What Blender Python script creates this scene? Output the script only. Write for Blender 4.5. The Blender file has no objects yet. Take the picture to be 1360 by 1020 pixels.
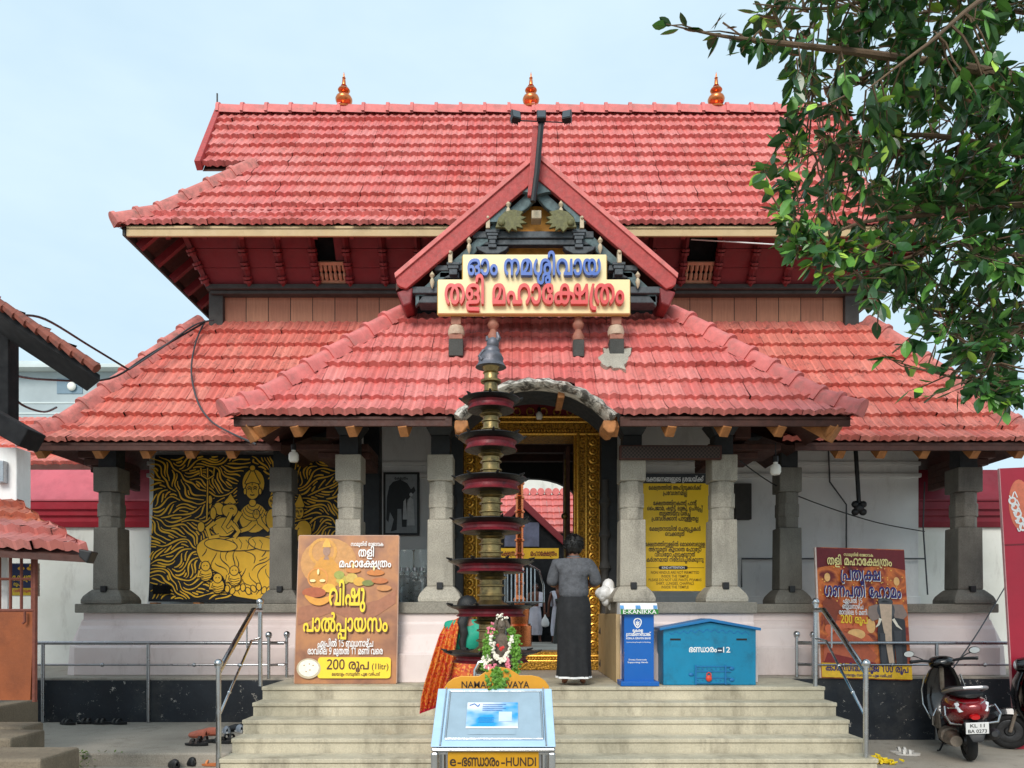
import bpy, bmesh, math, random
from mathutils import Vector, Matrix

# ---------------------------------------------------------------- camera, sky, sun, exposure
SC = bpy.context.scene
COL = SC.collection
F = 1000.0                       # focal length in photo pixels (photo is 1360 x 1020)
HZ = 815.0                       # horizon row: level camera, rising lens
EYE = 1.6
cam_d = bpy.data.cameras.new('camera')
cam = bpy.data.objects.new('camera', cam_d)
COL.objects.link(cam)
cam.location = (0, 0, EYE)
cam.rotation_euler = (math.radians(90), 0, 0)
cam_d.sensor_width = 36.0
cam_d.lens = 36.0 * F / 1360.0
cam_d.shift_y = (HZ - 510.0) / 1360.0
cam_d.clip_start = 0.05
cam_d.clip_end = 3000.0
SC.camera = cam
SC.render.resolution_x, SC.render.resolution_y = 1024, 768

SUN_EL, SUN_AZ = 37.0, 195.0     # degrees; azimuth measured from +Y clockwise
world = bpy.data.worlds.new('World')
SC.world = world
world.use_nodes = True
wn, wl = world.node_tree.nodes, world.node_tree.links
wn.clear()
sky = wn.new('ShaderNodeTexSky')
sky.sky_type = 'NISHITA'
sky.sun_disc = False
sky.sun_elevation = math.radians(SUN_EL)
sky.sun_rotation = math.radians(SUN_AZ)
sky.air_density = 1.0
sky.dust_density = 4.0
sky.ozone_density = 1.0
hz = wn.new('ShaderNodeMix')     # thin high cloud: the blue of the sky is washed towards a pale cyan grey
hz.data_type = 'RGBA'
hz.inputs[0].default_value = 0.86
hz.inputs[7].default_value = (6.4, 9.0, 10.5, 1)
bg = wn.new('ShaderNodeBackground')
bg.inputs[1].default_value = 0.088
wo = wn.new('ShaderNodeOutputWorld')
cn = wn.new('ShaderNodeTexNoise')     # soft uneven haze
cn.inputs['Scale'].default_value, cn.inputs['Detail'].default_value, cn.inputs['Roughness'].default_value = 2.2, 5.0, 0.55
ct = wn.new('ShaderNodeTexCoord')
cm = wn.new('ShaderNodeMapping')
cm.inputs['Scale'].default_value = (1.0, 1.0, 2.6)
wl.new(ct.outputs['Generated'], cm.inputs[0])
wl.new(cm.outputs[0], cn.inputs['Vector'])
cr = wn.new('ShaderNodeValToRGB')
cr.color_ramp.elements[0].position, cr.color_ramp.elements[0].color = 0.36, (6.2, 8.15, 9.5, 1)
cr.color_ramp.elements[1].position, cr.color_ramp.elements[1].color = 0.66, (7.4, 9.2, 10.1, 1)
wl.new(cn.outputs['Fac'], cr.inputs[0])
wl.new(cr.outputs[0], hz.inputs[7])
wl.new(sky.outputs[0], hz.inputs[6])
wl.new(hz.outputs[2], bg.inputs[0])
wl.new(bg.outputs[0], wo.inputs[0])

sun_d = bpy.data.lights.new('sun', 'SUN')
sun_d.energy = 2.0
sun_d.angle = math.radians(26)
sun_d.color = (1.0, 0.94, 0.86)
sun = bpy.data.objects.new('sun', sun_d)
COL.objects.link(sun)
_az, _el = math.radians(SUN_AZ), math.radians(SUN_EL)
_dir = Vector((math.sin(_az) * math.cos(_el), math.cos(_az) * math.cos(_el), math.sin(_el)))
sun.rotation_euler = _dir.to_track_quat('Z', 'Y').to_euler()
sun.location = (0, -5, 20)

SC.view_settings.view_transform = 'Standard'
SC.view_settings.look = 'None'
SC.view_settings.exposure = 0.4
SC.view_settings.gamma = 1.0
SC.view_settings.use_curve_mapping = False
SC.render.engine = 'CYCLES'
SC.cycles.use_denoising = True
SC.cycles.max_bounces = 6

R = random.Random(11)
PI = math.pi


def P(u, v, Y):
	"""photo pixel at depth Y -> world point"""
	return Vector(((u - 680.0) * Y / F, Y, EYE + (HZ - v) * Y / F))


def PX(u, Y): return (u - 680.0) * Y / F
def PZ(v, Y): return EYE + (HZ - v) * Y / F


# ---------------------------------------------------------------- materials
def srgb(r, g, b):
	f = lambda c: (c / 255 / 12.92) if c / 255 <= 0.04045 else ((c / 255 + 0.055) / 1.055) ** 2.4
	return (f(r), f(g), f(b), 1.0)


class NT:
	"""small node-tree writer"""
	def __init__(s, name):
		s.m = bpy.data.materials.new(name)
		s.m.use_nodes = True
		s.n, s.l = s.m.node_tree.nodes, s.m.node_tree.links
		s.b = s.n['Principled BSDF']
		s.pos = None

	def node(s, t, **k):
		x = s.n.new(t)
		for a, b in k.items():
			setattr(x, a, b)
		return x

	def set(s, sock, v):
		if hasattr(v, 'is_output'):
			s.l.new(v, sock)
		else:
			sock.default_value = v

	def P(s):
		if s.pos is None:
			s.pos = s.node('ShaderNodeNewGeometry').outputs['Position']
		return s.pos

	def scale(s, v, sx, sy, sz):
		n = s.node('ShaderNodeMapping')
		s.l.new(v, n.inputs[0])
		n.inputs['Scale'].default_value = (sx, sy, sz)
		return n.outputs[0]

	def noise(s, scale, detail=4, rough=0.6, vec=None, dist=0.0):
		n = s.node('ShaderNodeTexNoise')
		s.l.new(vec or s.P(), n.inputs['Vector'])
		n.inputs['Scale'].default_value = scale
		n.inputs['Detail'].default_value = detail
		n.inputs['Roughness'].default_value = rough
		n.inputs['Distortion'].default_value = dist
		return n.outputs['Fac']

	def ramp(s, fac, a, b, ca=(0, 0, 0, 1), cb=(1, 1, 1, 1)):
		n = s.node('ShaderNodeValToRGB')
		s.l.new(fac, n.inputs[0])
		n.color_ramp.elements[0].position, n.color_ramp.elements[1].position = a, b
		n.color_ramp.elements[0].color, n.color_ramp.elements[1].color = ca, cb
		return n.outputs[0]

	def mix(s, fac, a, b, mode='MIX'):
		n = s.node('ShaderNodeMix', data_type='RGBA', blend_type=mode)
		s.set(n.inputs[0], fac)
		s.set(n.inputs[6], a)
		s.set(n.inputs[7], b)
		return n.outputs[2]

	def math(s, op, a, b=0.0):
		n = s.node('ShaderNodeMath', operation=op)
		s.set(n.inputs[0], a)
		s.set(n.inputs[1], b)
		return n.outputs[0]

	def bump(s, h, strength, dist=0.01):
		n = s.node('ShaderNodeBump')
		s.l.new(h, n.inputs['Height'])
		n.inputs['Strength'].default_value = strength
		n.inputs['Distance'].default_value = dist
		s.l.new(n.outputs[0], s.b.inputs['Normal'])

	def done(s, col, rough=0.6, metal=0.0, **k):
		s.set(s.b.inputs['Base Color'], col)
		s.set(s.b.inputs['Roughness'], rough)
		s.b.inputs['Metallic'].default_value = metal
		for a, b in k.items():
			s.set(s.b.inputs[a.replace('_', ' ')], b)
		return s.m


def mat(name, rgb, rough=0.6, metal=0.0, var=0.25, scale=5.0, dirt=None, dirt_amt=0.0, dscale=3.0,
		bump=0.15, bscale=70.0, **k):
	"""painted / plain surface: mottled colour, some dirt, a little relief"""
	t = NT(name)
	c = srgb(*rgb) if max(rgb) > 1.001 else (*rgb, 1)
	dk = tuple(x * (1 - var) for x in c[:3]) + (1,)
	lt = tuple(min(1, x * (1 + var * 0.6)) for x in c[:3]) + (1,)
	col = t.ramp(t.noise(scale, 5, 0.65), 0.3, 0.7, dk, lt)
	if dirt_amt:
		d = t.ramp(t.noise(dscale, 7, 0.72), 0.5 , 0.5 + 0.22)
		col = t.mix(t.math('MULTIPLY', d, dirt_amt), col, srgb(*dirt))
	if bump:
		t.bump(t.noise(bscale, 4, 0.6), bump, 0.01)
	r = t.ramp(t.noise(scale * 2.3, 3), 0.3, 0.7, (max(0, rough - 0.09),) * 3 + (1,), (min(1, rough + 0.09),) * 3 + (1,))
	return t.done(col, r, metal, **k)


def tile_mat(name, base, base2, moss):
	"""clay tiles painted red: every tile its own tint (UV holds tile column / row), worn edges, soot and lichen"""
	t = NT(name)
	uv = t.node('ShaderNodeUVMap').outputs[0]
	fl = t.node('ShaderNodeVectorMath', operation='FLOOR')
	t.l.new(uv, fl.inputs[0])
	wnz = t.node('ShaderNodeTexWhiteNoise', noise_dimensions='2D')
	t.l.new(fl.outputs[0], wnz.inputs['Vector'])
	col = t.mix(wnz.outputs['Value'], srgb(*base), srgb(*base2))
	sx = t.node('ShaderNodeSeparateXYZ')
	t.l.new(uv, sx.inputs[0])
	du = t.math('ABSOLUTE', t.math('SUBTRACT', t.math('FRACT', sx.outputs[0]), 0.5))
	joint = t.math('MULTIPLY', t.ramp(du, 0.44, 0.475), 0.62)
	groove = t.math('MULTIPLY', t.ramp(du, 0.05, 0.02), 0.3)
	lines = t.math('MAXIMUM', joint, groove)
	lines = t.math('MULTIPLY', lines, t.ramp(t.noise(5.0, 3), 0.3, 0.6, (.45, .45, .45, 1)))
	big = t.noise(0.9, 5, 0.6)
	col = t.mix(t.math('MULTIPLY', t.ramp(big, 0.42, 0.68), 0.45), col, srgb(214, 116, 98))
	st = t.scale(t.P(), 1, 1, 0.35)
	streak = t.ramp(t.noise(9.0, 6, 0.7, vec=st), 0.53, 0.72)
	col = t.mix(t.math('MULTIPLY', streak, moss), col, srgb(120, 84, 76))
	spots = t.ramp(t.noise(30.0, 3, 0.5), 0.62, 0.7)
	msk = t.ramp(t.noise(1.7, 3), 0.46, 0.6)
	col = t.mix(t.math('MULTIPLY', t.math('MULTIPLY', spots, msk), 0.8), col, srgb(62, 48, 44))
	pale = t.ramp(t.noise(22.0, 4, 0.6), 0.62, 0.8)
	col = t.mix(t.math('MULTIPLY', pale, 0.35), col, srgb(232, 168, 160))
	col = t.mix(lines, col, srgb(122, 58, 56))
	t.bump(t.noise(60, 5, 0.7), 0.25, 0.01)
	return t.done(col, 0.62)


def stone_mat(name, a, b, speck=0.6, rough=0.85, stain=0.4):
	t = NT(name)
	col = t.ramp(t.noise(1.6, 6, 0.65), 0.3, 0.7, srgb(*a), srgb(*b))
	sp = t.ramp(t.noise(75, 3, 0.7), 0.42, 0.62)
	col = t.mix(t.math('MULTIPLY', sp, speck), col, tuple(x * 0.35 for x in srgb(*a)[:3]) + (1,))
	sv = t.scale(t.P(), 1, 1, 0.25)
	stn = t.ramp(t.noise(3.2, 6, 0.7, vec=sv), 0.52, 0.75)
	col = t.mix(t.math('MULTIPLY', stn, stain), col, srgb(58, 56, 50))
	t.bump(t.noise(48, 6, 0.75), 0.55, 0.012)
	return t.done(col, rough)


def plaster_mat(name, a, b, stain=0.35, streak_col=(120, 108, 98)):
	t = NT(name)
	col = t.ramp(t.noise(1.1, 6, 0.6), 0.3, 0.7, srgb(*a), srgb(*b))
	sv = t.scale(t.P(), 1, 1, 0.3)
	stn = t.ramp(t.noise(2.6, 8, 0.75, vec=sv), 0.54, 0.78)
	col = t.mix(t.math('MULTIPLY', stn, stain), col, srgb(*streak_col))
	ch = t.ramp(t.noise(11, 6, 0.8), 0.68, 0.74)
	col = t.mix(t.math('MULTIPLY', ch, stain), col, srgb(146, 128, 112))
	t.bump(t.noise(16, 7, 0.75), 0.22, 0.01)
	return t.done(col, 0.8)


def plank_mat(name, a, b, step, dark=(60, 36, 26), axis=0):
	"""boards side by side: grain along the board, thin gaps"""
	t = NT(name)
	sep = t.node('ShaderNodeSeparateXYZ')
	t.l.new(t.P(), sep.inputs[0])
	x = t.math('DIVIDE', sep.outputs[axis], step)
	fl = t.math('FLOOR', x)
	wnz = t.node('ShaderNodeTexWhiteNoise', noise_dimensions='1D')
	t.l.new(fl, wnz.inputs['W'])
	col = t.mix(wnz.outputs['Value'], srgb(*a), srgb(*b))
	gv = t.scale(t.P(), *((14, 14, 0.9) if axis == 0 else (0.9, 14, 14)))
	gr = t.ramp(t.noise(2.5, 6, 0.7, vec=gv), 0.35, 0.75)
	col = t.mix(t.math('MULTIPLY', gr, 0.35), col, srgb(*dark))
	fr = t.math('FRACT', x)
	gap = t.math('LESS_THAN', fr, 0.035)
	col = t.mix(gap, col, tuple(c * 0.3 for c in srgb(*dark)[:3]) + (1,))
	t.bump(gr, 0.2, 0.006)
	return t.done(col, 0.7)


M = {}
M['tile'] = tile_mat('painted clay tile', (219, 112, 108), (236, 146, 140), 0.65)
M['tile_low'] = tile_mat('weathered clay tile', (221, 115, 103), (236, 146, 130), 0.8)
M['cap'] = mat('ridge tile paint', (214, 118, 114), 0.7, var=0.22, scale=7, dirt=(140, 112, 104), dirt_amt=0.6, dscale=6)
M['cap_moss'] = mat('ridge mortar', (206, 124, 116), 0.8, var=0.3, scale=9, dirt=(104, 92, 84), dirt_amt=0.8, dscale=8)
M['tile_old'] = tile_mat('old brown clay tile', (168, 84, 62), (134, 72, 62), 0.9)
M['tile_orange'] = tile_mat('orange clay tile', (196, 122, 84), (172, 100, 74), 0.9)
M['tile_pale'] = tile_mat('bleached clay tile', (204, 136, 130), (186, 112, 106), 0.95)
M['granite'] = stone_mat('grey granite', (136, 132, 123), (98, 95, 88), 0.5, stain=0.6)
M['granite_lt'] = stone_mat('pale granite', (196, 189, 174), (152, 146, 134), 0.55, stain=0.55)
M['granite_base'] = stone_mat('granite slab', (156, 150, 138), (122, 118, 108), 0.45)
M['black_wood'] = mat('black painted timber', (34, 38, 42), 0.6, var=0.3, scale=6, bump=0.3, bscale=40)
M['dark_wood'] = mat('dark eave timber', (74, 42, 34), 0.7, var=0.35, scale=9, bump=0.3, bscale=40)
M['rafter_end'] = mat('orange brown rafter', (176, 116, 66), 0.7, var=0.3, scale=12, dirt=(92, 58, 36), dirt_amt=0.5, dscale=7)
M['red_wood'] = mat('maroon painted boards', (128, 32, 40), 0.6, var=0.25, scale=4, dirt=(70, 26, 30), dirt_amt=0.5, dscale=4)
M['red_strut'] = mat('maroon painted strut', (128, 42, 46), 0.55, var=0.25, scale=12)
M['barge'] = mat('weathered red bargeboard', (178, 70, 68), 0.65, var=0.25, scale=14, dirt=(120, 70, 66), dirt_amt=0.55, dscale=9, bump=0.35, bscale=50)
M['fascia'] = mat('tan eave board', (196, 170, 128), 0.65, var=0.16, scale=3, dirt=(140, 112, 78), dirt_amt=0.5, dscale=3)
M['plank'] = plank_mat('brown plank wall', (190, 134, 104), (170, 112, 88), 0.33)
M['charcoal'] = mat('charcoal timber', (66, 64, 62), 0.75, var=0.25, scale=6, bump=0.3)
M['tan_baluster'] = mat('tan turned wood', (190, 140, 112), 0.65, var=0.2, scale=20)
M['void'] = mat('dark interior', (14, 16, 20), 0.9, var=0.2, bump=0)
M['copper'] = mat('polished copper', (226, 130, 80), 0.26, 1.0, var=0.25, scale=14, bump=0.05)
M['brass'] = mat('aged brass', (150, 130, 88), 0.4, .9, var=0.4, scale=16, dirt=(58, 58, 54), dirt_amt=0.75, dscale=14, bump=0.12)
M['lamp_black'] = mat('oil blackened bronze', (34, 32, 32), 0.42, 0.55, var=0.4, scale=18, bump=0.25)
M['lamp_red'] = mat('vermilion painted bronze', (120, 28, 40), 0.5, 0.1, var=0.4, scale=15, dirt=(44, 28, 32), dirt_amt=0.9, dscale=11)
M['blue_grey'] = mat('blue grey painted carving', (92, 112, 116), 0.7, var=0.35, scale=14, dirt=(44, 48, 52), dirt_amt=0.7, dscale=9, bump=0.4, bscale=45)
M['slate'] = mat('slate painted timber', (74, 80, 86), 0.65, var=0.35, scale=14, dirt=(34, 36, 40), dirt_amt=0.6, dscale=12)
M['ochre_panel'] = mat('ochre panel', (216, 150, 64), 0.75, var=0.3, scale=6, dirt=(110, 66, 30), dirt_amt=0.6, dscale=5)
M['olive'] = mat('olive gilded scroll', (104, 102, 64), 0.65, var=0.4, scale=25, bump=0.4)
M['bone'] = mat('pale painted bud', (196, 178, 150), 0.6, var=0.25, scale=25)
M['cream_paint'] = mat('cream paint', (190, 168, 146), 0.7, var=0.2, scale=14, dirt=(150, 100, 80), dirt_amt=0.5, dscale=10)
M['salmon_paint'] = mat('salmon paint', (160, 106, 88), 0.7, var=0.25, scale=14, dirt=(130, 80, 66), dirt_amt=0.5, dscale=10)
M['mossy_stone'] = stone_mat('mossy black stone', (92, 92, 88), (52, 54, 52), 0.5)
M['white_arch'] = None
M['wall_white'] = plaster_mat('verandah plaster', (238, 238, 236), (220, 221, 222), 0.36)
M['wall_yard'] = plaster_mat('yard wall plaster', (236, 236, 230), (216, 216, 206), 0.55)
M['plinth'] = plaster_mat('pinkish plinth plaster', (234, 220, 216), (218, 200, 196), 0.5, (156, 130, 116))
M['pink_coping'] = mat('pink coping', (206, 104, 116), 0.75, var=0.14, scale=2.5, dirt=(150, 60, 72), dirt_amt=0.35, dscale=3)
M['crimson'] = mat('crimson band', (164, 22, 44), 0.7, var=0.15, scale=3)
M['maroon'] = mat('maroon band', (120, 22, 40), 0.7, var=0.2, scale=3)
M['step'] = None
M['sign_cream'] = mat('cream acrylic', (244, 222, 168), 0.35, var=0.03, scale=2, bump=0)
M['sign_edge'] = mat('gold sign edge', (190, 150, 70), 0.4, var=0.1)
M['blue_letter'] = mat('blue acrylic', (66, 104, 184), 0.35, var=0.04, bump=0)
M['red_letter'] = mat('red acrylic', (214, 74, 74), 0.35, var=0.04, bump=0)
M['black'] = mat('black paint', (20, 21, 24), 0.5, var=0.2, bump=0.05)
M['black_gloss'] = mat('black gloss', (12, 13, 16), 0.18, var=0.1, bump=0, Coat_Weight=0.6)
M['black_plastic'] = mat('black plastic', (26, 27, 30), 0.5, var=0.2, bump=0.1)
M['steel'] = mat('stainless steel', (196, 198, 200), 0.22, 1.0, var=0.08, scale=6, bump=0.02)
M['steel_dull'] = mat('dull stainless steel', (170, 172, 176), 0.32, 1.0, var=0.12, scale=10, bump=0.03)
M['white'] = mat('white paint', (236, 236, 236), 0.5, var=0.04, bump=0)
M['yellow'] = mat('yellow board', (240, 194, 22), 0.45, var=0.03, bump=0)
M['yellow_txt'] = mat('yellow print', (250, 214, 50), 0.5, var=0.02, bump=0)
M['gold_paint'] = mat('gold paint', (250, 194, 50), 0.5, var=0.12, scale=6, bump=0)
M['mural_black'] = mat('mural black', (16, 20, 28), 0.55, var=0.2, scale=3, bump=0)
M['skin'] = mat('brown skin', (136, 88, 66), 0.5, var=0.12, scale=14, bump=0.05)
M['skin_dark'] = mat('dark brown skin', (104, 62, 46), 0.5, var=0.12, scale=14, bump=0.05)
M['hair'] = mat('black hair', (18, 16, 16), 0.45, var=0.4, scale=90, bump=0.5, bscale=160)
M['soil'] = mat('potting dirt', (90, 74, 58), 0.9)
M['cable'] = mat('grey cable', (66, 68, 72), 0.5, var=0.1, bump=0)
M['rust_gate'] = mat('rusty brown sheet', (142, 74, 36), 0.6, 0.1, var=0.3, scale=2.5, dirt=(96, 44, 22), dirt_amt=0.5, dscale=4)
M['rust_bar'] = mat('rusty bar', (112, 58, 44), 0.7, var=0.3, scale=20)
M['glass'] = mat('clear bottle', (225, 236, 238), 0.06, var=0.02, bump=0, Transmission_Weight=0.92, IOR=1.2)
M['bulb'] = mat('white bulb', (240, 238, 230), 0.3, var=0.02, bump=0)


def _arch():
	t = NT('limewashed mouldy arch')
	col = t.ramp(t.noise(4, 5), 0.3, 0.7, srgb(186, 178, 166), srgb(222, 216, 206))
	mk = t.ramp(t.noise(5, 8, 0.8, dist=0.6), 0.46, 0.56)
	col = t.mix(t.math('MULTIPLY', mk, 0.95), col, srgb(52, 46, 40))
	br = t.ramp(t.noise(3.1, 5, 0.7), 0.55, 0.75)
	col = t.mix(t.math('MULTIPLY', br, 0.5), col, srgb(150, 116, 88))
	t.bump(t.noise(26, 7, 0.8), 0.7, 0.02)
	return t.done(col, 0.85)


def _step():
	t = NT('beige cement steps')
	col = t.ramp(t.noise(1.9, 7, 0.68), 0.28, 0.72, srgb(218, 208, 184), srgb(178, 170, 148))
	sv = t.scale(t.P(), 1, 1, 0.3)
	d = t.ramp(t.noise(2.2, 8, 0.75, vec=sv), 0.5, 0.72)
	col = t.mix(t.math('MULTIPLY', d, 0.9), col, srgb(122, 112, 94))
	e = t.ramp(t.noise(1.4, 9, 0.8, vec=t.scale(t.P(), 1, 1, .6)), 0.55, 0.72)
	col = t.mix(t.math('MULTIPLY', e, 0.55), col, srgb(88, 80, 66))
	g = t.ramp(t.noise(60, 3), 0.35, 0.65)
	col = t.mix(t.math('MULTIPLY', g, 0.2), col, srgb(90, 82, 70))
	o = t.ramp(t.noise(1.3, 4), 0.62, 0.75)
	col = t.mix(t.math('MULTIPLY', o, 0.4), col, srgb(160, 128, 82))
	t.bump(t.noise(40, 6, 0.75), 0.45, 0.01)
	return t.done(col, 0.85)


def _black_wall():
	t = NT('flaking black wall paint')
	col = t.ramp(t.noise(2, 5), 0.3, 0.7, srgb(20, 26, 34), srgb(40, 46, 54))
	ch = t.ramp(t.noise(9, 7, 0.85), 0.61, 0.64)
	col = t.mix(t.math('MULTIPLY', ch, 0.9), col, srgb(206, 200, 190))
	du = t.ramp(t.noise(1.2, 5, 0.7), 0.5, 0.75)
	col = t.mix(t.math('MULTIPLY', du, 0.3), col, srgb(116, 112, 104))
	t.bump(t.noise(20, 6, 0.75), 0.4, 0.012)
	return t.done(col, 0.7)


def _ground():
	t = NT('worn cement yard')
	col = t.ramp(t.noise(0.9, 7, 0.7), 0.28, 0.72, srgb(190, 180, 166), srgb(154, 146, 134))
	d = t.ramp(t.noise(2.5, 8, 0.78), 0.52, 0.7)
	col = t.mix(t.math('MULTIPLY', d, 0.55), col, srgb(92, 84, 74))
	g = t.ramp(t.noise(80, 3), 0.4, 0.62)
	col = t.mix(t.math('MULTIPLY', g, 0.25), col, srgb(84, 78, 70))
	t.bump(t.noise(38, 7, 0.8), 0.5, 0.012)
	return t.done(col, 0.88)


def _gold():
	t = NT('embossed gilt sheet')
	n = t.noise(36, 5, 0.7)
	col = t.ramp(n, 0.34, 0.62, srgb(88, 56, 18), srgb(226, 170, 62))
	v = t.node('ShaderNodeTexVoronoi')
	t.l.new(t.P(), v.inputs['Vector'])
	v.inputs['Scale'].default_value = 34
	t.bump(t.math('ADD', v.outputs['Distance'], n), 0.9, 0.02)
	return t.done(col, 0.38, 0.45)


M['gold_bright'] = mat('polished gilt', (236, 180, 74), .3, .6, var=.25, scale=30, dirt=(120, 76, 24), dirt_amt=.5, dscale=20, bump=.1)
M['white_arch'] = _arch()
M['step'] = _step()
M['black_wall'] = _black_wall()
M['ground'] = _ground()
M['gold'] = _gold()


# ---------------------------------------------------------------- object helpers
WM = {}


def tag(o, label=None, cat=None, group=None, kind=None):
	if label: o['label'] = label
	if cat: o['category'] = cat
	if group: o['group'] = group
	if kind: o['kind'] = kind
	return o


def thing(name, label, cat, loc=(0, 0, 0), rot=(0, 0, 0), group=None):
	o = bpy.data.objects.new(name, None)
	COL.objects.link(o)
	o.location = loc
	o.rotation_euler = rot if not isinstance(rot, (int, float)) else (0, 0, rot)
	o.empty_display_size = 0.2
	WM[o.name] = Matrix.LocRotScale(Vector(loc), o.rotation_euler, None)
	return tag(o, label, cat, group)


def link_mesh(name, me, mats, parent=None, local=False, bevel=0.0, smooth=False):
	if not isinstance(mats, (list, tuple)):
		mats = [mats]
	for m in mats:
		me.materials.append(m if not isinstance(m, str) else M[m])
	o = bpy.data.objects.new(name, me)
	COL.objects.link(o)
	pm = WM.get(parent.name, Matrix.Identity(4)) if parent else Matrix.Identity(4)
	if parent:
		o.parent = parent
		if not local:
			me.transform(pm.inverted())
	WM[o.name] = pm.copy()
	if smooth:
		me.polygons.foreach_set('use_smooth', [True] * len(me.polygons))
		if smooth != 'full':
			try:
				me.set_sharp_from_angle(angle=math.radians(42))
			except Exception:
				pass
	if bevel:
		b = o.modifiers.new('bevel', 'BEVEL')
		b.width, b.segments, b.limit_method, b.angle_limit = bevel, 2, 'ANGLE', math.radians(40)
	return o


class MB:
	def __init__(s):
		s.v, s.f, s.mi, s.uv = [], [], [], None
		s.m = 0

	def add(s, vs, fs):
		b = len(s.v)
		s.v += [tuple(v) for v in vs]
		for f in fs:
			s.f.append(tuple(b + i for i in f))
			s.mi.append(s.m)
		return s

	def box(s, x0, x1, y0, y1, z0, z1, top=None):
		"""top=(sx,sy): scale of the top face about its centre"""
		cx, cy = (x0 + x1) / 2, (y0 + y1) / 2
		a, b = top or (1, 1)
		T = lambda x, y: (cx + (x - cx) * a, cy + (y - cy) * b, z1)
		return s.add([(x0, y0, z0), (x1, y0, z0), (x1, y1, z0), (x0, y1, z0), T(x0, y0), T(x1, y0), T(x1, y1), T(x0, y1)],
					 [(3, 2, 1, 0), (4, 5, 6, 7), (0, 1, 5, 4), (1, 2, 6, 5), (2, 3, 7, 6), (3, 0, 4, 7)])

	def obox(s, mtx, sx, sy, sz):
		c = [(-sx, -sy, -sz), (sx, -sy, -sz), (sx, sy, -sz), (-sx, sy, -sz), (-sx, -sy, sz), (sx, -sy, sz), (sx, sy, sz), (-sx, sy, sz)]
		return s.add([mtx @ Vector(p) * 1 for p in [Vector((x / 2, y / 2, z / 2)) for x, y, z in c]],
					 [(3, 2, 1, 0), (4, 5, 6, 7), (0, 1, 5, 4), (1, 2, 6, 5), (2, 3, 7, 6), (3, 0, 4, 7)])

	def beam(s, a, b, w, h, up=(0, 0, 1)):
		a, b = Vector(a), Vector(b)
		d = (b - a)
		y = d.normalized()
		x = y.cross(Vector(up)).normalized()
		z = x.cross(y)
		m = Matrix((x, y, z)).transposed().to_4x4()
		m.translation = (a + b) / 2
		return s.obox(m, w, d.length, h)

	def tube(s, pts, r, n=8, cap=True, flat=1.0):
		pts = [Vector(p) for p in pts]
		rs = r if isinstance(r, (list, tuple)) else [r] * len(pts)
		rings, prev = [], None
		for i, p in enumerate(pts):
			d = (pts[min(i + 1, len(pts) - 1)] - pts[max(i - 1, 0)])
			d = d.normalized() if d.length > 1e-9 else Vector((0, 0, 1))
			if prev is None:
				ref = Vector((0, 0, 1)) if abs(d.z) < 0.9 else Vector((0, 1, 0))
				x = d.cross(ref).normalized()
			else:
				x = (prev - d * prev.dot(d)).normalized()
			prev = x
			y = d.cross(x)
			rings.append([p + (x * math.cos(2 * PI * k / n) + y * math.sin(2 * PI * k / n) * flat) * rs[i] for k in range(n)])
		return s.loft(rings, cap)

	def loft(s, rings, cap=True, closed=True):
		n = len(rings[0])
		vs = [p for r in rings for p in r]
		fs = []
		for i in range(len(rings) - 1):
			for k in range(n if closed else n - 1):
				a, b = i * n + k, i * n + (k + 1) % n
				fs.append((a, b, b + n, a + n))
		if cap and closed:
			fs.append(tuple(range(n))[::-1])
			fs.append(tuple(range((len(rings) - 1) * n, len(rings) * n)))
		return s.add(vs, fs)

	def lathe(s, prof, c, n=24, sx=1.0, sy=1.0):
		"""prof: (radius, z) list; c: base centre"""
		c = Vector(c)
		return s.loft([[c + Vector((r * sx * math.cos(2 * PI * k / n), r * sy * math.sin(2 * PI * k / n), z)) for k in range(n)] for r, z in prof])

	def ball(s, c, rx, ry=None, rz=None, n=12, m=8):
		ry, rz = ry or rx, rz or rx
		prof = [(max(1e-4, math.sin(PI * i / m)), -math.cos(PI * i / m)) for i in range(m + 1)]
		c = Vector(c)
		return s.loft([[c + Vector((r * rx * math.cos(2 * PI * k / n), r * ry * math.sin(2 * PI * k / n), z * rz)) for k in range(n)] for r, z in prof])

	def prism(s, poly, y0, y1):
		"""polygon of (x, z) pushed along Y"""
		n = len(poly)
		area = sum(poly[i][0] * poly[(i + 1) % n][1] - poly[(i + 1) % n][0] * poly[i][1] for i in range(n))
		if area < 0:
			poly = poly[::-1]
		return s.add([(x, y0, z) for x, z in poly] + [(x, y1, z) for x, z in poly],
					 [tuple(range(n)), tuple(range(n, 2 * n))[::-1]] + [((i + 1) % n, i, n + i, n + (i + 1) % n) for i in range(n)])

	def prism_x(s, poly, x0, x1):
		"""polygon of (y, z) pushed along X"""
		n = len(poly)
		return s.add([(x0, y, z) for y, z in poly] + [(x1, y, z) for y, z in poly],
					 [tuple(range(n))[::-1], tuple(range(n, 2 * n))] + [(i, (i + 1) % n, n + (i + 1) % n, n + i) for i in range(n)])

	def disc(s, x, z, rx, rz, y, n=24, a0=0.0):
		"""flat ellipse facing -Y"""
		return s.add([(x + rx * math.cos(a0 + 2 * PI * k / n), y, z + rz * math.sin(a0 + 2 * PI * k / n)) for k in range(n)], [tuple(range(n))])

	def flat(s, poly, y):
		n = len(poly)
		area = sum(poly[i][0] * poly[(i + 1) % n][1] - poly[(i + 1) % n][0] * poly[i][1] for i in range(n))
		if area < 0:
			poly = poly[::-1]
		return s.add([(x, y, z) for x, z in poly], [tuple(range(n))])

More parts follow.
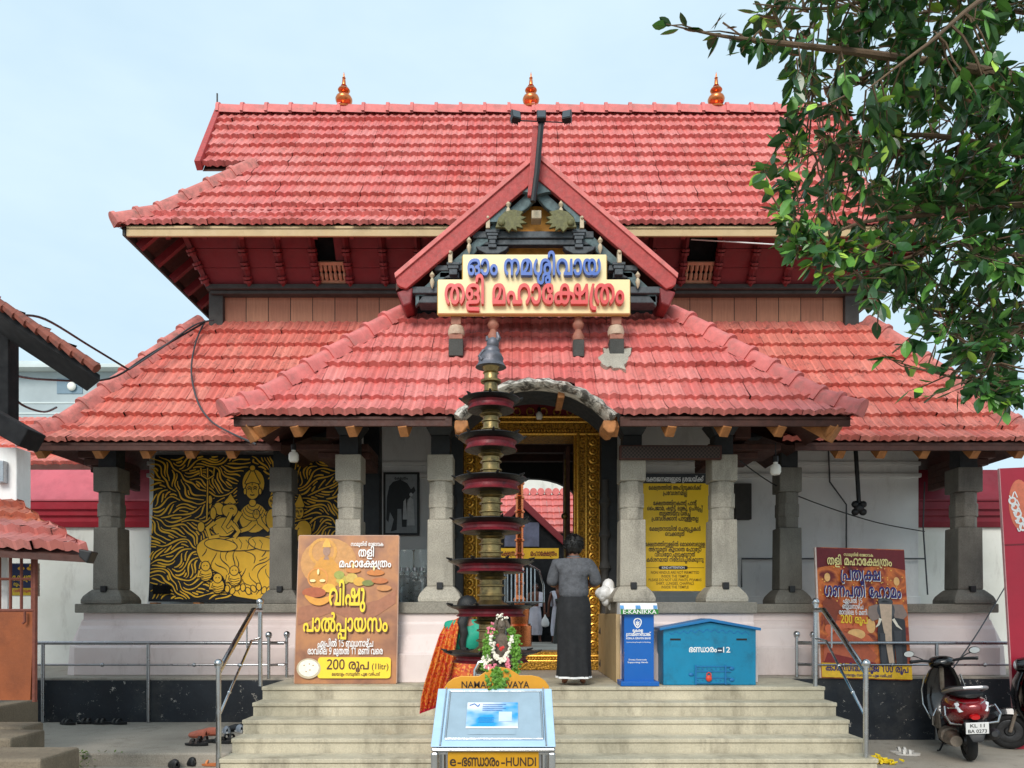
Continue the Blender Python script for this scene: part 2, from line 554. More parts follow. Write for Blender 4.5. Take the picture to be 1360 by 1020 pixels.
	def ribbon(s, pts, w, y):
		"""flat strip facing -Y along (x, z) points; w: width or widths"""
		n = len(pts)
		ws = w if isinstance(w, (list, tuple)) else [w] * n
		L, Rr = [], []
		for i in range(n):
			a, b = pts[max(i - 1, 0)], pts[min(i + 1, n - 1)]
			dx, dz = b[0] - a[0], b[1] - a[1]
			q = math.hypot(dx, dz) or 1
			nx, nz = -dz / q * ws[i] / 2, dx / q * ws[i] / 2
			L.append((pts[i][0] + nx, y, pts[i][1] + nz))
			Rr.append((pts[i][0] - nx, y, pts[i][1] - nz))
		return s.add(L + Rr, [(n + i, n + i + 1, i + 1, i) for i in range(n - 1)])

	def ring(s, x, z, r0, r1, y, n=20, depth=0.0):
		pts = [(x + (r0 + r1) / 2 * math.cos(2 * PI * k / n), z + (r0 + r1) / 2 * math.sin(2 * PI * k / n)) for k in range(n + 1)]
		return s.ribbon(pts, abs(r1 - r0), y)

	def build(s, name, mats, parent=None, local=False, bevel=0.0, smooth=False, kind=None, label=None, xf=None):
		me = bpy.data.meshes.new(name)
		me.from_pydata(s.v, [], s.f)
		me.polygons.foreach_set('material_index', s.mi)
		if s.uv:
			uvl = me.uv_layers.new(name='UVMap')
			uvl.data.foreach_set('uv', [c for f in s.uv for p in f for c in p])
		if xf:
			me.transform(xf)
		me.update()
		o = link_mesh(name, me, mats, parent, local, bevel, smooth)
		if kind: o['kind'] = kind
		if label: o['label'] = label
		return o


def skin(name, joints, edges, m, parent, local=True, sub=2, root=0):
	"""one continuous surface grown over a stick skeleton; joints: (x,y,z,rx[,ry])"""
	me = bpy.data.meshes.new(name)
	me.from_pydata([j[:3] for j in joints], edges, [])
	o = bpy.data.objects.new(name + '_tmp', me)
	COL.objects.link(o)
	mod = o.modifiers.new('skin', 'SKIN')
	mod.use_smooth_shade = True
	for i, j in enumerate(joints):
		sv = me.skin_vertices[0].data[i]
		sv.radius = (j[3], j[4] if len(j) > 4 else j[3])
		sv.use_root = (i == root)
	sb = o.modifiers.new('sub', 'SUBSURF')
	sb.levels = sb.render_levels = sub
	dg = bpy.context.evaluated_depsgraph_get()
	dg.update()
	me2 = bpy.data.meshes.new_from_object(o.evaluated_get(dg))
	bpy.data.objects.remove(o)
	me2.materials.clear()
	return link_mesh(name, me2, m, parent, local, smooth='full')


def dup(o, parent=None, loc=None):
	c = o.copy()
	COL.objects.link(c)
	if parent: c.parent = parent
	if loc is not None: c.location = loc
	for ch in list(o.children):
		dup(ch, c)
	return c


# ---------------------------------------------------------------- writing
def glyph_poly(i):
	out = []
	for c in GLYPHS[i][1:]:
		x = y = 0
		path = []
		for k in range(0, len(c), 2):
			x, y = x + c[k], y + c[k + 1]
			path.append((x * 0.007, y * 0.007))
		out.append(path)
	return out


_gl = {}


def curve_to_mesh(cu):
	o = bpy.data.objects.new('tmp', cu)
	COL.objects.link(o)
	dg = bpy.context.evaluated_depsgraph_get()
	dg.update()
	me = bpy.data.meshes.new_from_object(o.evaluated_get(dg))
	vs = [v.co.copy() for v in me.vertices]
	fs = [tuple(p.vertices) for p in me.polygons]
	bpy.data.objects.remove(o)
	bpy.data.meshes.remove(me)
	bpy.data.curves.remove(cu)
	return vs, fs


def glyph_mesh(g, ext):
	if (g, ext) not in _gl:
		cu = bpy.data.curves.new('g', 'CURVE')
		cu.dimensions, cu.fill_mode, cu.extrude = '2D', ('BOTH' if ext else 'BACK'), ext
		if not ext: cu.fill_mode = 'FRONT'
		for c in glyph_poly(g):
			sp = cu.splines.new('POLY')
			sp.points.add(len(c) - 1)
			sp.use_cyclic_u = True
			for p, (a, b) in zip(sp.points, c):
				p.co = (a, b, 0, 1)
		_gl[(g, ext)] = curve_to_mesh(cu)
	return _gl[(g, ext)]


def lettering(items, m, parent, y=0.0, ext=0.0, name='lettering', local=True, shear=0.0):
	"""items: (text, x_centre, z_baseline, height, max_width). Faces -Y. Malayalam from outlines, Latin from the built-in font."""
	mb = MB()
	for txt, xc, z, h, mw in items:
		VS, FS = [], []
		if txt in RUNS:
			gx = 0.0
			for g in RUNS[txt]:
				adv = GLYPHS[g][0] * 0.007
				if len(GLYPHS[g]) < 2:
					gx += adv
					continue
				vs, fs = glyph_mesh(g, round(ext / h, 3))
				b = len(VS)
				VS += [(v.x + gx, v.y, v.z) for v in vs]
				FS += [tuple(b + i for i in f) for f in fs]
				gx += adv
		else:
			cu = bpy.data.curves.new('t', 'FONT')
			cu.body, cu.size, cu.resolution_u, cu.extrude = txt, 1.0, 3, ext / h
			cu.offset = 0.012
			vs, fs = curve_to_mesh(cu)
			VS, FS = [tuple(v) for v in vs], fs
		if not VS:
			continue
		x0, x1 = min(v[0] for v in VS), max(v[0] for v in VS)
		sx = h
		if mw and (x1 - x0) * h > mw: sx = mw / (x1 - x0)
		if mw and mw < 0: sx = -mw / (x1 - x0)
		mb.add([(xc + (v[0] - (x0 + x1) / 2) * sx, y - v[2] * h, z + v[1] * h) for v in VS], FS)
	return mb.build(name, m, parent, local=local)

# outlines of the Malayalam letters: per letter its advance, then closed paths as x,y steps
GLYPHS = [
[180,[30,-4,-8,2,-7,4,-4,3,-4,7,-2,7,-2,9,0,9,2,10,2,7,4,7,11,11,7,4,9,4,18,3,18,0,7,-1,10,-3,6,-4,3,-4,4,-11,0,-5,-2,-7,-7,-8,5,-5,3,-5,2,-5,1,-5,-1,-5,-3,-8,-5,-5,-7,-4,-12,-3,-7,1,-6,1,-4,2,0,2,2,10,3,1,7,-1,10,1,4,5,0,6,-2,4,-5,3,-15,2,-1,3,0,9,2,2,12,2,5,2,2,4,0,5,-3,4,-4,3,-7,1,-14,0,-11,-1,-9,-5,-8,-5,-5,-7,0,-1,1,0,7,2,6,0,7,-2,5,-2,5,-4,3,-4,3,-10,-1,-12,-5,-11,-5,-5,-5,-3,-8,-1],[137,-4,-11,2,-4,3,-5,4,-7,11,-2,7,0,2,3,2,11,2,3,-1,4,-9,5,-6,3,-1,7,-1,5,2,6,7,3,12,0,15,-2,9,-3,7,-3,3,-6,2,-5,0,-6,-3,-3,-4,-5,-9,-4,-2,-12,3,-1,3,3,7,4,8,6,6,7,4,8,2,15,0,6,-3,6,-3,8,-9,4,-11,1,-9,0,-16,-2,-12,-5,-11,-5,-6,-9,-5,-10,-2],[30,12,8,0,3,2,2,5,0,7,-1,3,-4,4,-4,1,-7,-1,-5,-2,-2,-3,1,-4,2,-6,3,-4]],
[65,[28,-4,-12,4,-8,6,-3,4,-3,8,0,10,4,13,6,7,11,6,8,1,5,-1,5,0,7,-3,9,-7,3,-5,2,-6,1,-12,-4,-11,-7,-9,-6,-3,-6,-2],[29,11,6,0,4,1,4,4,2,5,0,8,-1,4,-4,4,-5,2,-7,0,-4,-3,-3,-4,-1,-4,0,-6,2,-6,2,-3]],
[44],
[130,[25,-3,-12,12,-6,10,-4,13,0,14,3,15,6,10,9,7,11,5,5,0,13,0,9,-4,6,-5,7,5,8,3,5,1,11,0,11,-3,10,-8,7,-12,3,-13,0,-15,-4,-12,-8,-13,-11,-10,-4,0,-7,9,0,3,4,4,5,6,4,5,3,12,0,10,-1,7,-3,5,-3,5,-8,4,-8,0,-6,-2,-3,-4,-3,-9,0,-52,-1,-1,-2,-2,-11,0,-3,1,-1,3,0,50,-1,7,-4,6,-3,2,-4,1,-8,0,-4,-2,-5,-4,-4,-6,-1,-6,-1,-11,2,-11,5,-9,9,-8,1,-2,-1,-3,-7,-8,-2,-1]],
[103,[9,-3,-2,2,-1,2,0,43,3,16,7,10,4,5,7,4,16,4,21,0,12,-4,8,-6,7,-8,4,-7,2,-10,1,-46,-1,-3,-4,-2],[48,13,29,0,2,0,0,30,-1,10,-3,6,-3,3,-2,1,0,-11,-4,-13,-6,-11,-12,-14],[24,16,3,2,10,9,10,13,4,8,1,5,0,8,-2,4,-5,3,-6,-1,-7,-4,-4,-6,-3,-6,-1,-7]],
[149,[56,-51,-12,4,-7,6,-2,4,-4,13,0,7,3,12,-15,6,-7,6,-3,5,-4,10,-2,10,0,10,1,8,6,15,6,9,10,9,2,0,2,-1,7,-8,1,-2,-9,-10,-6,-10,-2,-10,1,-13,2,-8,5,-6,9,-4,7,1,5,3,3,6,2,8,0,21,4,12,4,7,5,5,6,5,5,2,15,3,18,-2,8,-3,8,-5,5,-4,6,-8,3,-6,3,-10,0,-19,-4,-15,-3,-6,-6,-5,4,-7,3,-8,1,-16,-3,-8,-2,-4,-3,-4,-5,-3,-9,-2,-5,0,-11,4,-5,5,-2,4,-2,7,1,9,2,6,4,4,4,3,9,3,-7,2,-8,0,-5,-2,-4,-5,-2,-21,-5,-10,-4,-4,-5,-3,-9,-2],[114,-36,6,0,3,5,1,7,-4,3,-6,0,-3,-1,-2,-3,0,-7,2,-3],[57,-35,8,0,4,3,2,8,1,13,2,7,6,7,7,6,-4,11,-1,5,1,13,4,8,4,7,8,5,9,2,10,0,-1,2,-4,3,-5,2,-7,1,-10,-1,-8,-3,-6,-6,-3,-11,-1,-21,-3,-12,-6,-9,-11,-11,-4,-8,-1,-11,1,-3,3,-5],[108,12,8,-1,4,2,4,4,3,5,1,10,0,5,-3,4,-5,3,-6,1,-7,-2,-3,-2,-3,-5,-1,-6,1,-9,2,-6]],
[33,[10,-3,-2,2,-1,2,0,90,-1,9,-3,4,-3,3,-3,0,-6,0,-3,-2,-2,-4,-1,-9,-1,-3,-11,-2,-3,0,-2,4,-1,8,2,9,3,5,6,5,7,4,9,1,8,0,7,-2,6,-4,5,-6,3,-7,2,-15,0,-88,-1,-2,-2,-2]],
[137,[26,-3,-7,5,-9,10,-5,12,-2,11,0,13,3,10,4,8,7,8,11,6,9,3,9,1,17,-2,13,-6,8,-7,3,-4,3,-6,3,-10,0,-17,-2,-9,-5,-9,2,-1,21,0,2,1,0,1,0,64,2,2,3,1,10,0,2,-1,1,-1,1,-78,-2,-4,-3,-1,-56,0,-4,1,-5,8,0,3,1,2,8,8,4,8,2,10,0,9,-4,10,-5,6,-8,4,-10,2,-10,-2,-7,-4,-5,-6,-4,-7,-1,-12,2,-10,6,-10,8,-7,1,-2,0,-3,-7,-8,-2,-1]],
[72,[29,-4,-10,2,-5,3,-5,4,-7,11,-2,7,0,2,3,2,12,2,2,-1,4,-9,5,-6,3,-1,7,-1,6,2,5,7,3,12,0,15,-2,9,-3,7,-3,3,-6,2,-5,0,-6,-3,-3,-4,-4,-9,-4,-2,-13,3,0,3,2,7,4,8,7,6,6,4,8,2,15,0,7,-3,5,-3,8,-9,4,-11,2,-9,0,-16,-3,-12,-5,-11,-5,-6,-9,-5,-10,-2]],
[148,[48,-4,-15,3,-6,3,-8,5,-9,11,-5,14,-2,11,0,8,2,12,6,9,7,7,5,2,8,2,11,0,14,-5,14,5,10,0,9,-2,7,-4,8,-10,3,-10,1,-10,-1,-11,-3,-8,-3,-7,-6,-9,1,-1,6,1,10,3,6,5,6,9,3,14,-1,9,-2,9,-7,13,1,3,9,6,2,0,3,-1,5,-8,6,-13,1,-10,0,-13,-1,-9,-4,-9,-7,-10,-11,-9,-17,-5,-14,-1,-16,4,-15,-3],[50,11,4,0,1,1,-6,9,-3,6,-3,9,-1,9,0,10,3,10,-7,3,-8,-1,-5,-5,-3,-7,-1,-12,2,-11,4,-7,7,-8,7,-4],[74,16,3,1,3,3,5,8,3,8,2,8,-1,11,-2,6,-4,5,-7,2,-6,-1,-5,-3,-3,-5,-2,-8,0,-8,2,-11,4,-8]],
[145,[68,-4,-11,3,-7,4,-5,9,-4,11,-1,12,2,10,5,11,8,12,-9,0,-10,-3,-8,-5,-5,-9,-2,-14,2,-12,5,-8,10,-9,0,-3,-8,-8,-4,0,-5,4,-7,7,-5,7,-6,16,0,12,2,10,4,11,7,8,7,5,11,5,9,1,14,0,15,-4,4,1,13,3,15,0,12,-2,8,-5,7,-5,7,-10,3,-13,1,-12,-3,-14,-6,-12,-11,-11,-5,-3,-3,1,-7,8,0,3,10,10,5,9,2,13,-2,12,-6,8,-6,5,-10,3,-10,0,10,-15,3,-10,1,-15,-1,-11,-4,-9,-9,-8,-10,-4],[68,12,8,0,5,2,3,5,2,8,0,9,-2,8,-3,8,-5,7,-4,2,-4,-3,-6,-9,-3,-9,0,-12,1,-8,3,-5]],
[103,[30,-31,-9,1,-8,4,-5,5,-3,7,0,9,4,9,6,5,13,4,-8,2,-7,4,-6,7,-3,8,-1,7,1,11,3,9,4,6,10,8,7,4,11,3,15,2,21,-2,13,-4,7,-6,4,-11,0,-7,-1,-5,-3,-4,-4,-5,6,-6,1,-4,2,-6,1,-6,-3,-9,-5,-6,-6,-3,-9,-2,-49,-1,-5,-2,-2,-4,1,-2,2,-3,7,-2,63,0,2,-1,1,-2,-1,-11,-4,-2],[37,13,36,0,5,1,3,3,1,8,-2,3,-5,3,-12,1,-2,3,0,9,2,2,12,2,5,5,0,7,-1,3,-4,2,-10,3,-15,0,-11,-2,-6,-3,11,-3,4,-2,5,-6,4,-10,-1,-8,-4,-11,-6,-5],[27,29,8,1,4,4,0,5,-1,4,-2,3,-3,1,-8,-1,-5,-4,0,-4,2,-4,2,-3]],
[170,[140,-3,-7,8,-1,3,1,2,7,6,7,10,2,7,-1,15,-4,9,-5,6,-7,3,-9,2,-8,-1,-7,-3,-7,-6,-5,-9,-1,-13,2,-10,5,-8,7,-7,2,-2,-1,-4,-6,-7,-4,-1,-51,0,-4,1,-4,6,-1,4,5,9,1,5,0,6,-4,6,-6,2,-6,0,-3,-1,-5,-3,-2,-4,-1,-6,1,-4,2,-4,5,-5,0,-2,-1,-3,-5,-6,-2,-1,-3,1,-6,5,-4,6,-4,8,0,9,4,13,9,8,6,4,10,1,9,0,8,-3,6,-3,4,-5,3,-5,2,-6,1,-7,-2,-10,21,0,-5,13,-1,8,0,15,5,13,4,6,5,6,9,5,14,4,11,1,9,-1,8,-3,11,-6,8,-10,6,-16,0,-16,-3,-11,-4,-8,-3,-5,-8,-8,-6,-3]],
[85,[46,-4,-12,2,-8,3,-8,5,-6,6,-5,8,-2,6,-2,10,0,9,4,16,7,8,4,5,7,4,11,4,9,1,13,0,7,-1,8,-3,5,-4,3,-6,2,-9,-4,-11,-6,-5,-10,-4,9,-4,6,-5,3,-9,0,-8,-4,-9,-7,-6,-9,-3],[54,11,6,0,4,4,1,5,-3,3,-6,1,-3,-2,-1,-3,0,-4],[34,15,2,0,1,9,3,7,5,5,11,4,-10,4,-4,3,-4,6,-1,7,0,5,-1,1,-9,-7,-4,-8,-2,-10,1,-8,1,-6,5,-8],[58,55,5,1,3,4,-1,5,-5,3,-5,1,-2,-6,1,-5]],
[242,[27,-4,-13,3,-5,3,-3,5,-4,8,0,5,0,5,2,7,3,6,8,6,10,4,14,2,3,11,3,7,8,8,6,4,10,3,11,0,11,-3,6,-3,8,-10,6,-17,18,-4,7,-3,4,-4,4,-6,2,-6,0,-7,-2,-6,1,-1,23,0,1,16,-1,2,-10,2,-8,3,-4,3,-4,5,-2,4,-3,9,1,8,3,7,8,8,10,3,9,0,6,-1,6,-4,4,-5,3,-9,1,-15,1,0,7,3,6,5,6,8,11,16,12,1,3,-2,1,-3,0,-75,-2,-4,-3,-1,-110,0,-3,3,-2,9,1,3,7,2,3,3,2,4,0,3,-2,4,-3,3,-5,2,-6,1,-2,-2,-1,-9,-5,-12,-6,-7,-7,-5,-9,-3,-10,-1,-7,2,-12,4,-14,-5],[26,12,10,0,7,2,-4,19,-2,1,-11,-2,-5,-5,-1,-10,2,-3],[70,12,8,-1,4,1,5,5,3,4,2,7,0,5,-12,1,-21,0,-2,-1,1,-8,2,-6,4,-5],[188,13,29,0,0,36,-1,0,-11,-10,-17,-8],[168,47,1,0,0,1,0,12,-1,4,-4,4,-6,-1,-2,-4,0,-8,4,-6],[58,50,33,0,1,2,-1,5,-4,6,-4,3,-6,2,-10,-1,-4,-3,-3,-4,-2,-5]],
[35,[32,-29,-8,2,-6,2,-6,6,-3,4,-5,15,-1,16,2,16,4,16,11,32,2,2,3,0,10,0,3,-2,0,-3,-9,-21,-4,-18,-3,-19,0,-15,2,-10,5,-5,8,-2,10,0,2,-1,2,-3,0,-7,0,-3,-3,-2]],
[175,[130,-4,-6,1,-8,3,-5,4,-4,6,-5,14,0,27,-2,8,-3,6,-6,2,-7,0,-3,-1,-3,-3,-3,-6,-1,-6,0,-50,-1,-2,-3,-2,-11,0,-2,1,-1,2,0,52,-2,8,-3,4,-7,3,-9,0,-7,-5,-5,-7,-1,-6,0,-16,4,-11,3,-4,8,-8,1,-2,-1,-3,-7,-8,-2,-1,-3,1,-12,12,-8,15,-2,12,0,10,3,15,6,10,5,4,7,5,8,3,13,0,5,0,7,-3,8,-6,9,6,10,3,11,0,8,-2,8,-6,3,-4,4,-8,2,-12,0,-20,2,-12,3,-4,3,-3,10,0,6,2,5,4,3,7,1,7,0,12,-2,9,-5,9,-8,7,-1,3,1,3,6,7,3,1,2,0,13,-12,6,-12,4,-15,-1,-17,-5,-15,-7,-8,-5,-4,-9,-3,-7,-2]],
[47,[18,-35,-10,3,-8,6,-4,6,-3,10,1,9,4,10,7,6,11,5,4,18,2,14,0,7,-1,5,-2,2,-3,1,-13,0,-3,11,1,4,9,2,9,-1,9,-2,7,-5,3,-5,2,-11,0,-8,-2,-12,-4,-21,7,-5,5,-5,2,-4,3,-9,-1,-8,-1,-6,-4,-7,-4,-4,-4,-3,-8,-3],[18,-20,7,0,4,1,3,2,1,2,-7,-2,-5,0,-10,3,2,-4],[20,-1,4,0,4,2,0,3,-3,1,-6,0,-3,-1,1,-4]],
[105,[65,-4,-10,3,-9,6,-5,10,-2,10,0,6,2,9,2,7,4,5,5,4,8,3,6,2,8,-1,-2,3,-10,4,-15,0,-7,-1,-6,-2,-7,-7,-4,-6,-1,-6,-1,-8,1,-6,3,-9,6,-7,7,-6,0,-2,-7,-10,-3,-1,-7,5,-7,7,-8,12,-3,15,0,8,1,8,6,13,5,7,6,5,12,5,12,2,15,0,7,-1,7,-2,8,-4,7,-6,6,-7,4,-7,2,-11,1,-17,-1,-8,-3,-8,-7,-9,-12,-6,-7,-2],[65,12,8,-1,3,1,4,3,3,5,1,7,1,10,-3,4,-5,3,-12,0,-5,-3,-2,-4,-2,-6,1,-11,3,-5]],
[134,[24,-4,-9,2,-5,3,-5,4,-2,8,0,5,2,8,9,8,-8,8,-3,13,3,10,5,8,10,7,14,3,15,0,7,-1,8,-3,8,-5,8,6,8,3,14,0,7,-1,9,-4,6,-6,4,-6,2,-9,0,-8,-2,-8,-8,-10,5,-6,2,-8,-2,-9,-3,-5,-5,-4,-7,-3,-5,-1,-9,1,-10,4,-4,4,-4,7,-14,-7,-16,-6,-15,-2],[100,11,7,-1,3,2,1,6,-2,3,-2,2,-7,0,-5,-2,1,-7],[25,11,13,1,9,2,14,5,0,1,-4,1,-32,-1,-4,-1,-1,-4,2,-2],[46,36,16,0,2,1,0,14,-2,7,-2,5,-6,3,-4,2,-5,0,-1,0,5,-6,3,-8,0,-4,-2,-6],[82,36,12,1,7,1,8,4,3,4,1,7,0,5,-4,6,-4,3,-6,1,-9,-1,-4,-3,-3,-4,-1,-4],[25,46,6,0,4,4,-1,6,-1,2,-3,0,-7,0,-4,-2,1,-7,2,-2]],
[148,[27,-4,-13,3,-5,3,-3,5,-4,8,0,5,0,5,1,6,4,6,7,7,11,4,14,2,5,16,4,6,7,6,4,2,11,3,10,0,12,-3,6,-4,7,-9,5,-16,3,-2,11,-1,9,-3,5,-4,6,-7,2,-7,0,-11,-4,-10,-6,-6,-6,-3,-8,-1,-8,-1,-8,2,-3,1,-1,2,2,8,-1,1,-5,-5,-6,-4,-10,-4,-14,0,-15,5,-14,-5],[26,12,10,0,7,2,-4,19,-2,1,-11,-2,-5,-5,-1,-10,3,-3],[70,12,8,-1,4,1,5,5,3,4,2,7,0,5,-12,1,-21,0,-2,-1,1,-8,2,-6,4,-5],[110,12,11,0,6,3,1,4,0,6,-1,3,-5,4,-9,2,-2,-1,-2,-10,-4,-10],[58,50,33,0,1,2,-1,5,-4,6,-4,3,-6,2,-10,-1,-4,-4,-4,-5,-2,-6]],
[164,[17,-3,-8,7,-3,4,-4,10,0,9,2,8,5,9,7,4,8,3,6,1,11,-1,9,-3,6,-4,4,-5,3,-9,1,-7,-2,-9,1,-1,28,0,0,17,-16,4,-7,5,-4,5,-4,10,-1,6,2,8,4,7,6,5,9,3,8,1,11,-4,5,-4,3,-7,2,-9,0,-11,3,0,5,3,10,8,13,21,12,1,4,-2,1,-3,0,-75,-2,-4,-3,-1,-105,0,-3,3,-4,7,6,11,0,5,-1,7,-5,5,-8,2,-4,-1,-3,-2,-5,-6,-1,-6,1,-4,3,-6,4,-3,1,-2,-7,-9],[110,13,29,0,0,36,-13,-10,-17,-8],[89,47,1,0,1,1,-1,16,-3,4,-4,0,-2,-1,-2,-1,-2,-3,1,-9,3,-5]],
[47,[19,-35,-11,3,-6,4,-6,7,-3,11,1,9,4,10,7,6,11,5,4,18,2,14,0,7,-1,5,-2,2,-3,1,-13,0,-3,11,1,4,8,2,10,-1,9,-2,7,-5,2,-5,3,-11,0,-8,-2,-12,-4,-21,7,-5,5,-5,2,-4,3,-9,-1,-8,-1,-6,-4,-7,-4,-4,-10,-5,-6,-1],[18,-20,9,1,3,2,3,4,0,5,0,6,-3,3,-4,3,-5,1,-4,-1,-4,-3,-1,-3,-1,-8,1,-4,3,-4]],
[128,[17,-3,-8,7,-3,4,-4,10,0,9,2,8,5,9,7,4,9,3,12,1,7,-1,7,-3,5,-4,4,-5,3,-9,1,-7,-2,-9,1,-1,39,0,1,66,1,2,3,1,10,0,3,-2,1,-3,0,-75,-2,-4,-4,-1,-66,0,-4,1,-2,2,-3,7,6,10,0,6,-1,6,-5,6,-8,2,-4,-1,-3,-2,-5,-6,-1,-6,1,-4,3,-6,4,-3,1,-2,-7,-9]],
[171,[68,-4,-11,3,-7,4,-5,9,-4,11,-1,12,2,8,4,12,9,12,0,1,-13,-1,-8,-3,-7,-7,-4,-6,-2,-14,2,-12,5,-8,10,-9,-2,-5,-5,-6,-2,-1,-3,1,-5,3,-7,7,-8,13,-3,16,0,12,3,10,4,7,7,8,6,4,11,5,9,1,14,0,17,-4,12,3,13,1,16,0,17,-3,2,1,5,6,1,6,-3,6,-3,1,-13,-1,-2,1,-3,11,2,3,11,2,9,0,8,-2,7,-5,5,-10,0,-8,-4,-10,-6,-9,9,-9,4,-5,6,-15,1,-15,-2,-12,-5,-10,-7,-6,-10,-4,-11,0,-11,2,-8,7,-5,8,-4,14,-4,-15,-3,-4,-5,-6,-6,-4,-7,-2],[68,12,8,-1,3,2,5,4,1,6,1,12,-1,8,-4,8,-5,8,-2,1,-1,0,-7,-6,-4,-7,-3,-7,0,-12,1,-8,3,-5],[133,12,7,0,4,1,4,6,1,5,1,9,-2,11,-3,6,-5,7,-4,2,-3,-2,-6,-9,-2,-9,-1,-12,1,-7,3,-6],[105,35,4,15,4,7,6,8,-1,2,-4,0,-9,0,-9,0,-5,-1,9,-14]],
[128,[59,-48,-3,1,-3,8,3,8,0,6,-2,3,-3,1,-7,0,-3,-2,-2,-2,1,-6,4,-6,1,-2,-1,-2,-5,-6,-3,-1,-2,0,-6,6,-3,5,-2,8,1,7,3,8,5,4,7,4,9,1,9,-1,7,-4,6,-5,2,-8,1,-9,28,-1,2,2,0,27,-54,1,-4,1,-2,4,-3,6,5,9,1,5,0,6,-4,6,-7,3,-4,-1,-6,-1,-3,-4,-2,-3,-1,-6,1,-4,4,-6,3,-3,0,-4,-7,-8,-4,0,-3,3,-6,6,-3,6,-2,9,0,10,3,7,6,7,8,5,8,2,15,-1,10,-4,5,-5,5,-8,2,-8,-2,-13,40,0,1,66,1,2,3,1,10,0,3,-2,1,-4,-1,-123,-4,-2]],
[182,[111,-35,-11,3,-8,6,-6,10,-5,13,-33,0,-3,2,-5,9,5,9,1,7,-2,7,-2,3,-3,2,-4,1,-7,-1,-7,-5,-2,-6,1,-7,4,-6,3,-3,1,-2,-8,-10,-2,0,-3,1,-9,9,-4,13,0,11,3,6,3,5,8,6,11,4,12,0,8,-2,5,-3,5,-4,5,-9,2,-10,-2,-11,16,0,1,1,1,19,2,12,5,12,6,10,10,8,10,5,14,3,16,0,7,-1,11,-4,6,-4,5,-6,3,-5,3,-11,0,-8,-1,-7,-4,-8,-7,-8,8,-7,5,-10,1,-11,-4,-14,-5,-7,-8,-5,-11,-2,-13,0,-3,2,-1,2,3,11,3,1,10,0,3,0,5,4,2,4,1,5,-1,6,-3,6,-6,5,-11,2,-1,4,0,7,1,3,10,3,4,3,3,4,2,7,-1,10,-2,5,-5,4,-5,3,-6,1,-13,0,-6,-1,-9,-4,-4,-4,-6,-8,-4,-11,-2,-12,0,-13,2,-1,17,0,2,0,0,43,1,3,4,2,10,-1,3,-1,1,-3,0,-66,-2,-9,-3,-8,-6,-5,-9,-3],[111,-20,4,0,2,3,1,3,0,10,-1,1,-11,0,-6,0,0,-4,5,-9]],
[82,[39,-3,-2,2,-1,2,0,79,-3,0,-11,-10,-3,0,-2,1,-7,9,2,3,13,11,15,10,10,0,3,-1,0,-2,0,-100,0,-2,-3,-2]],
[82,[29,-4,-13,2,-8,3,-2,4,1,12,3,1,11,-4,9,-2,10,0,6,1,7,4,4,7,1,6,-1,6,-3,7,-8,5,-7,1,-8,0,-13,-2,-8,5,-1,3,0,5,3,37,1,6,3,1,25,1,24,0,3,-1,2,-4,-1,-10,-1,-2,-3,-1,-36,0,-2,-22,1,0,21,-1,10,-3,7,-4,6,-6,2,-5,2,-9,0,-10,-2,-10,-3,-5,-10,-10,-7,-4,-9,-2]],
[187,[31,-4,-12,4,-6,4,-4,6,-5,15,0,19,3,11,3,7,8,9,11,8,16,4,13,0,7,-1,8,-3,8,-5,10,7,10,2,14,0,7,-3,5,-3,6,-5,5,-7,4,-14,0,-19,-3,-12,-3,-6,0,-1,1,0,22,0,2,0,1,66,1,2,2,1,10,0,3,-1,1,-4,0,-76,-1,-2,-3,-2,-56,0,-4,1,-4,7,-1,3,8,11,4,8,3,10,-1,12,-3,10,-4,4,-7,4,-8,0,-4,-1,-3,-2,-3,-4,-1,-4,-2,-17,0,-40,-4,-2,-12,1,-1,3,0,48,-2,9,-3,5,-5,3,-5,1,-11,0,-8,-2,-7,-4,-5,-7,-3,-6,1,0,9,2,6,0,9,-3,6,-4,4,-6,3,-6,0,-5,0,-9,-4,-10,-6,-6,-10,-5],[31,12,6,-1,2,1,3,4,2,3,0,7,-2,3,-3,4,-5,1,-7,-1,-6,-4,1,-7,1,-4,4,-4]],
[130,[36,-4,-12,3,-8,5,-7,9,-4,11,-2,9,0,14,3,10,6,11,8,9,7,5,3,0,7,-9,0,-4,-7,-6,-5,-8,-3,-6,-1,-8,0,-8,2,-9,6,-8,6,-4,7,-1,6,2,4,3,3,6,1,5,0,50,1,3,3,2,9,0,4,-2,1,-3,0,-25,0,-23,2,-8,2,-4,3,-3,7,-3,7,1,6,4,5,6,2,7,1,4,-1,14,-4,10,-3,5,-7,7,-1,3,3,5,5,5,4,0,3,-2,12,-13,4,-8,3,-11,0,-20,-3,-8,-4,-9,-6,-6,-5,-4,-13,-5,-10,-1,-5,1,-9,4,-7,6,-7,-6,-6,-3,-8,-1]],
[93,[34,-4,-9,1,-10,4,-1,4,4,9,3,2,13,-4,8,0,4,1,1,5,-19,3,-8,4,-5,4,-5,4,-4,7,-3,13,0,12,2,8,4,7,2,2,2,1,6,-2,5,-3,1,-2,-4,-13,0,-14,3,-5,5,-5,6,-3,6,-1,-6,17,0,11,2,6,3,5,7,6,5,2,6,1,10,0,11,-3,8,-8,4,-13,-1,-10,-5,-13,-7,-9,-13,-7,0,-7,-5,-10,-5,-4,-5,-2,-7,-2],[59,37,1,-1,4,2,4,4,5,9,-1,12,-2,3,-3,2,-9,0,-4,-3,-1,-4,0,-12]],
[0,[-20,82,-12,3,-5,4,-3,4,-5,12,1,6,1,7,3,2,11,-3,2,-3,0,-10,1,-3,3,-2,4,-2,7,0,4,2,3,3,1,4,0,8,1,3,3,1,9,1,2,-1,2,-6,-1,-9,-3,-9,-5,-6,-7,-4,-9,-2]],
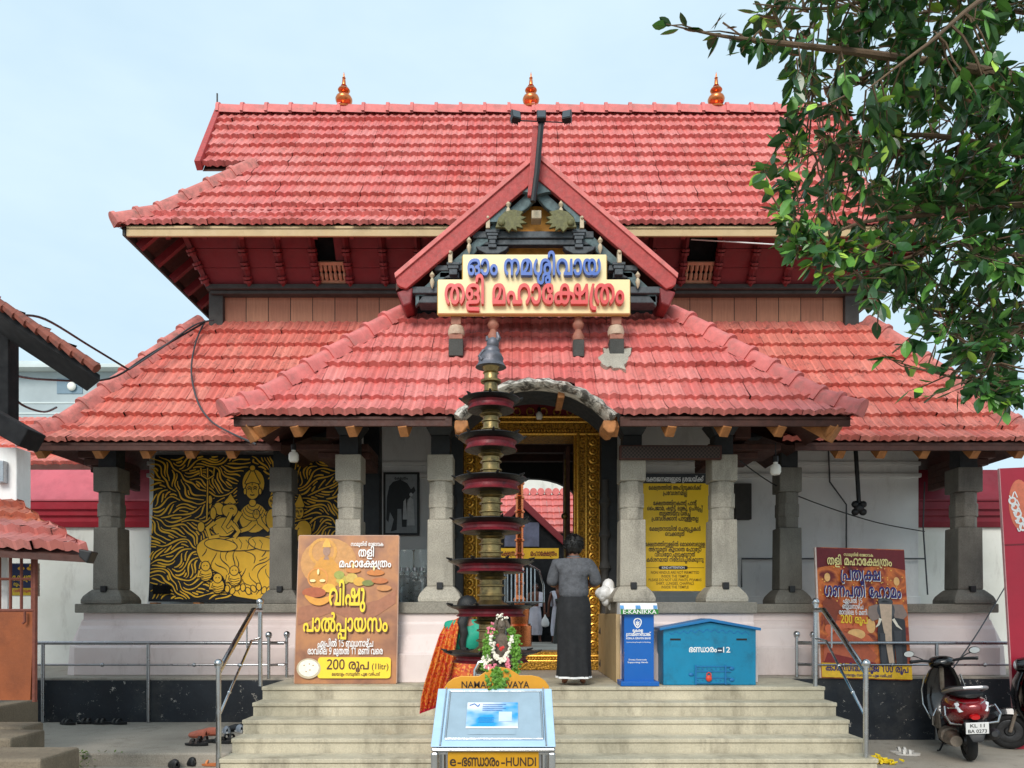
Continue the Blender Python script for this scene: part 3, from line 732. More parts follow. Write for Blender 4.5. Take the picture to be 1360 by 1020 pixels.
[133,[3,-3,-3,2,0,4,0,6,1,3,2,0,53,1,3,3,3,5,-1,11,-4,6,-7,1,-6,-1,-4,-4,-1,-3,-1,-10,-1,-2,-12,-2,-3,0,-1,2,-1,11,4,13,4,4,5,4,13,4,9,0,6,-1,6,-3,6,-4,4,-8,2,-8,0,-10,-2,-8,6,0,23,0,2,0,0,64,1,3,3,2,11,0,2,-2,1,-2,0,-76,-2,-4,-3,-1]],
[102,[30,-4,-12,4,-4,3,-5,5,-3,7,-3,9,0,19,5,15,9,12,11,8,10,4,8,1,15,0,15,-3,9,-6,5,-6,5,-7,4,-16,0,-10,-1,-7,-3,-11,-3,-5,-10,-11,-6,-4,-4,0,-7,8,-1,2,1,3,10,9,5,9,1,7,0,8,-3,11,-4,6,-7,5,-8,2,-11,0,-7,-1,-9,-5,-6,-7,-2,-6,14,2,8,-2,7,-4,5,-7,2,-6,1,-5,-1,-10,-4,-10,-6,-6,-9,-4],[30,12,8,0,3,2,2,5,0,7,-1,3,-4,4,-4,1,-8,-1,-6,-4,1,-5,2,-6,3,-4]],
[123,[9,-3,-2,2,-1,2,0,48,1,8,3,8,5,8,6,5,5,3,11,2,13,0,7,-1,12,-5,5,-6,3,-5,3,-14,0,-19,-1,-4,-3,0,-50,0,-2,-1,0,-13,1,-2,29,0,43,0,1,64,0,3,2,1,12,1,2,-1,1,-3,0,-76,-1,-4,-4,-1],[25,45,37,0,1,2,-2,9,-3,7,-5,3,-7,2,-9,-1,-5,-2,-4,-2,-2,-5,-2,-6]],
[82,[23,-4,-8,1,-3,1,-1,4,1,10,3,1,8,-2,8,1,7,1,6,3,6,5,3,5,3,6,2,9,-2,0,-6,-3,-6,-2,-12,0,-13,4,-8,7,-6,12,-1,6,0,8,1,7,3,8,6,9,9,6,12,3,9,0,11,-3,8,-5,7,-9,4,-10,3,-12,0,-19,-3,-15,-5,-14,-6,-9,-8,-7,-9,-5,-14,-2],[37,51,8,1,6,2,5,5,2,5,0,11,-4,7,-5,5,-6,3,-8,0,-6,-3,-5,-6,-2,-7,0,-9,2,-6,5,-5]],
[195,[31,-4,-10,2,-9,7,-5,9,-4,15,1,15,3,12,8,12,11,9,8,4,12,2,12,0,7,-1,8,-3,8,-5,9,6,11,3,10,0,7,-1,6,-3,6,-5,9,6,11,3,11,0,12,-3,5,-3,5,-6,5,-8,4,-14,1,-10,-2,-12,-6,-14,-5,-6,-7,-8,-6,-3,-2,1,-6,8,-1,3,1,2,8,7,4,8,3,9,1,10,-2,8,-3,7,-5,5,-4,3,-3,0,-9,0,-5,-3,-3,-5,-2,-12,0,-46,-1,-3,-4,-1,-9,0,-2,1,-1,2,-1,55,-2,6,-4,5,-5,1,-9,0,-5,-2,-4,-6,-2,-8,0,-50,-1,-3,-4,-1,-10,0,-2,1,-1,2,0,50,-2,7,-1,3,-6,6,-6,1,-11,0,-10,-3,-7,-5,-5,-8,-1,-3,10,2,5,0,9,-3,4,-2,4,-3,4,-6,2,-9,0,-6,-3,-12,-6,-8,-9,-4,-6,-2],[31,12,6,-1,2,1,3,4,2,3,0,7,-2,3,-3,4,-5,1,-7,-1,-6,-4,1,-7,1,-4,4,-4]],
[171,[25,-3,-12,12,-6,10,-4,13,0,14,3,15,6,10,9,7,11,5,14,0,4,0,9,-4,6,-5,9,6,11,3,14,0,7,-3,6,-3,6,-5,3,-6,6,-15,0,-16,-3,-13,-4,-8,0,-1,2,0,22,0,1,0,1,66,1,2,2,1,12,-1,2,-4,0,-57,0,-19,-1,-2,-1,-1,-57,-1,-4,1,-5,7,-1,3,9,12,4,7,2,9,-1,14,-2,7,-5,7,-7,3,-9,0,-6,-3,-4,-8,-1,-57,-4,-2,-12,1,-2,3,0,50,-1,6,-3,6,-4,3,-3,1,-8,0,-5,-1,-5,-5,-4,-6,-1,-6,-1,-11,2,-11,5,-9,9,-8,1,-2,-1,-3,-7,-8,-2,-1]],
[105,[66,-4,-10,2,-5,4,-6,7,-4,12,-1,16,2,8,5,12,7,10,-1,1,-12,-1,-7,-3,-8,-7,-4,-9,-1,-9,1,-10,3,-6,3,-6,10,-8,0,-2,-2,-3,-5,-7,-4,0,-7,4,-10,11,-4,8,-3,10,0,13,4,16,3,6,6,7,12,7,11,4,18,0,10,-2,3,2,4,8,0,4,-1,2,-5,3,-14,-1,-4,11,0,2,2,2,12,2,11,-1,7,-2,7,-6,3,-9,0,-6,-2,-8,-7,-11,10,-10,6,-11,3,-14,0,-14,-5,-14,-7,-9,-5,-3,-7,-2],[67,12,7,0,4,1,4,6,2,6,0,11,-2,9,-5,9,-3,5,-4,1,-4,-5,-5,-9,-3,-9,1,-17,3,-5]],
[80,[35,-4,-14,2,-20,8,-1,2,1,2,6,9,3,1,13,-6,6,-1,8,-2,10,1,6,1,5,3,2,4,-1,7,-3,3,-4,1,-27,2,-13,5,-5,3,-3,7,-2,6,0,7,2,6,3,5,8,7,9,3,7,1,13,0,16,-2,18,-7,1,-2,0,-2,-6,-9,-4,-1,-10,4,-9,3,-18,0,-5,-1,-5,-3,-1,-3,0,-6,2,-2,4,-3,12,-1,13,0,9,-2,6,-2,4,-3,5,-6,2,-9,0,-6,-4,-12,-8,-7,-15,-5]],
[35,[3,-41,-11,3,-9,6,-3,5,-3,6,0,10,1,4,3,1,13,-1,1,-3,0,-6,1,-4,3,-4,3,-1,9,0,4,2,2,3,1,5,0,9,-12,31,-2,9,-1,11,4,17,5,13,3,6,3,1,10,0,4,-2,0,-3,-8,-17,-2,-8,0,-11,3,-15,9,-25,3,-15,-3,-12,-3,-5,-4,-4,-11,-5,-7,-1]],
[128,[35,-4,-11,2,-7,5,-6,6,-5,8,-3,11,0,14,2,11,5,13,7,9,9,8,4,0,7,-9,0,-4,-7,-7,-7,-10,-2,-10,0,-10,2,-9,3,-6,3,-3,8,-3,8,0,5,3,3,6,2,9,0,25,3,9,3,7,4,4,8,6,9,2,11,0,10,-2,9,-5,6,-7,5,-9,2,-10,1,-11,-2,-12,-6,-14,-6,-7,-10,-9,-4,0,-7,8,0,4,9,9,4,7,3,9,0,10,-2,12,-5,7,-7,4,-9,0,-6,-4,-3,-5,-1,-7,-2,-28,-2,-9,-3,-6,-5,-5,-6,-5,-12,-2]],
[82,[38,-4,-9,2,-7,3,-6,6,-5,8,-4,12,-2,12,0,12,2,17,4,12,6,10,8,8,9,5,15,3,12,0,7,-1,2,-4,-1,-11,-2,-1,-6,1,-15,0,-5,-2,-7,-4,-6,-9,-4,-10,0,-4,12,5,10,1,11,-2,9,-5,6,-7,4,-9,1,-7,0,-14,-4,-11,-9,-10,-6,-4,-8,-2],[37,12,9,0,4,1,5,4,3,7,2,9,-2,10,-5,5,-7,3,-8,0,-7,-3,-5,-5,-3,-7,1,-7,3,-8,4,-5]],
[82,[7,-3,-2,2,-1,2,1,11,41,42,7,13,1,10,0,4,-2,4,-5,3,-3,2,-13,-1,-13,-7,-4,-1,-7,8,-1,4,7,6,7,3,11,4,13,0,12,-3,4,-2,6,-4,5,-9,2,-8,0,-8,-2,-7,-4,-9,-6,-9,-31,-32,2,-1,43,0,1,-1,1,-2,0,-12,-2,-1,-3,-1]],
[82,[37,-4,-9,2,-7,4,-9,10,-3,7,-3,11,-2,14,0,15,4,21,3,8,4,7,6,5,8,4,7,2,9,0,8,-2,8,-4,5,-5,5,-7,4,-12,2,-10,0,-25,-3,-18,-2,-8,-6,-9,-6,-5,-6,-3,-9,-2],[37,12,9,1,5,3,5,8,2,10,1,26,-1,11,-2,8,-4,6,-7,5,-9,-1,-7,-4,-4,-8,-2,-10,0,-24,1,-15,5,-11,4,-3]],
[169,[64,-4,-10,2,-9,5,-3,5,-2,5,0,4,2,8,5,4,8,2,12,1,2,1,0,4,-2,3,-3,1,-15,0,-2,1,-1,2,1,11,3,1,9,0,6,1,2,2,0,2,0,3,-2,2,-8,2,-14,-1,-10,-6,-5,-6,-3,-8,-2,-11,0,-19,3,-15,-2,-3,-11,-2,-4,2,-3,15,-1,22,2,14,5,13,5,6,8,7,11,5,11,2,14,0,9,-1,8,-4,4,-4,2,-4,1,-4,0,-6,-2,-5,-4,-6,6,-7,2,-9,-2,-7,-5,-5,-7,-4,-7,0,-8,-1,0,-2,2,-2,8,-1,9,1,9,4,6,7,3,10,0,45,1,2,3,2,10,0,3,-1,1,-2,0,-50,2,-10,5,-5,7,-3,8,2,6,4,6,10,1,6,0,9,-2,9,-5,10,-8,8,-1,2,1,3,8,8,3,0,3,-2,6,-6,6,-9,6,-14,1,-8,0,-11,-3,-12,-4,-9,-6,-7,-9,-6,-13,-3,-10,1,-11,5,-7,7,-9,-7,-10,-4,-10,-2]],
[93,[57,-4,-15,2,-7,3,-1,4,4,10,3,1,12,-4,14,-1,6,2,1,2,-1,2,-2,2,-4,1,-15,1,-10,3,-3,2,-2,4,-2,6,0,4,2,8,7,6,12,3,14,0,3,1,1,3,-2,3,-3,2,-6,1,-18,0,-8,-4,-7,-6,-4,-8,-3,-13,0,-12,3,-24,-3,-2,-10,-1,-3,1,-2,4,-3,17,0,17,3,15,2,8,4,6,9,9,10,6,15,3,16,0,13,-3,9,-6,3,-4,2,-5,0,-5,0,-5,-3,-6,-5,-5,-9,-2,-19,-1,-2,-1,0,-2,2,-2,17,-1,11,-3,5,-4,2,-3,1,-6,0,-4,-2,-8,-8,-8,-9,-3]],
[287,[31,-4,-12,4,-6,4,-4,6,-5,15,0,19,3,11,3,7,8,9,11,8,16,4,13,0,7,-1,8,-3,8,-5,9,6,11,3,10,0,7,-1,5,-2,8,-6,10,7,8,2,11,0,8,-2,5,-3,4,-4,5,-7,3,-12,0,-28,2,-7,4,-6,7,-3,5,1,4,2,5,7,1,8,0,48,1,3,3,2,10,0,2,-1,1,-2,1,-52,3,-10,6,-5,7,-1,7,2,5,5,4,6,2,7,0,14,-1,6,-4,8,-10,10,-1,3,1,2,7,8,4,1,12,-11,8,-14,3,-18,-1,-14,-4,-11,-5,-7,-7,-7,-11,-4,-7,-2,-11,1,-9,4,-7,6,-9,-7,-8,-3,-11,-1,-6,2,-9,4,-5,5,-4,7,-3,14,-1,28,-2,8,-6,4,-8,0,-7,-4,-2,-3,-1,-5,-1,-56,-4,-2,-10,0,-3,2,-1,2,0,48,-1,10,-2,4,-5,3,-3,1,-8,0,-5,-1,-3,-4,-3,-7,-2,-56,-3,-2,-11,0,-2,2,-1,2,0,49,-2,7,-2,4,-6,5,-5,1,-11,0,-8,-2,-7,-4,-5,-7,-3,-6,1,0,9,2,6,0,9,-3,6,-4,4,-6,3,-6,0,-5,0,-9,-4,-10,-6,-6,-10,-5],[31,12,6,-1,2,1,3,4,2,3,0,7,-2,3,-3,4,-5,1,-7,-1,-6,-4,1,-7,1,-4,4,-4]],
[259,[27,-4,-13,3,-5,3,-3,5,-4,8,0,5,0,5,2,8,7,8,6,4,8,3,14,2,4,14,5,8,5,5,6,3,10,3,11,0,13,-4,8,-6,4,-6,6,-17,12,-1,1,0,2,12,5,8,10,9,10,4,8,1,13,0,15,-3,16,3,14,0,11,-2,10,-5,9,-8,5,-9,3,-11,1,-10,-2,-12,-4,-10,-7,-11,-9,-7,-4,-2,-3,2,-6,9,0,2,8,7,7,11,1,6,0,11,-2,8,-4,7,-4,4,-7,4,-7,1,-9,0,0,-1,5,-6,5,-9,4,-13,0,-15,-4,-13,-7,-8,-5,-4,-8,-3,-11,0,-7,1,-7,3,-7,6,-4,5,-4,14,0,12,3,10,4,10,8,10,-1,1,-8,0,-5,-1,-6,-4,-3,-3,-3,-6,-1,-9,0,-44,-2,-3,-12,-1,-4,2,-1,2,0,28,-3,4,-7,1,-2,-1,-2,-10,-5,-12,-6,-7,-7,-5,-9,-3,-10,-1,-7,2,-12,4,-14,-5],[26,12,10,0,7,2,-4,19,-2,1,-11,-2,-5,-5,-1,-10,3,-3],[70,12,8,-1,4,1,5,5,3,4,2,7,0,5,-12,1,-21,0,-2,-1,1,-8,2,-6,4,-5],[182,12,8,0,4,1,3,4,2,7,1,10,-1,9,-4,9,-6,7,-3,2,-7,-7,-5,-9,-1,-8,0,-11,1,-6,3,-5],[58,50,33,0,1,2,-1,5,-4,6,-4,3,-6,2,-10,-1,-4,-4,-4,-5,-2,-6]],
[223,[30,-4,-12,4,-5,4,-4,5,-6,15,0,14,3,15,6,10,10,9,12,6,10,3,14,2,22,0,17,-3,14,3,15,0,15,-4,12,-9,5,5,7,4,14,4,14,0,13,-4,6,-4,3,-3,4,-11,0,-5,-2,-7,-7,-9,5,-5,4,-6,1,-8,0,-6,-3,-8,-7,-7,-11,-4,-10,-1,-9,2,-4,2,-1,2,3,10,3,1,7,-1,10,1,4,5,0,6,-2,4,-5,3,-16,2,-1,3,0,8,0,2,2,1,10,2,7,2,3,5,0,7,-7,5,-13,0,-7,-2,-6,-5,-4,-6,-2,-8,-1,-46,0,-1,-3,-2,-11,0,-2,1,-2,3,0,47,-1,8,-3,5,-3,3,-6,3,-6,1,5,-11,0,-5,-2,-9,-5,-6,6,-6,2,-7,1,-8,-2,-5,-4,-7,-6,-4,-10,-4,-11,-1,-12,3,-8,5,-6,8,-4,9,-2,9,0,10,1,6,5,14,6,9,-20,-1,-15,-3,-11,-7,-6,-6,0,-3,13,2,8,-2,7,-4,5,-6,2,-5,1,-6,0,-8,-2,-7,-2,-5,-6,-7,-10,-4],[96,11,11,1,3,2,2,2,0,7,-3,3,-5,2,-10,1,-2,3,1,11,3,1,9,1,3,1,3,6,-1,5,-5,5,-4,2,-3,0,-8,-7,-4,-6,-2,-6,-1,-7,0,-8,1,-7,5,-8],[30,12,8,0,3,2,2,5,0,7,-1,3,-4,4,-4,1,-7,-1,-5,-3,-2,-2,1,-5,2,-6,3,-2]],
[149,[35,-4,-14,4,-9,8,-5,7,-4,13,0,14,3,16,7,13,7,7,5,4,4,1,5,-5,4,-5,-1,-3,-7,-7,-6,-10,-3,-10,0,-8,1,-9,4,-8,6,-5,6,-2,8,1,4,3,3,4,2,10,0,14,2,13,4,10,3,5,6,5,7,4,9,3,18,0,13,-3,9,-4,9,-8,4,-5,4,-9,2,-12,1,-14,-2,-8,-3,-9,-7,-8,-12,-6,-6,-2,-7,1,-13,4,-6,5,-3,4,-4,11,-1,9,2,11,3,7,3,5,5,4,5,2,9,2,9,0,-4,4,-6,3,-15,0,-9,-2,-4,-3,-4,-6,-2,-9,-1,-20,-1,-7,-3,-9,-4,-6,-7,-5,-6,-3,-8,-2],[108,12,8,-1,3,1,4,3,3,5,2,7,0,10,-2,4,-6,3,-12,0,-4,-3,-3,-4,-1,-6,1,-10,2,-6]],
[215,[27,-4,-7,1,-6,2,-5,4,-3,4,-4,13,0,8,3,6,6,7,6,4,8,3,14,2,4,14,6,8,4,5,6,3,12,3,9,0,6,-1,11,-5,8,-10,5,-16,2,-1,7,0,6,14,8,9,10,6,10,3,7,1,14,0,13,-3,8,-4,8,-8,5,-8,4,-12,1,-10,-2,-12,-4,-10,-7,-10,-11,-9,-2,-1,-3,1,-6,8,-1,3,1,2,8,7,6,10,2,7,0,10,-2,7,-5,8,-6,5,-9,3,-11,0,-8,-1,-6,-4,-6,-6,-3,-5,14,-3,8,-2,7,-5,4,-6,3,-11,0,-8,-4,-9,-3,-4,-4,-3,-10,-4,-10,-1,-10,3,-6,3,-7,10,-4,12,0,10,-3,1,-2,-1,-2,-10,-5,-12,-6,-7,-7,-5,-9,-3,-10,-1,-7,2,-12,4,-14,-5],[143,11,6,0,3,1,3,2,1,5,0,5,-1,4,-3,3,-6,2,-11,1,-2,-2,0,-8,2,-7,4,-4],[26,12,10,0,7,2,-4,19,-2,1,-11,-2,-5,-5,-1,-10,3,-3],[70,12,8,-1,4,1,5,5,3,4,2,7,0,5,-12,1,-21,0,-2,-1,1,-8,2,-6,4,-5],[58,50,33,0,1,2,-1,5,-4,6,-4,3,-6,2,-10,-1,-4,-4,-4,-5,-2,-6]],
[251,[68,-4,-11,3,-7,5,-5,8,-4,11,-1,12,2,10,5,11,8,12,-13,-1,-8,-3,-6,-4,-5,-10,-2,-13,2,-12,5,-8,10,-9,0,-3,-7,-8,-3,-1,-3,1,-11,10,-6,9,-3,9,-2,10,0,9,2,9,4,11,7,8,6,4,10,5,11,2,14,0,16,-4,15,4,13,0,16,-5,8,-7,12,8,14,4,15,0,14,-3,15,3,15,0,14,-3,8,-4,7,-7,6,-9,3,-11,0,-14,-1,-8,-4,-11,-5,-8,-10,-9,-5,-3,-3,1,-7,9,0,3,10,9,5,9,2,8,-1,12,-4,10,-3,4,-5,3,-4,3,-6,1,-9,0,-1,-1,10,-15,4,-15,0,-12,-4,-14,-4,-5,-4,-5,-7,-3,-6,-2,-11,0,-11,2,-4,3,-5,4,-4,6,-3,9,-1,9,0,10,3,10,4,8,8,10,-1,1,-7,0,-6,-1,-6,-4,-6,-8,-1,-7,0,-46,-1,-3,-4,-2,-12,1,-2,3,0,46,-2,10,-4,5,-5,4,-6,2,-8,0,-1,-1,10,-14,3,-10,1,-15,-1,-11,-4,-9,-9,-8,-10,-4],[68,12,8,0,5,2,3,5,2,8,0,9,-2,8,-3,8,-5,7,-4,2,-4,-3,-6,-9,-3,-9,0,-12,1,-8,3,-5],[175,12,7,0,5,2,4,5,1,6,0,11,-1,8,-3,8,-6,8,-2,1,-2,0,-5,-5,-5,-9,-2,-8,-1,-10,2,-9,3,-6]],
[214,[72,-4,-11,2,-8,5,-6,8,-4,9,-2,9,1,14,3,12,8,12,0,1,-9,-1,-10,-3,-7,-6,-5,-10,-1,-9,1,-10,3,-6,3,-6,10,-8,0,-2,-2,-4,-6,-6,-4,0,-6,4,-10,11,-4,8,-3,11,0,17,3,10,3,6,7,8,6,4,15,6,8,1,15,0,14,-2,14,2,14,0,14,-3,12,-9,9,7,10,4,7,1,14,0,10,-1,9,-4,10,-7,4,-4,4,-7,4,-12,2,-8,0,-11,-2,-10,-4,-9,-4,-5,-6,-5,-10,-4,-11,0,-12,3,-4,3,-5,6,-4,9,-2,8,0,8,3,9,2,5,5,6,7,5,6,2,12,0,1,1,-5,3,-6,3,-16,0,-7,-1,-6,-3,-4,-6,-1,-4,-2,-9,0,-42,0,-3,-4,-2,-10,0,-2,1,-2,3,0,47,-1,7,-2,5,-3,3,-7,4,-4,1,-1,-1,3,-7,1,-9,-2,-8,-5,-6,6,-6,2,-7,1,-8,-2,-5,-4,-7,-7,-5,-12,-3],[72,11,11,1,3,2,2,2,0,7,-3,3,-5,2,-10,1,-2,3,1,11,3,1,9,1,3,1,3,6,-1,5,-4,5,-5,3,-1,0,-9,-8,-4,-6,-3,-6,-1,-7,0,-8,1,-7,5,-8],[173,12,8,-1,4,2,4,3,3,5,1,7,0,10,-4,4,-4,2,-9,1,-3,-1,-4,-3,-3,-5,-1,-5,1,-11,2,-4]],
[136,[100,-4,-8,1,-3,2,0,3,3,9,2,2,6,-1,9,0,4,2,2,4,0,6,-5,5,-4,2,-12,1,-2,1,-1,2,0,8,1,3,16,2,3,2,2,3,0,9,-3,3,-4,2,-12,1,-5,-2,-6,-3,-6,-7,-3,-13,0,-41,-1,-4,-13,-1,-4,2,0,53,-3,10,-6,5,-9,1,-5,-2,-5,-4,-5,-7,-2,-9,0,-9,2,-10,5,-8,9,-9,1,-3,-9,-10,-4,0,-10,9,-4,6,-4,6,-3,11,-1,17,2,10,5,12,7,7,5,4,8,3,7,2,9,0,12,-4,10,-9,9,7,12,5,15,1,7,-2,11,-5,6,-5,2,-4,2,-7,-1,-9,-2,-5,-6,-7,5,-5,3,-5,2,-7,0,-5,-2,-10,-9,-8,-10,-4]],
[149,[35,-4,-11,2,-7,5,-6,6,-5,8,-3,11,0,14,2,11,4,11,8,11,9,8,4,0,7,-8,1,-3,-1,-2,-8,-7,-6,-12,-2,-9,1,-13,3,-9,6,-7,6,-2,10,2,4,3,2,5,3,32,3,10,5,8,10,8,9,3,7,1,12,0,10,-2,2,2,3,5,1,7,-2,4,-4,1,-12,-1,-3,1,-3,11,0,2,2,1,12,2,12,-1,8,-4,4,-4,2,-4,2,-6,0,-8,-3,-8,-6,-8,8,-8,5,-7,5,-16,1,-18,-5,-14,-3,-5,-6,-5,-10,-4,-5,-1,-9,1,-8,2,-4,3,-5,5,-4,7,-2,7,-1,17,4,14,10,16,-3,1,-7,-1,-5,-3,-5,-4,-2,-4,-2,-9,-2,-25,-2,-9,-5,-8,-7,-5,-6,-3,-8,-2],[111,12,7,0,4,2,4,5,2,6,0,11,-2,9,-3,7,-5,7,-3,2,-5,-6,-5,-9,-3,-9,1,-17,3,-6]],
[123,[29,-51,-8,3,-6,5,-4,7,-2,10,0,11,4,11,-5,2,-2,3,0,49,3,14,5,8,8,7,10,4,10,1,13,-1,11,-4,7,-7,4,-7,3,-9,0,-23,-1,-3,-3,-1,-51,0,-1,-2,1,-14,71,0,2,1,0,8,0,57,0,2,3,1,10,0,3,-1,1,-3,0,-77,-1,-3,-3,-2,4,-12,0,-9,-2,-8,-4,-8,-8,-6,-11,-4,-8,0,-11,3,-7,7,-3,4,-2,9,-2,16,-3,5,-6,4,-9,0,-6,-2,-4,-4,12,-1,7,-4,5,-8,2,-5,0,-5,-4,-10,-5,-5,-8,-3],[30,-36,6,0,3,4,-1,6,-2,2,-3,0,-5,0,-3,-3,2,-7],[82,-35,7,0,4,1,3,3,2,4,1,7,-2,8,-5,7,-3,2,-15,0,-2,-1,3,-11,1,-14,2,-4],[25,45,37,0,1,2,-2,9,-3,7,-5,3,-5,2,-10,0,-6,-2,-4,-4,-2,-4,-2,-6]],
[152,[96,-50,-8,8,-4,7,-3,9,0,10,4,12,9,9,-6,12,-2,9,0,9,1,7,4,9,10,16,-5,1,-10,-2,-5,-4,-5,-6,-2,-11,0,-44,-1,-3,-3,-1,-11,0,-2,1,-1,2,0,52,-3,9,-5,5,-6,2,-6,-1,-6,-3,-4,-4,-3,-7,-2,-7,0,-9,1,-7,3,-6,4,-7,8,-7,1,-2,-1,-3,-7,-7,-4,-2,-10,9,-5,6,-4,7,-4,14,0,13,2,11,5,12,8,8,11,6,11,2,8,-1,10,-3,8,-7,10,6,14,4,10,1,14,-3,6,8,1,4,-1,3,-2,2,-2,2,-13,-1,-3,1,-3,10,0,3,4,2,8,1,13,-1,8,-3,7,-7,2,-7,0,-8,-4,-9,-5,-8,7,-7,5,-8,4,-9,2,-9,1,-13,-2,-10,-3,-8,-5,-6,6,-7,3,-9,1,-5,-1,-11,-3,-9,-5,-6,-6,-6,-4,0,-5,4,-3,6,0,1,6,6,3,5,1,10,-2,6,-5,6,-4,2,-7,0,-6,-1,-7,-5,-3,-9,1,-9,3,-6,5,-5,0,-3,-7,-8],[114,12,7,-1,4,3,4,5,1,5,1,9,-2,11,-4,9,-5,6,-2,1,-1,0,-7,-8,-3,-7,-2,-11,-1,-7,2,-7,2,-5]],
[204,[30,-4,-12,4,-4,3,-5,5,-3,7,-3,9,0,19,5,15,9,12,11,8,10,4,8,1,15,0,15,-3,9,-6,5,-6,5,-7,4,-16,0,-10,-1,-7,-3,-11,-3,-5,-10,-11,-6,-4,-4,0,-7,8,-1,2,1,3,10,9,5,9,1,7,0,8,-3,11,-4,6,-7,5,-8,2,-11,0,-7,-1,-9,-5,-6,-7,-2,-6,14,2,8,-2,7,-4,5,-7,2,-6,1,-5,-1,-10,-4,-10,-6,-6,-9,-4],[132,-4,-8,2,-6,3,-8,10,-3,7,-2,9,1,16,5,17,9,11,12,7,10,4,7,1,18,0,13,-4,5,-4,6,-5,6,-10,3,-6,2,-10,0,-8,-2,-8,-5,-15,-5,-6,-7,-6,-5,-4,-4,0,-7,8,-1,3,1,2,10,8,5,11,1,11,0,7,-3,8,-7,7,-6,4,-7,1,-10,0,-8,-2,-8,-4,-6,-7,-3,-6,1,0,8,2,10,-1,6,-2,6,-4,4,-6,3,-6,0,-6,0,-9,-4,-9,-6,-6,-10,-5],[30,12,8,0,3,2,2,5,0,7,-1,3,-4,4,-4,1,-8,-1,-6,-4,1,-5,2,-6,3,-4],[132,12,6,-1,3,1,3,4,1,3,0,6,-1,5,-4,3,-4,1,-7,-1,-5,-3,-2,-2,3,-10,3,-3]],
[36,[5,-21,-3,1,0,2,7,36,4,1,13,0,2,-2,1,-3,-5,-16,-7,-17,-1,-1,-3,-1]],
[80,[35,-39,-16,3,-18,8,-1,1,1,3,5,8,5,2,12,-6,10,-2,16,0,7,2,3,3,2,4,-2,5,-2,3,-4,3,-48,-1,-1,1,-1,3,0,10,4,2,40,0,6,1,6,4,1,3,0,5,-3,3,-4,2,-28,2,-8,2,-6,4,-5,5,-4,9,1,11,3,7,5,5,6,4,7,2,12,2,13,-1,12,-2,14,-6,4,-2,-1,-4,-5,-8,-2,-1,-3,0,-12,5,-15,3,-6,0,-8,-2,-4,-2,-2,-3,0,-7,5,-4,7,-2,24,-1,12,-4,6,-7,3,-10,0,-6,-1,-6,-2,-5,-4,-4,5,-6,2,-9,0,-8,-5,-10,-7,-6,-9,-3,-11,-2]],
[151,[28,-4,-11,2,-5,3,-6,6,-3,8,-1,8,3,8,2,5,6,5,-7,8,-3,10,2,10,4,7,8,5,9,2,13,0,8,-2,9,-4,6,3,7,3,15,0,8,-2,7,-4,6,-6,4,-7,5,-14,11,-2,10,-3,7,-4,4,-6,4,-11,-1,-8,-3,-9,-5,-5,-4,-3,-8,-3,-12,-1,-6,1,-4,2,-2,1,2,11,-6,-6,-5,-4,-14,-4,-12,0,-13,5,-16,-5],[27,12,11,0,5,1,3,2,-4,18,-3,1,-11,-2,-4,-3,-3,-3,0,-9,3,-4],[73,12,8,-1,4,2,5,3,3,6,2,8,0,3,-12,1,-22,0,-1,-1,1,-10,3,-6,4,-3],[108,12,16,-1,5,3,2,4,0,6,-3,5,-5,4,-7,1,-2,-1],[33,50,9,0,4,13,-5,3,-8,2,-4,0,-5,-2,-3,-3,0,-3,0,-4,3,-3,3,-2],[61,50,33,0,1,1,-1,4,-4,8,-4,3,-6,2,-10,-1,-4,-3,-3,-4,-2,-6]],
[133,[51,-41,-3,1,-4,7,-1,4,0,2,31,22,1,2,-71,0,-4,1,0,4,0,8,1,2,2,1,52,0,3,1,4,7,0,9,-3,6,-6,3,-7,0,-5,-3,-2,-5,-1,-9,-1,-3,-13,-2,-2,1,-1,2,-1,10,3,9,2,5,9,7,7,3,9,1,7,-1,9,-2,4,-3,5,-6,5,-12,-1,-9,-1,-9,29,0,1,2,0,64,1,2,2,1,11,0,3,-1,1,-4,0,-114,-1,-3,-4,-1],[73,-26,34,0,1,22,-5,0,-27,-19]],
[152,[113,-4,-9,2,-8,5,-6,9,-3,10,-1,13,2,9,4,10,8,12,0,1,-8,0,-8,-2,-5,-5,-3,-5,-2,-9,0,-45,-2,-3,-12,-1,-4,2,0,53,-2,8,-3,4,-3,2,-4,1,-7,0,-4,-1,-6,-5,-5,-9,-1,-14,2,-11,5,-9,10,-10,-1,-3,-7,-8,-3,-1,-2,1,-12,12,-6,10,-3,10,-1,16,2,11,4,11,8,9,8,5,11,2,11,0,7,-1,6,-3,6,-6,12,7,12,3,14,0,11,-2,5,8,1,4,-1,4,-5,3,-15,-1,-3,12,1,3,11,2,9,0,6,-1,5,-3,5,-4,5,-9,0,-8,-2,-6,-7,-12,8,-9,6,-9,4,-12,1,-15,-1,-8,-3,-8,-4,-6,-4,-5,-7,-3,-5,-2],[113,12,8,0,4,1,4,6,1,5,1,9,-2,11,-4,8,-5,7,-3,2,-4,-5,-5,-9,-3,-8,-1,-12,2,-7,3,-6]],
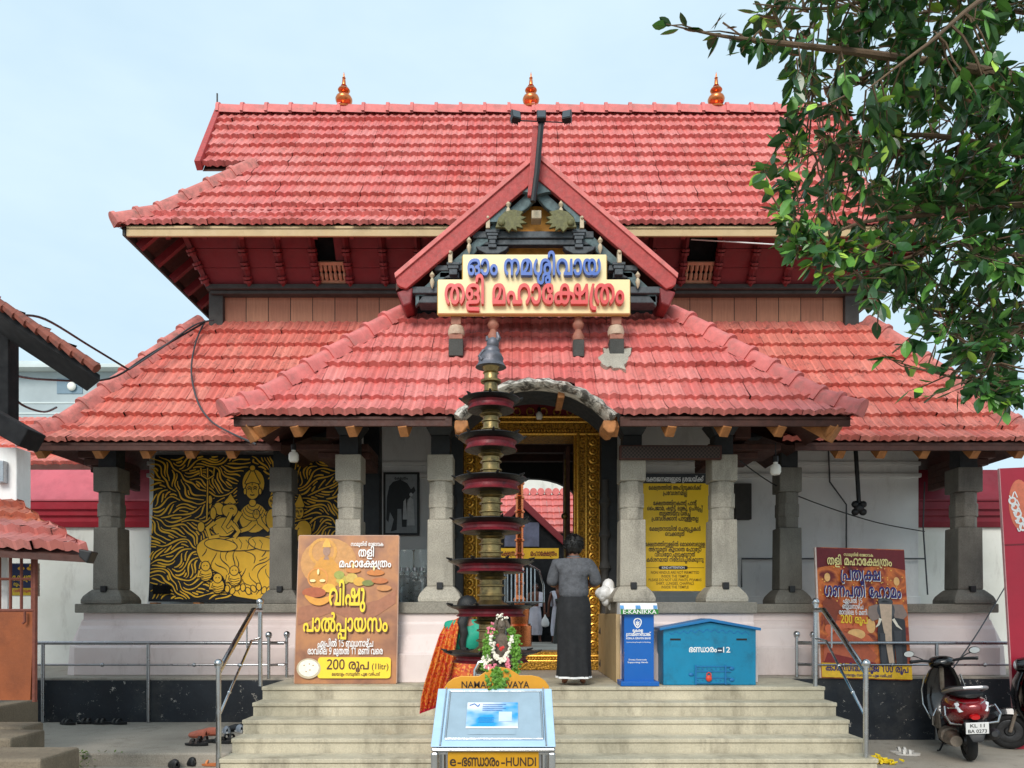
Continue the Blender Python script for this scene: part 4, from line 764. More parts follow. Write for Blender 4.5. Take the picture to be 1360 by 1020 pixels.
[204,[30,-31,-9,1,-8,4,-5,5,-3,8,0,8,4,9,6,5,13,4,-12,4,-6,5,-5,8,-2,11,1,11,3,9,4,7,9,7,13,5,13,3,15,1,11,-1,13,-4,6,-4,5,-6,3,-8,0,-7,-1,-5,-3,-4,-4,-5,6,-7,3,-9,0,-10,-2,-4,-3,-4,-7,-5,-9,-3,-48,-1,-4,-1,-3,-1,-2,-3,1,-3,2,-3,8,-2,72,1,1,10,3,9,7,5,12,4,-11,4,-7,6,-3,7,-3,10,0,7,1,7,4,8,8,10,8,5,12,4,18,3,18,-1,12,-4,5,-2,6,-7,4,-10,0,-5,-2,-7,-6,-8,7,-8,3,-8,-1,-9,-4,-9,-8,-5,-10,-3,-50,-1,-5,-3,-1,-4,2,-3,8,-3,63,0,2,-1,1,-2,0,-9,-2,-3,-3,-1],[37,13,36,0,5,1,3,3,1,8,-2,3,-5,3,-12,1,-2,3,0,9,2,2,12,2,5,5,0,7,-1,3,-4,2,-10,3,-15,0,-11,-2,-6,-3,11,-3,4,-2,5,-6,4,-10,-1,-8,-4,-11,-6,-5],[138,13,36,0,5,1,3,3,1,2,0,5,-2,4,-8,3,-9,1,-2,3,0,9,1,2,13,2,5,5,0,7,-1,3,-3,2,-12,3,-14,0,-11,-2,-6,-3,12,-3,3,-2,5,-6,4,-10,0,-8,-4,-10,-6,-6],[27,29,8,1,4,4,0,5,-1,4,-2,3,-3,1,-8,-1,-5,-4,0,-4,2,-4,2,-3],[128,29,7,1,3,2,2,3,-1,9,-2,2,-4,1,-7,-1,-5,-4,1,-8,2,-3]],
[161,[17,-3,-6,4,-5,6,-2,5,-2,9,0,6,2,8,3,5,6,7,7,3,9,2,9,0,12,-4,7,-5,5,-8,2,-10,-2,-11,2,-1,13,0,2,1,0,32,2,12,3,9,7,8,9,6,12,3,10,0,7,-2,8,-3,6,-4,3,-3,5,-6,4,-15,0,-49,-2,-4,-3,-1,-103,0,-3,3,-4,7,6,11,0,5,-1,7,-5,5,-8,2,-4,-1,-3,-2,-5,-6,-1,-6,2,-5,2,-4,4,-4,1,-2,-7,-9],[98,13,39,0,0,33,-2,10,-4,6,-7,5,-11,1,-7,-3,-5,-4,-3,-6,-1,-7]],
[33,[10,-3,-2,2,-1,2,0,87,-2,8,-2,4,-1,1,-1,-6,-3,-7,-4,-4,-4,-2,-7,-2,-8,0,-7,2,-8,6,-3,8,-1,8,4,9,6,6,9,3,7,1,11,0,11,-3,6,-3,8,-7,3,-6,3,-10,1,-10,0,-83,-1,-2,-2,-2],[-23,95,6,1,3,3,0,6,-2,3,-2,0,-5,-1,-3,-3,0,-6]],
[175,[81,-4,-11,3,-7,5,-4,6,-4,14,0,26,-2,9,-3,5,-6,3,-9,0,-7,-4,-5,-8,-2,-9,0,-9,2,-9,6,-11,8,-8,0,-4,-7,-8,-2,-1,-3,1,-8,8,-7,8,-3,7,-3,9,-1,8,0,10,2,10,4,10,3,5,9,7,13,4,12,0,7,-1,7,-4,8,-8,4,-10,1,-9,0,-22,1,-6,2,-6,4,-4,5,-2,7,1,5,4,2,3,1,7,1,52,1,3,3,1,11,0,1,-1,2,-2,0,-49,0,-6,3,-6,3,-4,8,-3,7,1,7,5,4,7,2,5,0,18,-4,10,-5,8,-6,4,-1,3,2,3,4,4,3,3,2,1,4,-3,10,-10,5,-9,4,-13,1,-15,-1,-5,-4,-12,-5,-8,-12,-9,-13,-3,-7,0,-9,2,-5,2,-6,5,-7,-5,-5,-2,-9,-2]],
[182,[111,-35,-11,3,-8,6,-6,10,-5,13,-33,0,-3,2,-5,9,5,9,1,5,0,5,-3,6,-5,3,-6,1,-4,-1,-4,-3,-3,-2,-2,-6,1,-7,3,-5,4,-4,1,-2,-7,-9,-3,-1,-3,1,-9,9,-4,10,0,10,3,10,7,8,5,4,7,2,14,1,9,-2,5,-3,5,-4,5,-9,2,-10,-2,-11,15,0,2,1,0,14,1,10,4,13,7,15,6,7,6,3,5,3,11,4,17,0,9,-1,9,-4,7,-5,5,-5,6,-9,5,-16,1,-10,0,-15,-3,-19,-5,-13,-6,-11,-9,-10,-4,1,-8,6,-1,3,11,17,4,9,2,11,0,25,-2,11,-3,7,-5,5,-9,6,-6,1,-10,0,-8,-2,-5,-3,-8,-11,-3,-8,-2,-10,-1,-20,2,0,18,0,1,2,1,44,3,1,11,0,3,-1,1,-3,0,-66,-2,-9,-3,-8,-6,-5,-9,-3],[111,-20,4,0,2,3,1,3,0,10,-1,1,-11,0,-6,0,0,-4,5,-9]],
[180,[25,-3,-9,8,-6,8,-5,11,-2,13,1,16,5,12,7,10,9,5,11,3,11,0,9,-3,9,-6,9,6,11,3,11,0,6,-1,6,-3,6,-5,11,7,9,2,14,0,12,-5,7,-7,6,-8,3,-14,1,-10,-2,-12,-6,-14,-5,-6,-6,-7,-4,-3,-2,-1,-6,5,-4,4,0,3,1,2,10,10,4,11,2,13,-2,8,-2,5,-6,8,-6,2,-9,0,-5,-3,-2,-2,-2,-5,-2,-9,0,-48,-1,-1,-2,-2,-11,0,-3,2,0,2,0,47,-2,12,-4,5,-5,2,-9,0,-5,-1,-4,-6,-3,-8,0,-52,-1,-1,-2,-2,-11,0,-3,1,-1,3,0,50,-1,8,-4,5,-4,3,-9,0,-4,-1,-6,-4,-5,-7,-2,-10,0,-7,1,-8,3,-7,4,-5,8,-8,1,-3,-9,-10]],
]
RUNS = {
'ഓം നമശ്ശിവായ':[0,1,2,3,4,5,6,7,8,9],
'തളി മഹാക്ഷേത്രം':[10,11,6,2,4,12,8,13,14,15,10,1],
'തളി':[10,11,6],
'മഹാക്ഷേത്രം':[4,12,8,13,14,15,10,1],
'സാമൂതിരി രാജാവക':[16,8,4,17,10,6,18,6,2,18,8,19,8,7,20],
'വിഷു':[7,6,21,22],
'പാൽപ്പായസം':[23,8,24,25,8,9,16,1],
'ഏപ്രിൽ 15 ബുധനാഴ്ച':[26,15,23,6,24,2,27,28,2,29,22,30,3,8,31,32,33],
'രാവിലെ 9 മുതൽ 11 മണി വരെ':[18,8,7,6,34,35,2,36,2,4,22,10,24,2,27,27,2,4,37,6,2,7,34,18],
'രൂപ':[18,17,23],
'മലയാളം സമ്പൂർണ പൂജ വഴിപാട്':[4,35,9,8,11,1,2,16,38,17,39,37,2,23,17,19,2,7,31,6,23,8,40,32],
'പ്രത്യക്ഷ':[15,23,10,41,14],
'ഗണപതി ഹോമം':[42,37,23,10,6,2,13,12,8,4,1],
'ഏപ്രിൽ 15':[26,15,23,6,24,2,27,28],
'ബുധനാഴ്ച':[29,22,30,3,8,31,32,33],
'രാവിലെ 6 മണി':[18,8,7,6,34,35,2,43,2,4,37,6],
'200 രൂപ':[44,45,45,2,18,17,23],
'കാര്യസിദ്ധി പൂജ 100 രൂപ':[20,8,18,41,16,6,46,6,2,23,17,19,2,27,45,45,2,18,17,23],
'ഭണ്ഡാരം':[47,48,8,18,1],
'ഭക്തജനങ്ങളുടെ ശ്രദ്ധയ്ക്ക്':[47,49,19,3,50,11,22,34,40,2,15,51,46,9,32,52,32],
'ക്ഷേത്രത്തിൽ അഹിന്ദുക്കൾക്ക്':[13,14,15,10,53,6,24,2,54,12,6,55,22,52,56,52,32],
'പ്രവേശനമില്ല':[15,23,13,7,51,3,4,6,57],
'ക്ഷേത്രത്തിനകത്ത് പാന്റ്':[13,14,15,10,53,6,3,20,53,32,2,23,8,58,32],
'പൈജാമ, ഷർട്ട്, ലുങ്കി, ചെരുപ്പ്':[59,23,19,8,4,60,2,21,39,61,32,60,2,35,22,62,6,60,2,34,33,18,22,25,32],
'തുടങ്ങിയവ ധരിച്ച്':[10,22,40,50,6,9,7,2,30,18,6,63,32],
'പ്രവേശിക്കാൻ പാടുള്ളതല്ല':[15,23,13,7,51,6,52,8,64,2,23,8,40,22,65,10,57],
'ക്ഷേത്രനടയിൽ ചെരുപ്പുകൾ':[13,14,15,10,3,40,9,6,24,2,34,33,18,22,25,22,20,56],
'വെക്കരുത്':[34,7,52,18,22,10,32],
'ക്ഷേത്രത്തിനുള്ളിൽ മൊബൈലുള്ള':[13,14,15,10,53,6,3,22,65,6,24,2,34,4,8,59,29,35,22,65],
'അനുമതി കൂടാതെ ഫോട്ടോ':[54,3,22,4,10,6,2,20,17,40,8,34,10,2,13,66,8,13,61,8],
'വീഡിയോ എടുക്കുന്നത്':[7,67,68,6,13,9,8,2,69,40,22,52,22,70,10,32],
'കർശനമായി നിരോധിച്ചിരിക്കുന്നു':[20,39,51,3,4,8,9,6,2,3,6,13,18,8,30,6,63,6,18,6,52,22,70,22],
'കേരള':[13,20,18,11],
'ഗ്രാമീണബാങ്ക്':[15,42,8,4,67,37,29,8,62,32],
'വഴിപാടുകൾ':[7,31,6,23,8,40,22,20,56],
'ക്ഷേത്രം':[13,14,15,10,1],
}

# ---------------------------------------------------------------- ground, terrace, platform
PL = 0.80                         # platform level
AX = 0.325                        # axis of the gatehouse


def structure():
	g = MB()
	g.add([(-400, -60, 0), (400, -60, 0), (400, 600, 0), (-400, 600, 0)], [(0, 1, 2, 3)])
	g.build('ground', 'ground', kind='structure')
	t = MB()
	t.box(-14, -2.74, 7.30, 9.40, 0.004, 0.25)
	t.build('terrace', 'ground', kind='structure', bevel=0.02)
	MB().box(-14, -2.76, 2.5, 7.296, 0.002, 0.12).build('pavement', 'ground', kind='structure')
	p = MB()
	p.box(-14, 3.439, 9.40, 40, 0.002, PL)
	p.box(3.44, 14, 9.58, 40, 0.002, PL)
	p.build('pavement', 'ground', kind='structure', bevel=0.015)
	w = thing('retaining_wall', 'flaking black painted low wall along the ledge left of the steps', 'wall', (-8.4, 9.39, 0.25))
	MB().box(-14, -2.72, 9.36, 9.397, 0.252, PL - 0.03).build('wall_face', 'black_wall', w)
	w = thing('retaining_wall', 'flaking black painted low wall behind the parked scooters', 'wall', (8.4, 9.39, 0))
	MB().box(3.46, 14, 9.54, 9.577, 0.004, PL - 0.03).build('wall_face', 'black_wall', w)
	# stair block
	st = thing('stone_staircase', 'wide beige cement steps leading up to the temple entrance', 'steps', (AX, 7.6, 0))
	r, tr = 0.14, 0.30
	x0, x1 = -2.74, 3.43
	for k in range(6):
		y0 = 8.25 - k * tr
		zt = PL - k * r
		m = MB()
		back = 9.578 if k == 0 else y0 + tr + 0.02
		zb = 0.003
		m.box(x0, x1, y0 + 0.015, back if k else 9.398, zb, zt - 0.045)
		m.box(x0 - 0.005, x1 + 0.005, y0, back - 0.006 if k else 9.398, zt - 0.042, zt)
		m.build('step', 'step', st, bevel=0.008)
	return st


def _profile(pts):
	"""piecewise (d, z) profile -> function s -> (d, z) and length"""
	seg = [0.0]
	for a, b in zip(pts, pts[1:]):
		seg.append(seg[-1] + math.hypot(b[0] - a[0], b[1] - a[1]))

	def f(s):
		for i in range(len(pts) - 1):
			if s <= seg[i + 1] or i == len(pts) - 2:
				q = (s - seg[i]) / (seg[i + 1] - seg[i])
				a, b = pts[i], pts[i + 1]
				return a[0] + (b[0] - a[0]) * q, a[1] + (b[1] - a[1]) * q, math.atan2(b[1] - a[1], b[0] - a[0])
	return f, seg[-1]


def roof_face(mb, place, prof, rows, lo, hi, skip=None, tw=0.24, seed=0, sub=5, jit=1.0):
	"""mangalore tiles in stepped rows. place(a, d, z) -> point; lo/hi(d) bounds along the eave"""
	f, L = _profile(prof)
	rnd = random.Random(seed)
	if mb.uv is None:
		mb.uv = []
	amin, amax = min(lo(0), lo(prof[-1][0])), max(hi(0), hi(prof[-1][0]))
	k0, k1 = math.floor(amin / tw), math.ceil(amax / tw)
	for r in range(rows):
		s0, s1 = L * r / rows, min(L, L * (r + 1) / rows + 0.02)
		rowlift = rnd.uniform(-0.004, 0.004)
		for k in range(k0, k1):
			dj, lj, sk = rnd.gauss(0, 0.008) * jit, abs(rnd.gauss(0, 0.005)) * jit, rnd.gauss(0, 0.002) * jit
			off = (r % 2) * 0.0 + sk
			if rnd.random() < 0.015 * jit: dj, lj = dj - rnd.uniform(.02, .05), lj + .012
			cols = []
			for i in range(sub * 2 + 1):
				q = i / (sub * 2)
				a = k * tw + q * tw + off
				h = -0.013 * math.cos(4 * PI * q) + (0.012 if i in (0, sub * 2) else 0.0)
				cols.append((a, h))
			pts = []
			for s, lift in ((s0 + dj, 0.056 + lj + rowlift + 0.009 * math.sin(k * .41 + r * 1.7 + seed)), (s0 + (s1 - s0) * 0.5, 0.026), (s1, 0.006)):
				d, z, an = f(max(0.0 - 0.02, s))
				row = []
				for a, h in cols:
					aa = min(max(a, lo(d)), hi(d))
					l = lift + h
					row.append(place(aa, d - math.sin(an) * l, z + math.cos(an) * l))
				pts.append(row)
			d, z, an = f(max(-0.02, s0 + dj))
			low = [place(min(max(a, lo(d)), hi(d)), d - math.sin(an) * (h - 0.004), z + math.cos(an) * (h - 0.004)) for a, h in cols]
			if cols[-1][0] <= lo(f(s1)[0]) and cols[-1][0] <= lo(f(s0)[0]): continue
			if cols[0][0] >= hi(f(s1)[0]) and cols[0][0] >= hi(f(s0)[0]): continue
			if skip and skip(k * tw + tw / 2, f(s0)[0], f(s0)[1]): continue
			n = len(cols)
			rings = [low] + pts
			vs = [p for row in rings for p in row]
			fs = [(j * n + i, j * n + i + 1, (j + 1) * n + i + 1, (j + 1) * n + i) for j in range(3) for i in range(n - 1)]
			mb.add(vs, fs)
			for j in range(3):
				for i in range(n - 1):
					ua, ub = (k + 100.01 + seed * 7 + 0.98 * (i + e) / (n - 1) for e in (0, 1))
					va, vb = r + (0.01, 0.02, 0.5, 0.98)[j], r + (0.01, 0.02, 0.5, 0.98)[j + 1]
					mb.uv.append([(ua, va), (ub, va), (ub, vb), (ua, vb)])
	return mb


def ridge_line(mb, a, b, n, r=0.11, lift=0.05, up=(0, 0, 1), taper=0.8):
	"""a row of overlapping half round ridge tiles from a (low) to b (high)"""
	a, b = Vector(a), Vector(b)
	d = (b - a).normalized()
	x = d.cross(Vector(up)).normalized()
	z = x.cross(d)
	for i in range(n):
		p = a + (b - a) * (i / n)
		q = a + (b - a) * min(1.0, (i + 1.12) / n)
		rings = []
		for pt, rr, lf in ((p - d * 0.0, r * 1.08, lift + 0.022), (p + d * 0.05, r * 1.08, lift + 0.022), (p + d * 0.051, r * 0.97, lift + 0.012), (q, r * 0.9, lift)):
			rings.append([pt + x * math.cos(PI * k / 10) * rr * (1.12 if k in (0, 10) else 1) + z * (math.sin(PI * k / 10) * rr * 0.86 + lf - (0.09 if k in (0, 10) else 0)) for k in range(11)])
		mb.loft(rings, cap=False, closed=False)
		mb.add(rings[0], [tuple(range(11))[::-1]])
	return mb


def finial(parent, x, y, z, k):
	prof = [(0.0, 0.0), (0.13, 0.0), (0.14, 0.025), (0.07, 0.05), (0.06, 0.075), (0.11, 0.10), (0.135, 0.145), (0.14, 0.175), (0.125, 0.21), (0.08, 0.25),
			(0.05, 0.265), (0.045, 0.285), (0.085, 0.30), (0.1, 0.325), (0.085, 0.352), (0.045, 0.37), (0.034, 0.39), (0.05, 0.40), (0.034, 0.415),
			(0.028, 0.50), (0.018, 0.515), (0.03, 0.53), (0.014, 0.545), (0.012, 0.58), (0.0, 0.64)]
	MB().lathe(prof, (x, y, z), 20).build('finial', 'copper', parent, smooth=True)


def column(parent, x, y, w, zb, zt, m, lamp=True):
	c = MB()
	h = w / 2
	sq = lambda k, z: [(x - k, y - k, z), (x + k, y - k, z), (x + k, y + k, z), (x - k, y + k, z)]

	def block(z0, z1, k0, k1):
		c.loft([sq(k0, z0), sq(k1, z1)])

	def octo(z0, z1, k, ch):
		pts = []
		for z in (z0, z1):
			q = k - ch
			pts.append([(x - q, y - k, z), (x + q, y - k, z), (x + k, y - q, z), (x + k, y + q, z), (x + q, y + k, z), (x - q, y + k, z), (x - k, y + q, z), (x - k, y - q, z)])
		c.loft(pts)
	# flared foot, lower block, octagon, upper block
	c.loft([sq(h * 1.62, zb), sq(h * 1.62, zb + 0.05), sq(h * 1.5, zb + 0.10), sq(h * 1.2, zb + 0.16), sq(h * 1.02, zb + 0.19)])
	z1 = zb + 0.19 + (zt - zb) * 0.38
	block(zb + 0.19, z1, h, h * 0.96)
	z2 = z1 + (zt - zb) * 0.22
	octo(z1, z2, h * 0.88, h * 0.5)
	zc = (z1 + z2) / 2
	octo(zc - 0.09, zc + 0.09, h * 0.92, h * 0.44)
	z3 = z2 + (zt - zb) * 0.15
	block(z2, z3, h * 0.98, h * 0.98)
	col = c.build('column', m, parent, bevel=0.012)
	k = MB()
	block2 = [sq(h * 0.72, z3), sq(h * 0.72, zt - 0.10)]
	k.loft(block2)
	k.loft([sq(h * 0.72, zt - 0.10), sq(h * 1.25, zt + 0.05)])
	k.build('capital', 'black_wood', col, bevel=0.008)
	if lamp:
		MB().box(x - 0.035, x + 0.035, y - h - 0.06, y - h - 0.002, zb + 0.155, zb + 0.235).build('spotlight', 'black_plastic', col, bevel=0.005)
	return col


def gatehouse():
	g = thing('temple_gatehouse', 'two tiered temple gatehouse with pink clay tile roofs and stone pillars', 'temple', (AX, 11, PL))
	S = lambda x: x + AX
	# ---------------- lower main roof
	Ye, hw, hwt = 9.35, 6.40, 4.93
	prof = [(0, 3.75), (0.36, 4.02), (1.85, 5.94)]
	lo = lambda d: S(-(hw - (hw - hwt) * d / 1.85))
	hi = lambda d: S(hw - (hw - hwt) * d / 1.85)
	m = MB()
	porch_cut = lambda a, d, z: z < 5.5 and abs(a - S(0)) < min(3.15, 3.2 - (z - 3.75) * 1.0)
	roof_face(m, lambda a, d, z: (a, Ye + d, z), prof, 9, lo, hi, skip=porch_cut, seed=1)
	back = lambda a, d, z: (a, 2 * 12.5 - Ye - d, z)
	for sgn in (-1, 1):
		roof_face(m, (lambda sg: (lambda a, d, z: (S(sg * (hw - d * (hw - hwt) / 1.85)), a, z)))(sgn), prof, 9,
				 lambda d: Ye + d, lambda d: 2 * 12.5 - Ye - d, seed=3 + sgn, sub=2)
	low = m.build('lower_roof', 'tile_low', g)
	sf = MB()      # boards under the tiles
	def under(place, pr, lo_, hi_, e=0.07, d0=0.03):
		r0 = [place(f_(pr[0][0]) , pr[0][0] + d0, pr[0][1] - 0.05) for f_ in (lo_, hi_)]
		for (da, za), (db, zb_) in zip(pr, pr[1:]):
			r1 = [place(f_(db), db + 0.03, zb_ - e) for f_ in (lo_, hi_)]
			sf.add([r0[0], r0[1], r1[1], r1[0]], [(0, 1, 2, 3)])
			r0 = r1
	front = lambda a, d, z: (a, Ye + d, z)
	rear = lambda a, d, z: (a, 25 - Ye - d, z)
	porch_half = lambda d: min(3.1, 3.1 - d * 0.97)
	for pl_, w in ((front, porch_half), (rear, lambda d: 1.5)):
		under(pl_, prof, lo, lambda d: S(-w(d)))
		under(pl_, prof, lambda d: S(w(d)), hi)
	for sgn in (-1, 1):
		under((lambda sg: (lambda a, d, z: (S(sg * (hw - d * (hw - hwt) / 1.85)), a, z)))(sgn), prof, lambda d: Ye + d, lambda d: 25 - Ye - d)
	sf.build('soffit', 'dark_wood', low)
	for xa, xb in ((S(-hw) + 0.03, S(-3.2)), (S(3.2), S(hw) - 0.03)):
		MB().box(xa, xb, Ye + 0.035, Ye + 0.07, 3.635, 3.735).build('eave_board', 'dark_wood', low, bevel=0.005)
	for sgn in (-1, 1):
		ridge_line(ridge_line(MB(), (S(sgn * (hw + 0.02)), Ye - 0.02, 3.74), (S(sgn * (hw - .286)), Ye + .36, 4.01), 2, 0.105), (S(sgn * (hw - .286)), Ye + .36, 4.01), (S(sgn * hwt), 11.2, 5.92), 7, 0.105).build('hip_cap', 'cap_moss', low, smooth=True)
	for u in (62, 138, 200, 258, 312, 1110, 1164, 1220, 1286, 1345):
		x = PX(u, 9.6)
		sk = 0.25 if u < 680 else -0.25
		r = MB()
		r.beam((x, Ye + 0.10, 3.60), (x + sk * 0.5, Ye + 1.2, 4.35 + 0.3), 0.11, 0.13)
		r.build('rafter', 'rafter_end', low, bevel=0.006)
	# ---------------- porch roof
	Yp, pw, pt = 8.11, 3.37, 1.74
	pprof = [(0, 3.75), (0.28, 3.985), (1.61, 5.45), (1.95, 5.80)]
	plo = lambda d: S(-(pw - (pw - pt) * min(d, 1.61) / 1.61) - 0.03)
	phi = lambda d: S((pw - (pw - pt) * min(d, 1.61) / 1.61) - 0.0)
	AXA, AHW = 0.25, 0.76

	def archz(x):
		q = abs(x - AXA)
		return 2.99 + math.sqrt(1.2 - q * q) if q < 0.84 else -9
	m = MB()
	roof_face(m, lambda a, d, z: (a, Yp + d, z), pprof, 8, plo, phi, skip=lambda a, d, z: z < archz(a) - 0.02, seed=5)
	for sgn in (-1, 1):
		roof_face(m, (lambda sg: (lambda a, d, z: (S(sg * (pw - d * (pw - pt) / 1.61)), a, z)))(sgn), pprof[:3], 7,
				 lambda d: Yp + d, lambda d: 10.9, seed=8 + sgn, sub=2)
	por = m.build('porch_roof', 'tile', g)
	sf = MB()
	pf = lambda a, d, z: (a, Yp + d, z)
	under(pf, pprof[:3], plo, lambda d: S(-1.05))
	under(pf, pprof[:3], lambda d: S(0.95), phi)
	sf.add([(S(-1.05), Yp + 0.55, 4.1), (S(0.95), Yp + 0.55, 4.1), (S(0.95), 9.72, 5.36), (S(-1.05), 9.72, 5.36)], [(0, 1, 2, 3)])
	for sgn in (-1, 1):
		under((lambda sg: (lambda a, d, z: (S(sg * (pw - d * (pw - pt) / 1.61)), a, z)))(sgn), pprof[:3], lambda d: Yp + d, lambda d: 10.9)
	sf.build('soffit', 'dark_wood', por)
	for xa, xb in ((S(-pw) + 0.03, AXA - 0.9), (AXA + 0.92, S(pw) - 0.03)):
		MB().box(xa, xb, Yp + 0.04, Yp + 0.075, 3.63, 3.735).build('eave_board', 'dark_wood', por, bevel=0.005)
	for sgn in (-1, 1):
		ridge_line(ridge_line(MB(), (S(sgn * (pw + 0.04)), Yp - 0.03, 3.74), (S(sgn * (pw - .283)), Yp + .28, 3.98), 2, 0.10), (S(sgn * (pw - .283)), Yp + .28, 3.98), (S(sgn * (pt - 0.02)), 9.74, 5.47), 7, 0.10).build('hip_cap', 'cap', por, smooth=True)
		# end of the hip rafter, carved nose
		n = MB()
		n.beam((S(sgn * (pw - 0.16)), Yp + 0.12, 3.56), (S(sgn * (pw - 1.5)), Yp + 1.4, 4.9), 0.14, 0.2)
		n.build('hip_rafter', 'rafter_end', por, bevel=0.01)
	for u in (352, 400, 472, 539, 612, 812, 886, 957, 1028, 1094):
		x = PX(u, 8.4)
		sk = (AX - x) * 0.12
		r = MB()
		r.beam((x, Yp + 0.08, 3.575), (x + sk, Yp + 1.05, 4.6), 0.10, 0.13)
		r.build('rafter', 'rafter_end', por, bevel=0.006)
	# mortar patch and missing tile on the porch roof
	def on_porch(u, v):
		# ray / porch plane: z = 3.985 + (Y - 8.39) * 1.1015
		k = (HZ - v) / F
		Y = (3.985 - 8.39 * 1.1015 - EYE) / (k - 1.1015)
		return P(u, v, Y)
	pm = MB()
	rr = random.Random(4)
	c = [on_porch(818 + (20 + rr.uniform(-8, 7)) * math.cos(a * PI / 9), 480 + (17 + rr.uniform(-5, 4)) * math.sin(a * PI / 9)) for a in range(18)]
	nrm = Vector((0, -0.74, 0.67))
	top = [p + nrm * 0.055 for p in c]
	inn = [p + (on_porch(818, 480) - p) * 0.35 + nrm * 0.068 for p in c]
	pm.loft([c, top, inn])
	pm.build('mortar_patch', 'granite_lt', por, smooth=True)
	# ---------------- limewashed arch over the entrance
	a = MB()
	n = 28
	N0, N1 = [], []
	for i in range(n + 1):
		th = (i / n * 2 - 1) * 0.86
		nx, nz = math.sin(th), math.cos(th)
		cx, cz = AXA + nx * 1.03, 2.985 + nz * 1.03
		w = 0.075 + 0.02 * abs(th) + 0.012 * math.sin(i * 2.1)
		N0.append((cx, cz, nx, nz, w))
	rings = []
	for cx, cz, nx, nz, w in N0:
		sec = [(0.0, Yp - 0.09), (0.02, Yp - 0.13), (w * 0.55, Yp - 0.15), (w, Yp - 0.11), (w + 0.03, Yp - 0.05), (w + 0.03, Yp + 0.62), (w * .6, Yp + 0.62), (w * .6, Yp + 0.06), (0.0, Yp + 0.05)]
		rings.append([(cx + nx * o, y, cz + nz * o) for o, y in sec])
	a.loft(rings)
	arch = a.build('entrance_arch', 'white_arch', g, smooth=True)
	va = MB()
	va.loft([[(cx + nx * o, y, cz + nz * o) for o, y in ((0.012, Yp + .062), (w * .55, Yp + .062), (w * .55, Yp + .62), (0.012, Yp + .62))] for cx, cz, nx, nz, w in N0])
	va.build('vault', 'black_wood', arch, smooth=True)
	for sgn in (-1, 1):
		x = AXA + sgn * (AHW + 0.03)
		MB().prism([(x - 0.07, 3.66), (x + 0.07, 3.66), (x + 0.075, 3.60), (x + sgn * 0.02 + 0.03, 3.53), (x + sgn * 0.02 - 0.03, 3.52), (x - 0.075, 3.58)], Yp - 0.1, Yp + 0.25).build('corbel', 'rafter_end', arch, bevel=0.015)
	for x in (AXA - 0.28, AXA + 0.28):
		MB().box(x - 0.035, x + 0.035, Yp - 0.02, Yp + 0.5, 3.92, 3.985).build('rafter', 'rafter_end', arch, bevel=0.006)
	MB().box(S(-1.0), S(0.97), Yp + 0.62, Yp + 0.66, 3.3, 4.6).build('lintel_board', 'black_wood', arch) if False else None
	# ---------------- upper roof
	Yu, uw = 10.10, 5.62
	up = [(0, 6.83), (0.36, 7.17), (2.40, 9.90)]
	ulo = lambda d: S(-(uw - 1.15 * d)) if d < 1.22 else S(-(5.02 + (d - 1.22) * 0.16))
	uhi = lambda d: S(uw - 1.15 * d) if d < 1.22 else S(5.02 + (d - 1.22) * 0.16)
	m = MB()
	f_, L_ = _profile(up)
	rows = 12
	# lower hipped part and upper gablet part share the rows
	brk = next(r for r in range(rows) if f_(L_ * r / rows)[0] >= 1.16)
	dbrk = f_(L_ * brk / rows)[0]
	ulo = lambda d: S(-(uw - 1.15 * d)) if d < dbrk - 0.03 else S(-(5.02 + (d - dbrk) * 0.16))
	uhi = lambda d: S(uw - 1.15 * d) if d < dbrk - 0.03 else S(5.02 + (d - dbrk) * 0.16)
	# separate calls so that no tile spans the step
	def half(profile, rows, lo, hi, seed, place=lambda a, d, z: (a, Yu + d, z)):
		roof_face(m, place, profile, rows, lo, hi, seed=seed)
	zb = f_(L_ * brk / rows)[1]
	low_p = [up[0], up[1], (dbrk, zb)]
	hi_p = [(dbrk, zb), up[2]]
	half(low_p, brk, lambda d: S(-(uw - 1.15 * d)), lambda d: S(uw - 1.15 * d), 21)
	half(hi_p, rows - brk, lambda d: S(-(5.02 + (d - dbrk) * 0.16)), lambda d: S(5.02 + (d - dbrk) * 0.16), 22)
	for sgn in (-1, 1):
		roof_face(m, (lambda sg: (lambda a, d, z: (S(sg * (uw - 1.15 * d)), a, z)))(sgn), low_p, brk,
				 lambda d: Yu + d, lambda d: 25 - Yu - d, seed=24 + sgn, sub=2)
	ur = m.build('upper_roof', 'tile', g)
	sf = MB()
	e = 0.09
	for pl_ in (lambda a, d, z: (a, Yu + d, z), lambda a, d, z: (a, 25 - Yu - d, z)):
		under(pl_, low_p, lambda d: S(-(uw - 1.15 * d)), lambda d: S(uw - 1.15 * d))
		r = [pl_(S(x), dd, zz - 0.08) for x, dd, zz in ((-4.98, dbrk, zb), (4.98, dbrk, zb), (5.12, 2.38, 9.88), (-5.12, 2.38, 9.88))]
		sf.add(r, [(0, 1, 2, 3)])
	for sgn in (-1, 1):
		under((lambda sg: (lambda a, d, z: (S(sg * (uw - 1.15 * d)), a, z)))(sgn), low_p, lambda d: Yu + d, lambda d: 25 - Yu - d)
	sf.build('soffit', 'dark_wood', ur)
	# gablet: verge boards, dark end, ridge
	for sgn in (-1, 1):
		xa, xb = S(sgn * 5.02), S(sgn * 5.20)
		v = MB()
		v.beam((xa, Yu + dbrk - 0.06, zb - 0.03), (xb, 12.52, 9.93), 0.09, 0.14, up=(0, -1, 1))
		v.build('verge_board', 'barge', ur, bevel=0.008)
		v = MB()
		v.add([(S(sgn * 4.3), Yu + dbrk + 0.05, zb - 0.1), (S(sgn * 4.3), 12.5, 9.8), (S(sgn * 4.3), 25 - Yu - dbrk, zb - 0.1)], [(0, 1, 2)])
		v.build('gablet_wall', 'black_wood', ur)
